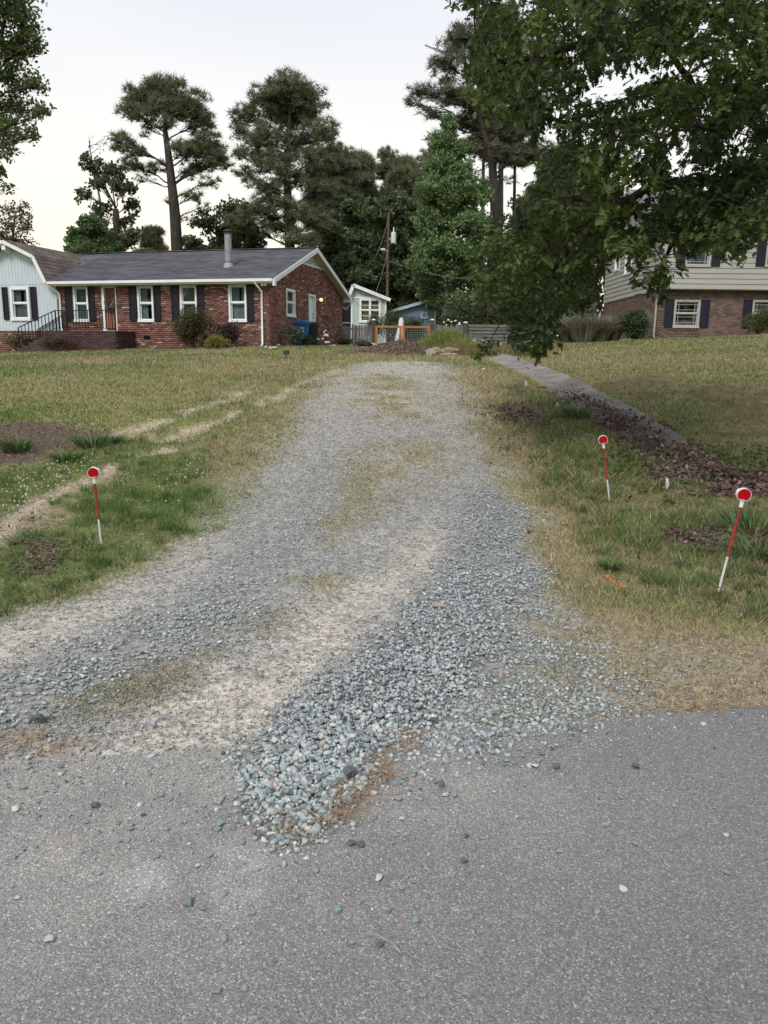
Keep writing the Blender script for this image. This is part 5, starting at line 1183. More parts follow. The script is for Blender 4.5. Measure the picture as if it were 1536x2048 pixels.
# mixed wood behind the houses
def forest():
    specs = [  # px, top py, half width px, Y, kind, label
     (300, 452, 34, 62, 'p', 'hazy low pine between the broken tree and the tall pine trunk'), (395, 470, 34, 66, 'h', 'pale low tree right of the bare pine trunk'),
     (440, 400, 56, 56, 'h', 'dark broad-leaved tree behind the metal flue'), (500, 430, 50, 55, 'h', 'dark leafy tree filling the gap right of the flue'),
     (662, 300, 50, 70, 'p', 'full pine right behind the shoulder of the broad pine'), (708, 310, 50, 76, 'p', 'dusky pine between two slimmer ones above the cabin'), (795, 330, 46, 68, 'p', 'short full pine behind the utility pole wires'), (845, 300, 46, 76, 'p', 'tall pine hidden partly by the conical tree'), (760, 380, 56, 58, 'h', 'shaggy dark tree left of the transformer'), (690, 500, 46, 52, 'h', 'low leafy tree just beyond the brick gable peak'), (860, 400, 50, 55, 'h', 'dark leafy tree left of the conical tree'),
     (680, 283, 46, 66, 'p', 'slim pine just right of the broad tall pine'), (735, 302, 36, 72, 'p', 'pine in the wood above the sage cabin roof'), (772, 292, 34, 78, 'p', 'tall far pine behind the utility pole top'), (820, 310, 34, 74, 'p', 'far pine between the utility pole and the conical tree'),
     (655, 440, 50, 58, 'h', 'dark green tree behind the right slope of the brick gable'), (700, 400, 50, 62, 'h', 'dense dark tree above the sage cabin'), (745, 460, 50, 60, 'h', 'dark undergrowth tree beside the utility pole'), (800, 440, 50, 63, 'h', 'dark tree behind the transformer'), (830, 500, 40, 56, 'h', 'low dark tree above the blue shed'),
     (1040, 380, 50, 60, 'h', 'dark tree behind the oak branches right of the conical tree'), (1010, 470, 44, 58, 'h', 'leafy tree low behind the board fence'), (1075, 300, 50, 66, 'p', 'pine glimpsed through the oak foliage'), (1125, 440, 60, 60, 'h', 'broad tree left of the two-storey house'), (1180, 300, 60, 70, 'p', 'far pine behind the oak near the two-storey house'), (640, 330, 30, 80, 'p', 'far pine peeping beside the broad pine'), (865, 330, 34, 80, 'p', 'far pine just left of the conical tree')]
    protos = {}
    for i, (px, pt, hw, Y, kd, lab) in enumerate(specs):
        g0 = at(px, 640, Y); g0[2] = gz(g0[0], Y); top = at(px, pt, Y)[2]; h = top-g0[2]; w = hw*Y/1540
        key = (kd, i % 3 if kd == 'h' else i % 2)
        if key not in protos:
            k = 1540/Y; pxb, pyb = px, pt+h*k
            if kd == 'p':
                bl = []; rr = random.Random(i)
                for q in range(22): t = (q+.5)/22; bl.append((px+rr.uniform(-.85, .85)*hw*(.35+.65*min(1, 1.6*t)), pt+h*k*(.04+.66*t), hw*(.35+.3*rr.random()), hw*.26, .9 if t < .7 else .5))
                o = tree('forest_pine', lab, 'tree', Y, [(px, pyb, 11), (px+2, pt+h*k*.5, 8), (px, pt+6, 2)], bl, n=9500, size=.38, pal=PINE, seed=20+i, group='trees of the wood behind the houses')
            else:
                bl = []; rr = random.Random(i)
                for q in range(12): t = (q+.5)/12; bl.append((px+rr.uniform(-.6, .6)*hw, pt+h*k*(.05+.9*t), hw*(.5+.3*rr.random()), hw*.42, 1))
                o = tree('forest_tree', lab, 'tree', Y, [(px, pyb, 9), (px, pt+h*k*.5, 7), (px, pt+14, 2)], bl, leaf='leaf', n=13000, size=.24, pal=((.055, .080, .036), (.135, .17, .075)), seed=20+i, group='trees of the wood behind the houses', bark=m_bark)
            protos[key] = (o, h, w); continue
        po, ph, pw = protos[key]; c = po.copy(); COL.objects.link(c); c.location = (g0[0], Y, g0[2]); c.scale = (w/pw, w/pw, h/ph); c.rotation_euler[2] = random.uniform(0, 6.28); c['label'] = lab
        for ch in list(po.children): d = ch.copy(); COL.objects.link(d); d.parent = c
    # bare straight trunks catching the light right of the conical tree
    for i, (px, w) in enumerate(((1000, 13), (1028, 7), (965, 8))):
        lab = ['thick bare pine trunk right of the conical tree', 'thin bare trunk next to the thick pine trunk', 'slender trunk close behind the conical tree'][i]
        tree('bare_trunk_pine', lab, 'tree', 54+i, [(px-8, 680, w+3), (px-4, 560, w+1), (px, 440, w), (px+2, 320, w*.7), (px+4, 240, w*.4)], [(px+4, 250, 40, 24, 1), (px-14, 290, 34, 16, .7), (px+24, 320, 30, 14, .6), (px-6, 360, 24, 8, .2)], n=1800, size=.32, pal=PINE, seed=60+i, bark=m_bark_grey)
    # the wood goes on as one mass farther back and outside the frame
    n = 90000; th = rng.uniform(-math.pi, math.pi, n); R = rng.uniform(95, 125, n); x = R*np.sin(th); y = R*np.cos(th); base = gz(x, y)
    hh = 5.5+3.5*vn(th*40, R*0, 1.0, 70)+4.5*sst(th, -.12, .05)*vn(th*30, R*0, 1.0, 71)-3.0*(1-sst(th, -.5, -.2)); hh = np.where(np.abs(th) > 1.3, hh+9, hh); R = np.where(np.abs(th) > 1.3, R*.62, R); x = R*np.sin(th); y = R*np.cos(th); z = gz(x, y)+hh*rng.random(n)**.8  # unseen part behind the camera raised and drawn nearer to darken window reflections
    V, T = scatter(*RHOMB, np.stack([x, y, z], 1), randrot(n), .9*(.6+.8*rng.random(n))); m = rng.random((n, 1)); col = np.array([[.02, .03, .014]])*(1-m)+np.array([[.05, .065, .028]])*m
    tag(fast('far_wood', V, T, m_leaf, col=np.repeat(col, 2, 0)), 'dim far wood closing the view behind the trees, raised unseen behind the camera to darken reflections', 'wood', kind='stuff')
forest()

# ------------------------------------------------------------------ the oak overhead, its trunk standing right of the frame
def leaf_shape():
    half = [(0, .0), (.10, .02), (.16, .11), (.27, .25), (.31, .10), (.40, .12), (.52, .36), (.57, .14), (.66, .13), (.78, .29), (.80, .10), (.90, .08)]
    pts = [(x, y) for x, y in half]+[(1.0, 0)]+[(x, -y) for x, y in reversed(half[1:])]
    V = [(.5, 0, 0)]+[(x, y, -.35*abs(y)+.10*math.sin(x*3)-.05) for x, y in pts]; n = len(pts)
    return np.array(V), np.array([(0, 1+i, 1+(i+1) % n) for i in range(n)])
OAK = leaf_shape()
def oak():
    m_ob = M('dark_oak_bark', (.045, .038, .032), .95, .4, 12, .6, 30)
    base = np.array([8.6, 10.6, 0]); base[2] = float(gz(base[0], base[1])); root = empty('oak_tree', base, 0, 'dark lobed-leaf oak whose drooping branches hang over the upper right', 'tree')
    r = random.Random(12); g = np.random.default_rng(12)
    tw = MB(); trunk = [base+[0, 0, -.3], base+[-.05, 0, 1.5], base+[-.15, .1, 3.0], base+[-.1, .1, 4.5], base+[.1, 0, 6.5], base+[.2, 0, 9]]; tw.tube([p-base for p in trunk], [.42, .36, .31, .27, .2, .1], 12)
    polys = [  # outline px, depth range, number of sprays, leaves each
        ([(900, -40), (960, 60), (930, 130), (945, 200), (990, 245), (1050, 250), (1120, 220), (1180, 160), (1250, 120), (1400, 60), (1400, -60)], (8.0, 12), 250),
        ([(1100, -60), (1560, -60), (1560, 200), (1480, 250), (1380, 130), (1220, 130), (1120, 60)], (7.0, 11), 240),
        ([(1040, 235), (1090, 300), (1060, 380), (1075, 420), (1200, 450), (1330, 430), (1440, 330), (1540, 330), (1540, 180), (1440, 180), (1330, 150), (1230, 190), (1130, 220)], (7.5, 12), 290),
        ([(1060, 400), (985, 440), (950, 520), (960, 600), (1000, 650), (1040, 700), (1090, 715), (1120, 650), (1180, 620), (1200, 560), (1220, 500), (1300, 470), (1340, 430), (1240, 400)], (8.5, 11.5), 200),
        ([(1200, 430), (1220, 500), (1290, 500), (1330, 480), (1400, 500), (1450, 470), (1536, 430), (1560, 330), (1440, 330), (1330, 400)], (7.5, 10.5), 170),
        ([(1250, 480), (1300, 490), (1340, 510), (1325, 575), (1290, 560), (1262, 520)], (7.5, 8.5), 9),
        ([(1440, 440), (1536, 400), (1560, 430), (1536, 480), (1460, 520), (1430, 480)], (7, 8.5), 24),
        ([(1536, -60), (1900, -60), (1900, 420), (1540, 460)], (6, 12), 150), ([(900, -60), (1900, -60), (1900, -500), (1000, -400)], (6, 13), 170)]
    def inpoly(p, poly):
        x, y = p; c = False; n = len(poly)
        for i in range(n):
            x1, y1 = poly[i]; x2, y2 = poly[(i+1) % n]
            if (y1 > y) != (y2 > y) and x < (x2-x1)*(y-y1)/(y2-y1)+x1: c = not c
        return c
    cl = []
    for poly, (d0, d1), n in polys:
        xs = [p[0] for p in poly]; ys = [p[1] for p in poly]; k = 0; t = 0
        while k < n*2.0 and t < 40000:
            t += 1; p = (r.uniform(min(xs), max(xs)), r.uniform(min(ys), max(ys)))
            if not inpoly(p, poly): continue
            dens = float(vn(np.array(p[0]), np.array(p[1]), 52., 80))
            if dens < .27 and r.random() < .7: continue
            cl.append(at(p[0], p[1], r.uniform(d0, d1))); k += 1
    # hanging sprays at the lower tips, placed one by one
    for px, py, d in ((1092, 700, 8.9), (1085, 672, 8.9), (975, 700, 9.2), (968, 690, 9.2), (955, 705, 9.3), (1335, 560, 7.9), (1300, 575, 7.9), (1275, 560, 8), (1358, 540, 7.9), (1322, 590, 7.9), (1380, 500, 8), (1195, 560, 8.8), (1210, 530, 8.8), (1180, 585, 8.9), (1448, 500, 7.6), (1432, 480, 7.6), (1465, 470, 7.6), (1120, 690, 8.9), (1105, 650, 8.9), (905, 5, 9)): cl.append(at(px, py, d))
    cl = np.array(cl)
    # main limbs
    limbs = [[(1750, 330, 10.3), (1560, 345, 10.0), (1440, 360, 9.8), (1330, 372, 9.7), (1240, 400, 9.6), (1150, 470, 9.5), (1090, 560, 9.4), (1070, 640, 9.2)],
             [(1750, 250, 10.5), (1560, 150, 10.2), (1400, 190, 10), (1270, 240, 9.9), (1140, 250, 9.9), (1030, 200, 10)], [(1700, 100, 10.5), (1500, 20, 10), (1300, 40, 9.8), (1130, 100, 9.8), (1000, 120, 9.9), (950, 60, 9.8)],
             [(1440, 360, 9.8), (1380, 430, 9), (1340, 490, 8.4), (1330, 540, 8)], [(1560, 345, 10), (1500, 410, 8.6), (1450, 460, 7.8)], [(1240, 400, 9.6), (1120, 400, 10), (1030, 450, 10.2), (980, 540, 10.2), (975, 640, 9.8)], [(1240, 400, 9.6), (1200, 480, 9), (1190, 560, 8.9)],
             [(1400, 190, 10), (1350, 120, 9), (1280, 60, 8.6), (1200, 0, 8.5)], [(1560, 150, 10.2), (1500, 230, 8.6), (1430, 250, 8), (1350, 260, 7.8)]]
    nodes = []
    for li, L_ in enumerate(limbs):
        P_ = [at(a, b, c) for a, b, c in L_]
        if li < 3: P_ = [trunk[3+min(li, 1)]+np.array([0, 0, .3*li])]+P_
        fine = []
        for i in range(len(P_)-1):
            for k in range(4): t = k/4; fine.append(P_[i]*(1-t)+P_[i+1]*t+np.array([r.uniform(-1, 1) for _ in range(3)])*.035)
        fine.append(P_[-1]); n = len(fine); R0 = .085 if li < 3 else .035
        tw.tube([p-base for p in fine], [R0*(1-.9*i/(n-1))+.008 for i in range(n)], 8); nodes += fine
    nodes = [np.array(p) for p in nodes]; order = np.argsort([min(np.linalg.norm(c-n) for n in nodes) for c in cl]); NP = np.array(nodes)
    pos = []; dirs = []; 
    for oi in order:
        c = cl[oi]; dd = np.linalg.norm(NP-c, axis=1)+.35*np.clip(c[2]-NP[:, 2], 0, 9); j = int(np.argmin(dd)); s = NP[j]; L_ = np.linalg.norm(c-s)
        pts = curve(s, c, 4, .15, .04, r); rad = .006+.007*min(L_, 1.5); tw.tube([p-base for p in pts], [rad, rad*.85, rad*.7, rad*.55, .003], 4, cap=False)
        if L_ > .25: NP = np.vstack([NP, pts[2][None], pts[3][None], c[None]])
        dr = c-pts[3]; dr /= np.linalg.norm(dr)+1e-9; dr = dr*.6+np.array([r.uniform(-.5, .5), r.uniform(-.5, .5), -.35])
        nl = r.randint(11, 17)
        for k in range(nl):
            a = r.random(); p = pts[3]*(1-a)+c*a+np.array([r.gauss(0, .05) for _ in range(3)])
            if k < 5: p = c+np.array([r.gauss(0, .02) for _ in range(3)])
            v = dr/np.linalg.norm(dr)+np.array([r.gauss(0, .55), r.gauss(0, .55), r.gauss(-.1, .4)]); pos.append(p); dirs.append(v/np.linalg.norm(v))
    tw.build('branches', m_ob, root, smooth=True)
    pos = np.array(pos); dirs = np.array(dirs); n = len(pos)
    nrm = g.normal(size=(n, 3))*.5+np.array([0, 0, 1.]); y_ = np.cross(nrm, dirs); y_ /= np.linalg.norm(y_, axis=1)[:, None]; z_ = np.cross(dirs, y_); R_ = np.stack([dirs, y_, z_], 2)
    size = .096*(.6+.65*g.random(n)); m = np.clip(vn(pos[:, 0], pos[:, 2], .7, 90)*.8+g.random(n)*.4-.15, 0, 1)[:, None]
    col = (np.array([[.042, .080, .030]])*(1-m)+np.array([[.16, .215, .05]])*m)*(.75+.5*g.random(n))[:, None]
    px = []; d = pos-np.array([0, 0, CZ]); zc = d@fw; sx = 768+F*(d@rt)/zc; sy = 1024-F*(d@up)/zc
    vis = (sx > 0) & (sx < 1536) & (sy > 0) & (sy < 2048); key = np.where(vis, zc, 99); near = set(np.argsort(key)[:300].tolist())
    meshes = []
    for k in range(10):
        c = col[list(near)[k*7]]; me = bpy.data.meshes.new('leaf'); me.from_pydata([tuple(v) for v in OAK[0]], [], [tuple(int(q) for q in t) for t in OAK[1]]); a_ = me.attributes.new('col', 'FLOAT_COLOR', 'FACE')
        for q in range(len(OAK[1])): a_.data[q].color = (*[float(v) for v in c], 1)
        me.materials.append(m_leaf); meshes.append(me)
    for i in near:
        o = link('leaf', meshes[i % 10], None, root); mt = np.eye(4); mt[:3, :3] = R_[i]*size[i]; mt[:3, 3] = pos[i]-base; o.matrix_local = Matrix(mt.tolist())
    keep = np.array([i for i in range(n) if i not in near]); V, T = scatter(*OAK, pos[keep]-base, R_[keep], size[keep])
    o = fast('crown', V, T, m_leaf, root, col=np.repeat(col[keep], len(OAK[1]), 0)); o['kind'] = 'stuff'
oak()

# ------------------------------------------------------------------ shrubs
def shrub(name, label, cat, c, rx, ry, rz, n, size, pal, group=None, kind='leaf', seed=0, stems=8, bark=None, base_z=None):
    g = np.random.default_rng(seed+300); r = random.Random(seed+300); zg = float(gz(c[0], c[1])) if base_z is None else base_z; root = empty(name, (c[0], c[1], zg), 0, label, cat, group)
    ncl = 14; q = g.normal(size=(ncl, 3)); q /= np.linalg.norm(q, axis=1)[:, None]; cc = q*np.array([rx, ry, rz*.5])*.62*(g.random((ncl, 1))**.4); cc[:, 2] += rz*.52
    ci = g.integers(0, ncl, n); v = g.normal(size=(n, 3)); v /= np.linalg.norm(v, axis=1)[:, None]; p = cc[ci]+v*(g.random((n, 1))**.5)*np.array([rx, ry, rz*.5])*.48; p[:, 2] = np.abs(p[:, 2])
    V, T = scatter(*RHOMB, p, randrot(n), size*(.6+.8*g.random(n))); m = np.clip(.6*g.random(ncl)[ci]+.5*g.random(n), 0, 1)[:, None]; col = (np.array(pal[0])*(1-m)+np.array(pal[1])*m)*(.8+.4*g.random(n))[:, None]
    fast('foliage', V, T, m_leaf, root, col=np.repeat(col, 2, 0))
    mb = MB()
    for i in range(stems): a = cc[r.randrange(ncl)]; mb.tube([(r.uniform(-.08, .08), r.uniform(-.08, .08), -.05), a*[.4, .4, .5], a], [.02, .013, .006], 4)
    mb.build('stems', bark or m_bark, root); return root
def hp(lx, ly): return hworld(lx, ly)
shrub('olive_shrub', 'large olive-brown shrub between the two right front windows', 'shrub', hp(-2.55, -1.05), .95, .7, 1.62, 7500, .07, ((.05, .055, .025), (.12, .115, .05)), seed=1)
shrub('purple_shrub', 'dark purple-leaved shrub below the rightmost front window', 'shrub', hp(-1.25, -.9), .75, .55, 1.05, 3600, .06, ((.035, .022, .022), (.085, .055, .045)), seed=2)
shrub('golden_shrub', 'low yellow-green mound shrub at the foot of the olive one', 'shrub', hp(-1.3, -1.75), .62, .45, .55, 3200, .05, ((.13, .15, .03), (.30, .28, .07)), seed=3)
shrub('brown_shrub', 'thin brownish shrub against the brick base of the white wing', 'shrub', hp(-10.7, -.6), .75, .4, .85, 1500, .06, ((.08, .07, .04), (.19, .15, .09)), seed=4)
shrub('step_shrub', 'small dark green shrub at the foot of the entrance steps', 'shrub', hp(-9.95, -.9), .35, .3, .65, 900, .055, ((.03, .045, .02), (.09, .11, .05)), seed=5)
shrub('red_shrub', 'low maroon shrub in front of the entrance landing', 'shrub', hp(-7.9, -1.7), 1.0, .3, .55, 1600, .05, ((.04, .022, .018), (.10, .06, .045)), seed=6)
shrub('corner_weeds', 'wispy weeds beside the corner downspout', 'plant', hp(.55, 1.0), .55, .4, .85, 1300, .07, ((.05, .07, .035), (.15, .17, .10)), seed=7)
shrub('side_weeds', 'dark green weeds left of the blue bin', 'plant', hp(.5, 2.6), .35, .4, .5, 700, .06, ((.03, .045, .02), (.07, .10, .04)), seed=8)
shrub('fence_weeds', 'green weeds at the back corner of the brick wall', 'plant', hp(.4, 8.0), .5, .5, .35, 900, .06, ((.04, .06, .02), (.11, .14, .05)), seed=9)
def rp(lx, ly): return RX+rc*lx-rs_*ly, RY+rs_*lx+rc*ly
shrub('green_bush', 'dense green bush at the near corner of the two-storey house', 'shrub', rp(-1.35, -1.5), .75, .6, 1.25, 6500, .08, ((.03, .055, .022), (.085, .13, .055)), seed=10)
shrub('juniper', 'rounded bright juniper under the right lower window', 'shrub', rp(3.85, -1.1), .85, .6, 1.15, 6000, .06, ((.06, .085, .03), (.16, .19, .07)), seed=11)
shrub('silver_shrub', 'pale silvery spiky shrub behind the board fence end', 'shrub', (9.0, 36.5), .9, .8, 2.5, 3500, .10, ((.10, .13, .10), (.26, .30, .24)), seed=12)
shrub('garden_shrub', 'bushy green plant in front of the sage cabin window', 'shrub', tuple(at(748, 640, 40)[:2]), .55, .5, 1.75, 2200, .08, ((.04, .06, .025), (.12, .15, .06)), seed=13)
shrub('garden_shrub', 'leafy garden plants right of the white draped figure', 'shrub', tuple(at(822, 640, 41)[:2]), 1.4, .6, 1.5, 4500, .08, ((.03, .05, .025), (.11, .14, .06)), seed=14)
shrub('garden_shrub', 'tall grassy shrub between the two sheds', 'shrub', tuple(at(792, 640, 43)[:2]), 1.0, .6, 2.2, 3200, .09, ((.05, .065, .03), (.13, .14, .06)), seed=15)
fl_ = shrub('white_flowered_shrub', 'shrub with cream flower heads above the picket fence', 'shrub', tuple(at(893, 640, 38.8)[:2]), 1.2, .5, 1.95, 3800, .08, ((.03, .05, .025), (.10, .14, .06)), seed=16)
for px, py in ((897, 640), (888, 645), (903, 644), (911, 642), (893, 650), (919, 646)):
    p = at(px, py, 38.2); o = chunk('flower_head', p-np.array(fl_.location), (.10, .06, .06), M('cream_flower', (.62, .60, .42), .8, .15, 20), seed=px, parent=fl_)
shrub('understorey_shrub', 'dark bush below the conical tree behind the fence', 'shrub', tuple(at(940, 640, 42)[:2]), 1.8, .8, 2.6, 6000, .11, ((.025, .045, .02), (.09, .13, .05)), seed=17)
shrub('understorey_shrub', 'yellowish bush behind the board fence', 'shrub', tuple(at(985, 640, 41)[:2]), 1.5, .8, 3.2, 5500, .11, ((.04, .06, .025), (.14, .16, .05)), seed=18)
shrub('understorey_shrub', 'wide dark bush between the board fence and the two-storey house', 'shrub', tuple(at(1080, 640, 42)[:2]), 2.2, .9, 3.6, 7500, .12, ((.02, .035, .015), (.07, .09, .035)), seed=19)
# white draped figure seen through the gate
def figure():
    b = at(799, 690, 40.0); zg = float(gz(b[0], 40)); r = empty('draped_figure', (b[0], 40, zg), 0, 'white draped garden figure seen through the left gate leaf', 'statue'); mb = MB()
    n = 12
    for i, (z, ra) in enumerate(((0, .30), (.3, .24), (.7, .17), (1.0, .13), (1.25, .12), (1.4, .07))):
        for k in range(n): t = 2*math.pi*k/n; q = ra*(1+.18*math.sin(4*t+z*3)); mb.v.append((q*math.cos(t)+.05*z, q*math.sin(t)*.7, z))
    for i in range(5):
        for k in range(n): k2 = (k+1) % n; mb.f.append((i*n+k, i*n+k2, (i+1)*n+k2, (i+1)*n+k)); mb.c.append(None)
    mb.build('drapery', m_white_old, r, smooth=True)
figure()
# ornamental grasses
def blades(P_, h, w, lean, tcol, rnd, segs=1):
    """P_ (n,3) roots -> thin upright triangles, returns V,T,C"""
    n = len(P_); a = rnd.random(n)*6.283; dx, dy = np.cos(a), np.sin(a); b = rnd.random(n)*6.283; lx, ly = np.cos(b)*lean*h*rnd.random(n), np.sin(b)*lean*h*rnd.random(n)
    V = np.empty((n, 3, 3)); V[:, 0] = P_+np.stack([-dx*w/2, -dy*w/2, 0*w], 1); V[:, 1] = P_+np.stack([dx*w/2, dy*w/2, 0*w], 1); V[:, 2] = P_+np.stack([lx, ly, h], 1)
    return V.reshape(-1, 3), np.arange(n*3).reshape(-1, 3), tcol
def tall_grass(label, cx, cy, rad, h, n, pal, seed=0, base=None, group=None, w=.02, lean=.7):
    g = np.random.default_rng(seed+500); zg = float(gz(cx, cy)); r = empty('ornamental_grass', (cx, cy, zg), 0, label, 'grass clump', group)
    t = g.random(n)*6.28; q = rad*.35*np.sqrt(g.random(n)); P_ = np.stack([q*np.cos(t), q*np.sin(t), 0*q], 1); hh = h*(.55+.5*g.random(n)); out = np.stack([np.cos(t), np.sin(t)], 1)*(rad*(.3+.8*g.random(n)))[:, None]
    m = g.random((n, 1)); col = np.array(pal[0])*(1-m)+np.array(pal[1])*m; a = g.random(n)*6.28; s = np.stack([np.cos(a), np.sin(a), 0*a], 1)*w/2
    mid = P_+np.concatenate([out*.35, (hh*.7)[:, None]], 1); tip = P_+np.concatenate([out*1.1, (hh*(.8+.25*g.random(n)))[:, None]], 1)
    V = np.stack([P_-s, P_+s, mid+s*.8, mid-s*.8, tip], 1).reshape(-1, 3); b = (np.arange(n)*5)[:, None]; T = np.concatenate([np.hstack([b, b+1, b+2]), np.hstack([b, b+2, b+3]), np.hstack([b+3, b+2, b+4])])
    fast('leaf_blades', V, T, m_grass, r, col=np.tile(col, (3, 1))); return r
for i, (px, Y, rad, h, lab) in enumerate(((1165, 32.6, .9, 1.25, 'tan ornamental grass clump beside the end of the board fence'), (1195, 32.8, .9, 1.15, 'grey-tan ornamental grass clump in the middle of the side bed'), (1222, 33.2, .8, 1.2, 'dry ornamental grass clump left of the green bush'), (1272, 33.6, .6, 1.25, 'thin tan grass clump between green bush and downspout'), (1140, 33.4, .8, 1.1, 'dull grass clump half behind the oak leaves'))):
    a = at(px, 690, Y); tall_grass(lab, a[0], Y, rad, h*.98, 900, ((.09, .10, .065), (.38, .35, .26)), seed=i, group='ornamental grasses beside the two-storey house', w=.032)
for i, (px, py, rad, h, lab) in enumerate(((32, 905, .16, .20, 'dark green strappy plant in the mulch at the left edge'), (187, 895, .20, .17, 'bright green strappy tuft between the mulch and ruts'), (135, 925, .15, .13, 'small green strappy tuft above the left stake'), (222, 510*0+888, .12, .12, 'little green tuft near the mulch corner'), (1222, 1140, .07, .07, 'small dark green tuft beside the orange paint'), (1505, 1065, .3, .24, 'broad dark-leaved tuft behind the nearest stake'), (1512, 1115, .22, .16, 'dark green tuft at the right edge by dead leaves'), (1155, 838, .2, .2, 'tall green tuft at the buried edge of the walk'))):
    p = G(px, py); tall_grass(lab, p[0], p[1], rad*2.0, h*1.1, 150, ((.045, .085, .028), (.14, .21, .07)), seed=40+i, w=.012, group='leafy tufts in the verges')

# ------------------------------------------------------------------ heap of debris at the end of the drive
def debris():
    def mound(name, px, py, rx, ry, h, mat, label, cat, ccol):
        c = at(px, 700, py); c[2] = gz(c[0], c[1]); n, m = 26, 9; V = []; 
        for i in range(m+1):
            for k in range(n): t = 2*math.pi*k/n; q = i/m; x = c[0]+rx*q*math.cos(t); y = c[1]+ry*q*math.sin(t); zz = float(gz(x, y))-.03+h*(math.cos(q*math.pi)*.5+.5)*(.8+.4*float(fbm(np.array(x), np.array(y), .5, 95))); V.append((x, y, zz))
        Fc = [(i*n+k, i*n+(k+1) % n, (i+1)*n+(k+1) % n, (i+1)*n+k) for i in range(m) for k in range(n)]
        o = fast(name, V, Fc, mat, smooth=True); tag(o, label, cat, kind='stuff'); return c, lambda x, y: (float(gz(x, y))-.03+h*(math.cos(min(1, math.hypot((x-c[0])/rx, (y-c[1])/ry))*math.pi)*.5+.5))
    m_chip = M('brown_chip_heap', (.12, .08, .065), .95, .5, 10, .8, 40, color2=(.19, .14, .12))
    c, hf = mound('debris_heap', 800, 26.5, 1.9, 1.4, .40, m_chip, 'low heap of brown bark chips and sticks at the end of the drive', 'heap', None)
    n = 9500; t = rng.random(n)*6.28; q = np.sqrt(rng.random(n)); x = c[0]-.1+2.2*q*np.cos(t); y = c[1]-.2+1.7*q*np.sin(t); z = np.array([hf(a, b) for a, b in zip(x, y)])+.03
    tv = np.array([(-.5, -.16, 0), (.5, -.12, .02), (.45, .14, 0), (-.5, .15, .04)])*.085; V, T = scatter(tv, np.array([(0, 1, 2), (0, 2, 3)]), np.stack([x, y, z], 1), randrot(n), .4+.9*rng.random(n)); m = rng.random((n, 1)); col = np.array([[.07, .045, .035]])*(1-m)+np.array([[.30, .22, .18]])*m
    o = fast('bark_chips', V, T, m_litter, col=np.repeat(col, 2, 0)); tag(o, 'loose bark chips and dead leaves strewn over the heap', 'chips', kind='stuff')
    rr = random.Random(4)
    for i in range(16):
        a = c+np.array([rr.uniform(-.5, 1.2), rr.uniform(-1.0, .3), 0]); a[2] = hf(a[0], a[1])+.05; b = np.array([rr.uniform(-.5, .5), rr.uniform(-.2, .2), rr.uniform(-.02, .22)]); mb = MB(); mb.tube([(0, 0, 0), b*.5+[0, 0, .03], b], [.012, .010, .006], 4); o = mb.build('stick', m_bark_grey); o.location = a; tag(o, 'grey stick poking out of the bark chip heap', 'stick', 'sticks on the debris heap')
    cg, hg = mound('weed_heap', 893, 27.6, 1.55, 1.6, .66, M('weedy_soil', (.06, .07, .03), .95, .4, 10, .5), 'soil mound overgrown with yellow-green weeds before the picket fence', 'mound', None)
    n = 12000; t = rng.random(n)*6.28; q = np.sqrt(rng.random(n)); x = cg[0]+1.65*q*np.cos(t); y = cg[1]+1.65*q*np.sin(t); z = np.array([hg(a, b) for a, b in zip(x, y)]); m = np.clip(vn(x, y, .5, 96)+.3*rng.random(n)-.1, 0, 1)[:, None]
    V, T, C = blades(np.stack([x, y, z-.01], 1), .08+.20*rng.random(n), .028*np.ones(n), 1.3, (np.array([[.075, .125, .03]])*(1-m)+np.array([[.30, .29, .10]])*m)*(.6+.8*rng.random((n, 1))), rng); tag(fast('weeds', V, T, m_grass, col=C), 'long yellow-green weeds covering the soil mound', 'weeds', kind='stuff')
    cr = at(955, 700, 26); n = 5000; x = cr[0]+rng.normal(size=n)*1.0; y = cr[1]+rng.normal(size=n)*.7; m = rng.random((n, 1)); V, T, C = blades(np.stack([x, y, gz(x, y)], 1), .1+.3*rng.random(n), .02*np.ones(n), .7, (np.array([[.07, .09, .03]])*(1-m)+np.array([[.30, .22, .10]])*m), rng); tag(fast('dry_weeds', V, T, m_grass, col=C), 'dry tan weeds at the start of the walk', 'weeds', kind='stuff')
    m_rub = M('tan_rubble', (.36, .29, .22), .9, .25, 6, .5, 30, color2=(.27, .20, .16))
    for i, (px, py, sx, sy, sz, lab) in enumerate(((866, 700, .34, .25, .13, 'rounded tan rock at the left of the rubble group'), (882, 706, .36, .22, .12, 'tan broken slab in front of the rubble group'), (898, 701, .42, .26, .14, 'largest pinkish rock of the rubble group'), (906, 710, .36, .2, .09, 'low flat pinkish rock at the right of the rubble'), (893, 711, .26, .18, .08, 'small brown rock low in the rubble group'))):
        Yk = 25.6-.08*(py-700); p = at(px, py, Yk); p[2] = max(float(gz(p[0], Yk)), p[2]-sz*.5); chunk('rubble_rock', (p[0], p[1], p[2]+sz*.4), (sx, sy, sz), m_rub, lab, 'rock', 'rubble rocks on the weedy mound', seed=80+i, rz=0)
    p = at(859, 712, 24.6); p[2] = gz(p[0], p[1]); mb = MB(); mb.hull8([(-.12, -.09, 0), (.04, -.1, -.02), (.04, .09, -.02), (-.12, .09, 0), (-.04, -.09, .24), (.12, -.1, .2), (.12, .09, .2), (-.04, .09, .24)]); o = mb.build('cinder_block', M('grey_block', (.36, .37, .36), .9, .15, 20, .4)); o.location = p; tag(o, 'tilted pale grey cinder block fragment left of the rubble', 'block')
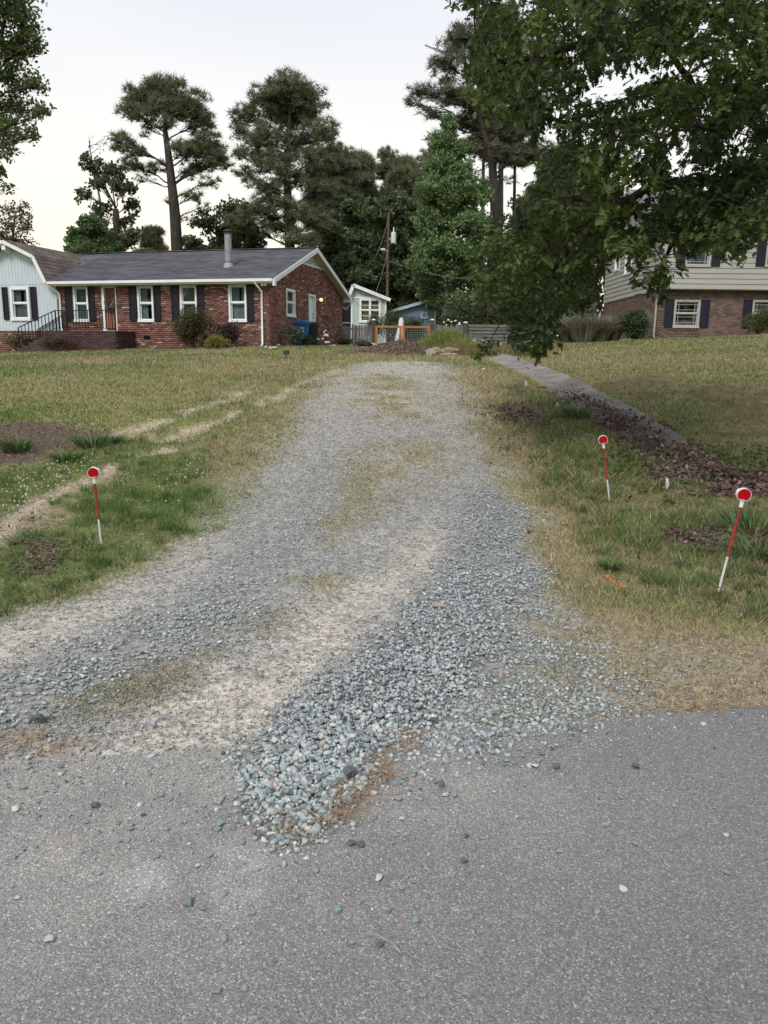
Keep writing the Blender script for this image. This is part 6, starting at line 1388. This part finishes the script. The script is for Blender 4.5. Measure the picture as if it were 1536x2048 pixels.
    p = at(728, 700, 31); p[2] = gz(p[0], p[1]); mb = MB(); rr = random.Random(9); pts = [(-.4, 0, .02), (-.25, .1, .12), (0, .05, .16), (.2, 0, .10), (.4, .05, .03)]; mb.tube(pts, [.05, .12, .13, .12, .03], 7); o = mb.build('black_bag', M('black_plastic_sheet', (.012, .012, .014), .35, .2, 12, .8, 25)); o.location = p; tag(o, 'crumpled black plastic lying before the grey picket fence', 'plastic sheet')
    p = at(745, 697, 31.3); p[2] = gz(p[0], p[1]); chunk('grey_rag', (p[0], p[1], p[2]+.08), (.32, .15, .12), M('pale_grey_cloth', (.34, .35, .37), .9, .2, 14), 'pale grey crumpled sheet next to the black plastic', 'cloth', seed=71)
debris()

# ------------------------------------------------------------------ grass, litter, gravel
def polar(n, r0, r1, a0=-36, a1=36):
    th = np.radians(rng.uniform(a0, a1, n)); R = np.exp(rng.uniform(math.log(r0), math.log(r1), n)); return R*np.sin(th), R*np.cos(th)
def off_things(x, y):
    return (y > edge_y(x)+.01) & ~((x > 3.0) & (x < 3.78) & (y > 8.1) & (y < 27.6)) & ~(((x-HX)*(-hs)+(y-HY)*hc > -.05) & ((x-HX)*hc+(y-HY)*hs < .05))
def grass():
    x, y = polar(900000, 2.5, 34, -41, 45); ok = off_things(x, y); x, y = x[ok], y[ok]; f = fields(x, y); n1 = fbm(x, y, 2.5, 40); n2 = fbm(x, y, .35, 41); n4 = fbm(x, y, .12, 45); big = fbm(x, y, 6, 46)
    dens = np.ones(len(x))*.8; 
    dens *= 1-f['drive']*.985; dens = np.maximum(dens, np.maximum(f['dryleft'], f['dryright'])*(.25+.5*sst(n4, .35, .65))*sst(n2, .2, .5)); dens = np.maximum(dens*(1-.8*f['apron']), f['apron']*.22*sst(n2, .3, .6)); dens = np.maximum(dens, f['mixr']*.30*sst(n2*.5+n4*.5, .42, .58))
    dens = np.maximum(dens, np.maximum(np.maximum(f['mid1']*1.0, f['mid2']*.75), np.maximum(f['mid3']*.6, f['mid4']*.35))*sst(n2, .35, .6)); dens = np.maximum(dens, f['drive']*(.10+.22*sst(np.hypot(x, y), 8, 20))*sst(n2*.5+n4*.5, .48, .62)*(1-f['sand'])*(1-f['coarse']))
    dens *= (1-.96*f['rut'])*(1-.93*f['mulch'])*(1-.85*f['litter'])*(1-.8*np.maximum(np.maximum(f['litter2'], f['litter5']), f['litter3']))*(1-.85*np.maximum(f['dirtA'], f['dirtB'])*sst(n2, .25, .5))*(1-.75*f['bare1'])*(1-.9*f['sand'])*(1-.85*f['sand2'])*(1-.95*f['coarse'])*(1-.6*f['coarse2'])
    dens *= 1-.7*f['shadelawn']*sst(n1+n2*.4, .35, .75)
    vb = np.maximum(f['verge'], f['verge_r']); dens = np.where(vb > .3, dens*(.35+.65*sst(n2, .3, .5)), dens)
    k = rng.random(len(x)) < dens; x, y = x[k], y[k]; n1, n2, n4, big = n1[k], n2[k], n4[k], big[k]; f = {a: b[k] for a, b in f.items()}; n = len(x); R = np.hypot(x, y); vb = vb[k]
    h = .022+.018*rng.random(n)+.035*np.clip(R/20-.2, 0, 1); h = h+vb*(.014+.045*sst(n2, .4, .7))*rng.random(n); tuft = sst(n4, .55, .8)*vb; h *= 1+vb*(-.55+1.1*sst(n4, .3, .65)); h += tuft*.05*rng.random(n)
    h *= 1-.55*np.maximum(f['drive'], f['apron'])*(1-np.maximum(f['dryleft'], f['dryright']))
    w = np.clip(.0016+R*.00060, .0025, .03)*(.7+.6*rng.random(n))
    green = np.clip(.54+.55*(.5-n1)*2.6+.25*(n2-.5)+.35*(big-.5), 0, 1); green = np.maximum(green, f['verge']*(.72+.5*(n2-.35))); green = np.maximum(green*(1-.6*f['verge_r']), f['verge_r']*(.50+.7*(n2-.4))); green *= 1-.72*np.maximum(f['dryleft'], f['dryright'])*(1-sst(n4, .6, .8)*.8); green *= 1-.55*f['apron']; green *= 1-.5*np.maximum(f['orange2'], f['orange'])
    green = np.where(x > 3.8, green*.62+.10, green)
    green = np.where(vb > .3, green*(.5+.75*sst(n4, .3, .6)), green); is_g = rng.random(n) < green
    cg = 1.2*np.array([[.09, .145, .032]])*(1-rng.random((n, 1)))+np.array([[.15, .20, .065]])*rng.random((n, 1)); cd = np.array([[.33, .27, .15]])+np.array([[.16, .135, .09]])*rng.random((n, 1)); cd = cd*(.7+.4*rng.random((n, 1)))
    pt = .62+.75*fbm(x, y, .22, 48)[:, None]; vg = np.array([[.062, .128, .026]])+np.array([[.085, .105, .035]])*rng.random((n, 1)); cg = (cg*(1-vb[:, None])+vg*vb[:, None])*pt; cd = cd*(.5+.5*pt)
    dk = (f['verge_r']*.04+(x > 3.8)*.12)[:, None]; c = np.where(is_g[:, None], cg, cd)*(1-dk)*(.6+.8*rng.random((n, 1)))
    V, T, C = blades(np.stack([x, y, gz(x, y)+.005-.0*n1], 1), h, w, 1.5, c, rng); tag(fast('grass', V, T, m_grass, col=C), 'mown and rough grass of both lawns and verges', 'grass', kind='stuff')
    # ragged tufts standing above the mown grass of the verges
    tx, ty = polar(9000, 4.3, 17); ft = fields(tx, ty); pr = np.maximum(ft['verge']*1.0, ft['verge_r']*.6)*(1-ft['litter'])*(1-ft['rut']); kk = (rng.random(9000) < pr*.16) & off_things(tx, ty); kl = (tx < -6) & (ty < 12) & (rng.random(9000) < .1); kk |= kl; tx, ty = tx[kk], ty[kk]; nt_ = len(tx)
    bi = rng.integers(0, nt_, nt_*42); r_ = .055*np.sqrt(rng.random(len(bi))); an = rng.random(len(bi))*6.283; bx, by = tx[bi]+r_*np.cos(an), ty[bi]+r_*np.sin(an); br = (.35+.9*rng.random(nt_))[bi][:, None]; gh = (.05+.055*rng.random(nt_))[bi]*(.5+.7*rng.random(len(bi)))
    kind = rng.random(nt_)[bi][:, None]; cc = np.where(kind < .75, np.array([[.07, .135, .03]]), np.array([[.30, .27, .12]]))*br*(.7+.6*rng.random((len(bi), 1)))
    V, T, C = blades(np.stack([bx, by, gz(bx, by)+.005], 1), gh, .0045+0*gh, 1.3, cc, rng); tag(fast('rough_tufts', V, T, m_grass, col=C), 'uneven grass tufts standing up in both verges', 'grass', kind='stuff')
    # leaves of clover and weeds, low and dark, in the left verge
    for nm, line_, cnt, lab, pc in (('clover_flowers', [(0, 1010), (40, 985), (70, 1000), (110, 975), (60, 1030), (10, 1040), (120, 945), (90, 960)], 150, 'small white clover flowers in the left verge', (.62, .62, .52)), ('yellow_flowers', [(135, 935), (155, 930), (150, 945), (175, 940), (205, 967), (225, 965), (240, 965), (185, 925)], 110, 'tiny yellow flowers behind the left stake', (.60, .50, .05)), ('white_weed_flowers', [(390, 935), (375, 940), (340, 975), (442, 945), (320, 1010), (360, 965)], 40, 'few white flowers in the grass near the gravel', (.6, .6, .5))):
        pts = [G(*p) for p in line_]; P_ = []
        for i in range(cnt): a = pts[rng.integers(len(pts))]; P_.append((a[0]+rng.normal()*.16, a[1]+rng.normal()*.30, 0))
        P_ = np.array(P_); P_[:, 2] = gz(P_[:, 0], P_[:, 1])+.05+.03*rng.random(cnt); ic = np.array([(1, 0, 0), (-1, 0, 0), (0, 1, 0), (0, -1, 0), (0, 0, 1), (0, 0, -1)])*1.0; it = np.array([(0, 2, 4), (2, 1, 4), (1, 3, 4), (3, 0, 4), (2, 0, 5), (1, 2, 5), (3, 1, 5), (0, 3, 5)])
        V, T = scatter(ic, it, P_, randrot(cnt), (.0065 if pc[2] < .1 else .0085)*(.7+.6*rng.random(cnt))); tag(fast(nm, V, T, m_litter, col=np.tile(np.array([pc]), (len(T), 1))), lab, 'flowers', kind='stuff')
    # broad weed leaves
    n = 9000; x, y = polar(n*3, 4, 13); fz_ = fields(x, y); k = (rng.random(len(x)) < np.maximum(fz_['verge']*.5, fz_['verge_r']*.25)*sst(fbm(x, y, .25, 99), .5, .65)); x, y = x[k], y[k]; n = len(x)
    V, T = scatter(*RHOMB, np.stack([x, y, gz(x, y)+.02+.02*rng.random(n)], 1), randrot(n), .028*(.5+rng.random(n))); m = rng.random((n, 1)); tag(fast('weed_leaves', V, T, m_leaf, col=np.repeat(np.array([[.04, .085, .025]])*(1-m)+np.array([[.11, .16, .05]])*m, 2, 0)), 'low broad weed leaves among the verge grass', 'weeds', kind='stuff')
    a = G(1400, 925); n = 1500; x = a[0]+rng.normal(size=n)*.8; y = a[1]+rng.normal(size=n)*.28; V, T = scatter(*RHOMB, np.stack([x, y, gz(x, y)+.03+.05*rng.random(n)], 1), randrot(n), .05*(.5+rng.random(n))); m = rng.random((n, 1)); tag(fast('ground_ivy', V, T, m_leaf, col=np.repeat(np.array([[.06, .10, .03]])*(1-m)+np.array([[.15, .19, .06]])*m, 2, 0)), 'patch of light green creeping leaves right of the walk', 'ground cover', kind='stuff')
grass()
def litter():
    x, y = polar(700000, 4, 24, -2, 40); xm, ym = polar(90000, 4.5, 14, -36, -14); x = np.concatenate([x, xm]); y = np.concatenate([y, ym]); f = fields(x, y); n2 = fbm(x, y, .4, 110)
    d = np.maximum(f['litter'], np.maximum(f['litter2']*.7, np.maximum(np.maximum(f['litter3'], f['litter5'])*.9, f['litter4']*.8)))*(.35+.65*sst(n2, .3, .6)); d = np.maximum(d, f['mulch']*.55); d = np.maximum(d, .035*((x > 1.2) & (x < 4.5) & (y > 6.0))*sst(n2, .35, .65)); d = d*(1-.93*((x > 3.36+.12*n2) & (x < 3.80) & (y > 9.3))); d *= (y > edge_y(x)); near_walk = ((x > 2.9) & (x < 3.9) & (y > 8) & (y < 15)); d = np.maximum(d, .5*near_walk*sst(3.72-x+.25*(n2-.5), .0, .35)*sst(15-y, 0, 5))
    k = rng.random(len(x)) < d*.42; x, y = x[k], y[k]; f2 = f['mulch'][k]; n = len(x); z = gz(x, y)+.012+.025*rng.random(n)+np.where((x > 3.0) & (x < 3.78) & (y > 8.1), .03+.06*(x-3.0)/.75, 0)
    q = OAK[0][[0, 2, 4, 7, 10, 13, 16, 19, 22, 24]]; tv = np.array([(.5, 0, .05), (0, 0, 0), (.25, .2, .08), (.5, .32, .0), (.8, .22, .10), (1, 0, 0), (.8, -.25, .12), (.45, -.3, .02), (.2, -.2, .1)]); tf = np.array([(0, i, i % 8+1) for i in range(1, 9)])
    Rt = rotz(rng.random(n)*6.28); tilt = randrot(n); mixr = rng.random(n) < .35; Rt[mixr] = tilt[mixr]; s = np.where(f2 > .5, .03, .055)*(.45+.7*rng.random(n))*np.clip(np.hypot(x, y)/8, .6, 1)
    V, T = scatter(tv, tf, np.stack([x, y, z], 1), Rt, s); m = rng.random((n, 1)); k2 = rng.random((n, 1)); col = (np.array([[.06, .034, .028]])*(1-m**1.5)+np.array([[.27, .185, .15]])*m**1.5)*(.7+.5*k2); col = np.where((f2 > .5)[:, None], col*.75, col)
    tag(fast('fallen_leaves', V, T, m_litter, col=np.repeat(col, 8, 0)), 'brown fallen oak leaves and bark mulch on the ground', 'dead leaves', kind='stuff')
    # orange pine straw at the road edge and round the gravel tongue
    x, y = polar(120000, 1.8, 7); f = fields(x, y); n2 = fbm(x, y, .12, 112); d = np.maximum(np.maximum(f['orange']*.8, f['orange2']*.8), f['orange3']*1.7)*sst(n2, .28, .55); d = np.maximum(d, .05*f['mixr']); d = np.maximum(d, f['mid4']*.25*sst(n2, .5, .7)); d = np.maximum(d, f['apron']*.10); k = rng.random(len(x)) < d*.55; x, y = x[k], y[k]; n = len(x)
    tv = np.array([(-.5, -.012, 0), (.5, -.008, .02), (.5, .008, .02), (-.5, .012, 0)]); V, T = scatter(tv, np.array([(0, 1, 2), (0, 2, 3)]), np.stack([x, y, np.maximum(gz(x, y), .004)+.008+.012*rng.random(n)], 1), rotz(rng.random(n)*6.28), .05*(.5+rng.random(n))); m = rng.random((n, 1)); tag(fast('pine_straw', V, T, m_litter, col=np.repeat(np.array([[.17, .09, .045]])*(1-m)+np.array([[.42, .29, .16]])*m, 2, 0)), 'rusty pine straw along the edge of the asphalt', 'pine straw', kind='stuff')
litter()

def hull_shape(seed, k=13, flat=.62):
    rr = random.Random(seed); bm = bmesh.new()
    for i in range(k):
        a = rr.uniform(0, 6.28); z = rr.uniform(-1, 1); s = math.sqrt(1-z*z); q = rr.uniform(.82, 1); bm.verts.new((s*math.cos(a)*q*1.15, s*math.sin(a)*q*.85, z*q*flat))
    bmesh.ops.convex_hull(bm, input=bm.verts); bmesh.ops.triangulate(bm, faces=bm.faces); loose = [v for v in bm.verts if not v.link_faces]; bmesh.ops.delete(bm, geom=loose, context='VERTS'); bm.verts.index_update()
    V = np.array([v.co[:] for v in bm.verts]); T = np.array([[v.index for v in f.verts] for f in bm.faces]); bm.free(); return V, T
SHAPES = [hull_shape(i) for i in range(9)]; SMALL = [hull_shape(40+i, 7, .6) for i in range(5)]
def stone_col(n, g=rng, pale=.0):
    pal = 1.08*np.array([(.29, .335, .34), (.38, .405, .39), (.22, .245, .255), (.14, .155, .17), (.34, .36, .37), (.42, .40, .36), (.26, .31, .29), (.46, .47, .45), (.33, .29, .25)]); w = np.array([.22, .17, .16, .10, .12, .06, .09, .04, .04]); c = pal[g.choice(len(pal), n, p=w/w.sum())]; return c*(.8+.4*g.random((n, 1)))
def fine_col(n):
    c = stone_col(n); k = rng.random(n); c[k < .14] *= 1.3; c[k > .8] *= .5; w = (rng.random(n) < .22); c[w] *= np.array([1.12, 1.0, .82]); return c
def stones(name, label, x, y, size, shapes, z=None, lift=.25, col=None):
    n = len(x); z = np.maximum(gz(x, y), .004) if z is None else z; si = rng.integers(0, len(shapes), n); Vs = []; Ts = []; Cs = []; b = 0; col = stone_col(n) if col is None else col
    for k, (tv, tf) in enumerate(shapes):
        m = si == k; q = m.sum()
        if not q: continue
        Rm = rotz(rng.random(q)*6.28); tl = randrot(q); mm = rng.random(q) < .35; Rm[mm] = tl[mm]
        V, T = scatter(tv, tf, np.stack([x[m], y[m], z[m]+size[m]*lift], 1), Rm, size[m]); Vs.append(V); Ts.append(T+b); b += len(V); Cs.append(np.repeat(col[m], len(tf), 0))
    return tag(fast(name, np.concatenate(Vs), np.concatenate(Ts), m_stone, col=np.concatenate(Cs)), label, 'gravel', kind='stuff')
def gravel():
    x, y = polar(185000, 1.75, 9); e = edge_y(x); f = fields(x, y); n2 = fbm(x, y, .3, 120); n3 = fbm(x, y, .1, 121)
    d = np.maximum(f['coarse']*(.45+.55*sst(n2+.4*(n3-.5)+(np.hypot(x, y) < 3.4)*.3, .30, .52)), f['coarse2']*sst(n2, .28, .55)*.7); d = np.maximum(d, f['mixr']*.55*sst(n2, .25, .55)); d = np.maximum(d, f['apron']*.03*sst(n2, .3, .6)); d = np.maximum(d, .012*f['drive'])
    R = np.hypot(x, y); k = rng.random(len(x)) < np.clip(d*np.clip(.34+R*.10, 0, .95)*1.25, 0, 1); x, y, R, n2 = x[k], y[k], R[k], n2[k]; n = len(x); s = (.0048+.0105*rng.random(n)**2.0)*(.80+.45*fbm(x, y, .5, 131)); s = np.where(rng.random(n) < .05, s*1.5, s)*np.where(R < 3.1, 1.22, 1.0)
    fz_ = fields(x, y); z = np.maximum(gz(x, y), .003)+.018*np.maximum(fz_['coarse'], fz_['coarse2']*.6)*sst(y-edge_y(x), .02, .4)+.014*fz_['coarse']*rng.random(n)
    stones('coarse_gravel', 'heaped coarse blue-grey gravel spilling from the drive onto the road', x, y, s, SHAPES, z)
    x, y = polar(330000, 2.0, 21); f = fields(x, y); n2 = fbm(x, y, .5, 122); ok = y > edge_y(x)-.25*rng.random(len(x))
    d = f['drive']*(.45+.4*sst(n2, .35, .6))*(1-.72*f['sand'])*(1-.55*f['sand2'])*(1-.6*f['mid2'])*(1-.75*f['mid1']); d = np.maximum(d, f['apron']*.42); d = np.maximum(d, f['dryright']*.16); k = ok & (rng.random(len(x)) < d*.62); x, y = x[k], y[k]; n = len(x); R = np.hypot(x, y); s = (.0040+.0050*rng.random(n)**1.5)*np.clip(.75+R*.075, 1, 2.1)
    stones('fine_gravel', 'fine crushed grey gravel covering the drive', x, y, s, SMALL, np.maximum(gz(x, y), .003)-.02*fields(x, y)['sand']*sst(y-edge_y(x), .02, .4), .3, col=fine_col(n))
    # grit kicked onto the asphalt
    n = 9000; x = -.7+rng.normal(size=n)*1.0; y = edge_y(x)-np.abs(rng.normal(size=n))*.42; k = y > 1.3; x, y = x[k], y[k]; n = len(x); stones('road_grit', 'fine grit tracked from the drive onto the asphalt', x, y, np.where(rng.random(n) < .16, 2.1, 1)*(.0018+.0028*rng.random(n)), SMALL, np.zeros(n)+.004, .3)
    # single stones on the asphalt
    meshes = []
    for k in range(12):
        tv, tf = hull_shape(200+k, 16, .6); me = bpy.data.meshes.new('loose_stone'); me.from_pydata([tuple(v) for v in tv], [], [tuple(int(q) for q in t) for t in tf]); c = stone_col(1)[0]*(.75 if k % 3 else .5); a_ = me.attributes.new('col', 'FLOAT_COLOR', 'FACE')
        for q in range(len(tf)): a_.data[q].color = (*[float(v) for v in c], 1)
        me.materials.append(m_stone); meshes.append(me)
    pale = meshes[0].copy()
    for q in pale.attributes['col'].data: q.color = (.52, .50, .44, 1)
    dark = meshes[1].copy()
    for q in dark.attributes['col'].data: q.color = (.11, .12, .13, 1)
    green = meshes[2].copy()
    for q in green.attributes['col'].data: q.color = (.22, .30, .27, 1)
    named = [(1245, 1781, 9, pale, 'rounded pale pebble alone on the asphalt right of centre'), (1271, 1535, 9, dark, 'dark blue-grey stone alone on the right asphalt'), (831, 1845, 10, green, 'greenish stone on the asphalt above the twig'), (760, 1892, 8, dark, 'round dark stone just left of the twig'), (190, 1614, 10, dark, 'flat black chip on the left asphalt'), (30, 1621, 9, pale, 'pale flat stone near the left edge of the asphalt'), (676, 1823, 10, green, 'angular grey stone below the gravel tongue'), (440, 1652, 10, green, 'grey-green flat stone left of the gravel tongue tip'), (757, 1759, 10, pale, 'flat pale stone right below the gravel tongue'), (75, 1447, 13, dark, 'dark stone of the big pair at the left road edge'), (90, 1440, 12, meshes[4], 'grey stone of the big pair at the left road edge'), (700, 1556, 16, dark, 'largest dark stone within the gravel tongue'), (703, 1690, 10, dark, 'left dark stone of the pair below the tongue'), (722, 1692, 10, dark, 'right dark stone of the pair below the tongue'), (881, 1579, 10, dark, 'dark stone right of the gravel tongue'), (928, 1724, 8, dark, 'small dark stone far right of the tongue tip'), (1070, 1535, 9, pale, 'pale stone of the right-hand trio on the asphalt'), (1112, 1536, 10, dark, 'dark stone of the right-hand trio on the asphalt'), (795, 1600, 9, meshes[5], 'grey stone at the lower right of the tongue'), (378, 1808, 12, meshes[6], 'larger grey stone of the left scatter on the asphalt'), (448, 1880, 9, meshes[7], 'dull grey stone low left of centre'), (100, 1882, 11, meshes[8], 'grey twin stones low at the left asphalt'), (868, 1450, 10, dark, 'dark stone where gravel meets the asphalt')]
    for i, (px, py, hp_, me, lab) in enumerate(named):
        g_ = ray(px, py); t = (0.004-CZ)/g_[2]; p = np.array([0, 0, CZ])+g_*t; 
        if p[1] > edge_y(p[0])-.02 or py < 1600 and 480 < px < 900: p[2] = float(gz(p[0], p[1]))+.02
        s = hp_*np.linalg.norm(p-[0, 0, CZ])/1540; o = link('loose_stone', me); o.location = (p[0], p[1], p[2]+s*.45); o.scale = (s, s, s*.9); o.rotation_euler = (0, 0, random.uniform(0, 6.28)); tag(o, lab, 'stone', 'loose stones')
    lab = 'one of the many small grey stones scattered on the asphalt around the gravel tongue'
    cnt = 0; t = 0
    for qx, qy, qs in [(random.gauss(1020, 60), random.gauss(1515, 16), random.choice((.007, .010, .013))) for _ in range(34)]+[(random.gauss(800, 45), random.gauss(1585, 22), random.choice((.008, .011, .014))) for _ in range(22)]:
        g_ = ray(qx, qy); p = np.array([0, 0, CZ])+g_*((.004-CZ)/g_[2])
        if p[1] > edge_y(p[0])-.02: continue
        o = link('loose_stone', random.choice(meshes)); o.location = (p[0], p[1], .004+qs*.4); o.scale = (qs, qs, qs*.85); o.rotation_euler[2] = random.uniform(0, 6.28); tag(o, lab, 'stone', 'small stones scattered on the asphalt')
    while cnt < 230 and t < 5000:
        t += 1
        if random.random() < .8: x, y = (random.gauss(-.35, .55), 2.45-abs(random.gauss(0, .42))) if random.random() < .6 else (random.uniform(-.1, .95), None); y = y if y is not None else float(edge_y(x))-.03-abs(random.gauss(0, .13))
        else: x, y = random.uniform(-1.5, 1.9), random.uniform(1.45, 3.0)
        if y > edge_y(x)-.02 or y < 1.4: continue
        s = random.choice((.005, .006, .007, .009, .011, .013)); o = link('loose_stone', random.choice(meshes)); o.location = (x, y, .004+s*.4); o.scale = (s, s, s*.85); o.rotation_euler[2] = random.uniform(0, 6.28); tag(o, lab, 'stone', 'small stones scattered on the asphalt'); cnt += 1
gravel()
print('tris', sum(sum(len(p.vertices)-2 for p in o.data.polygons) if len(o.data.polygons) < 2000 else len(o.data.polygons) for o in bpy.data.objects if o.type == 'MESH'))
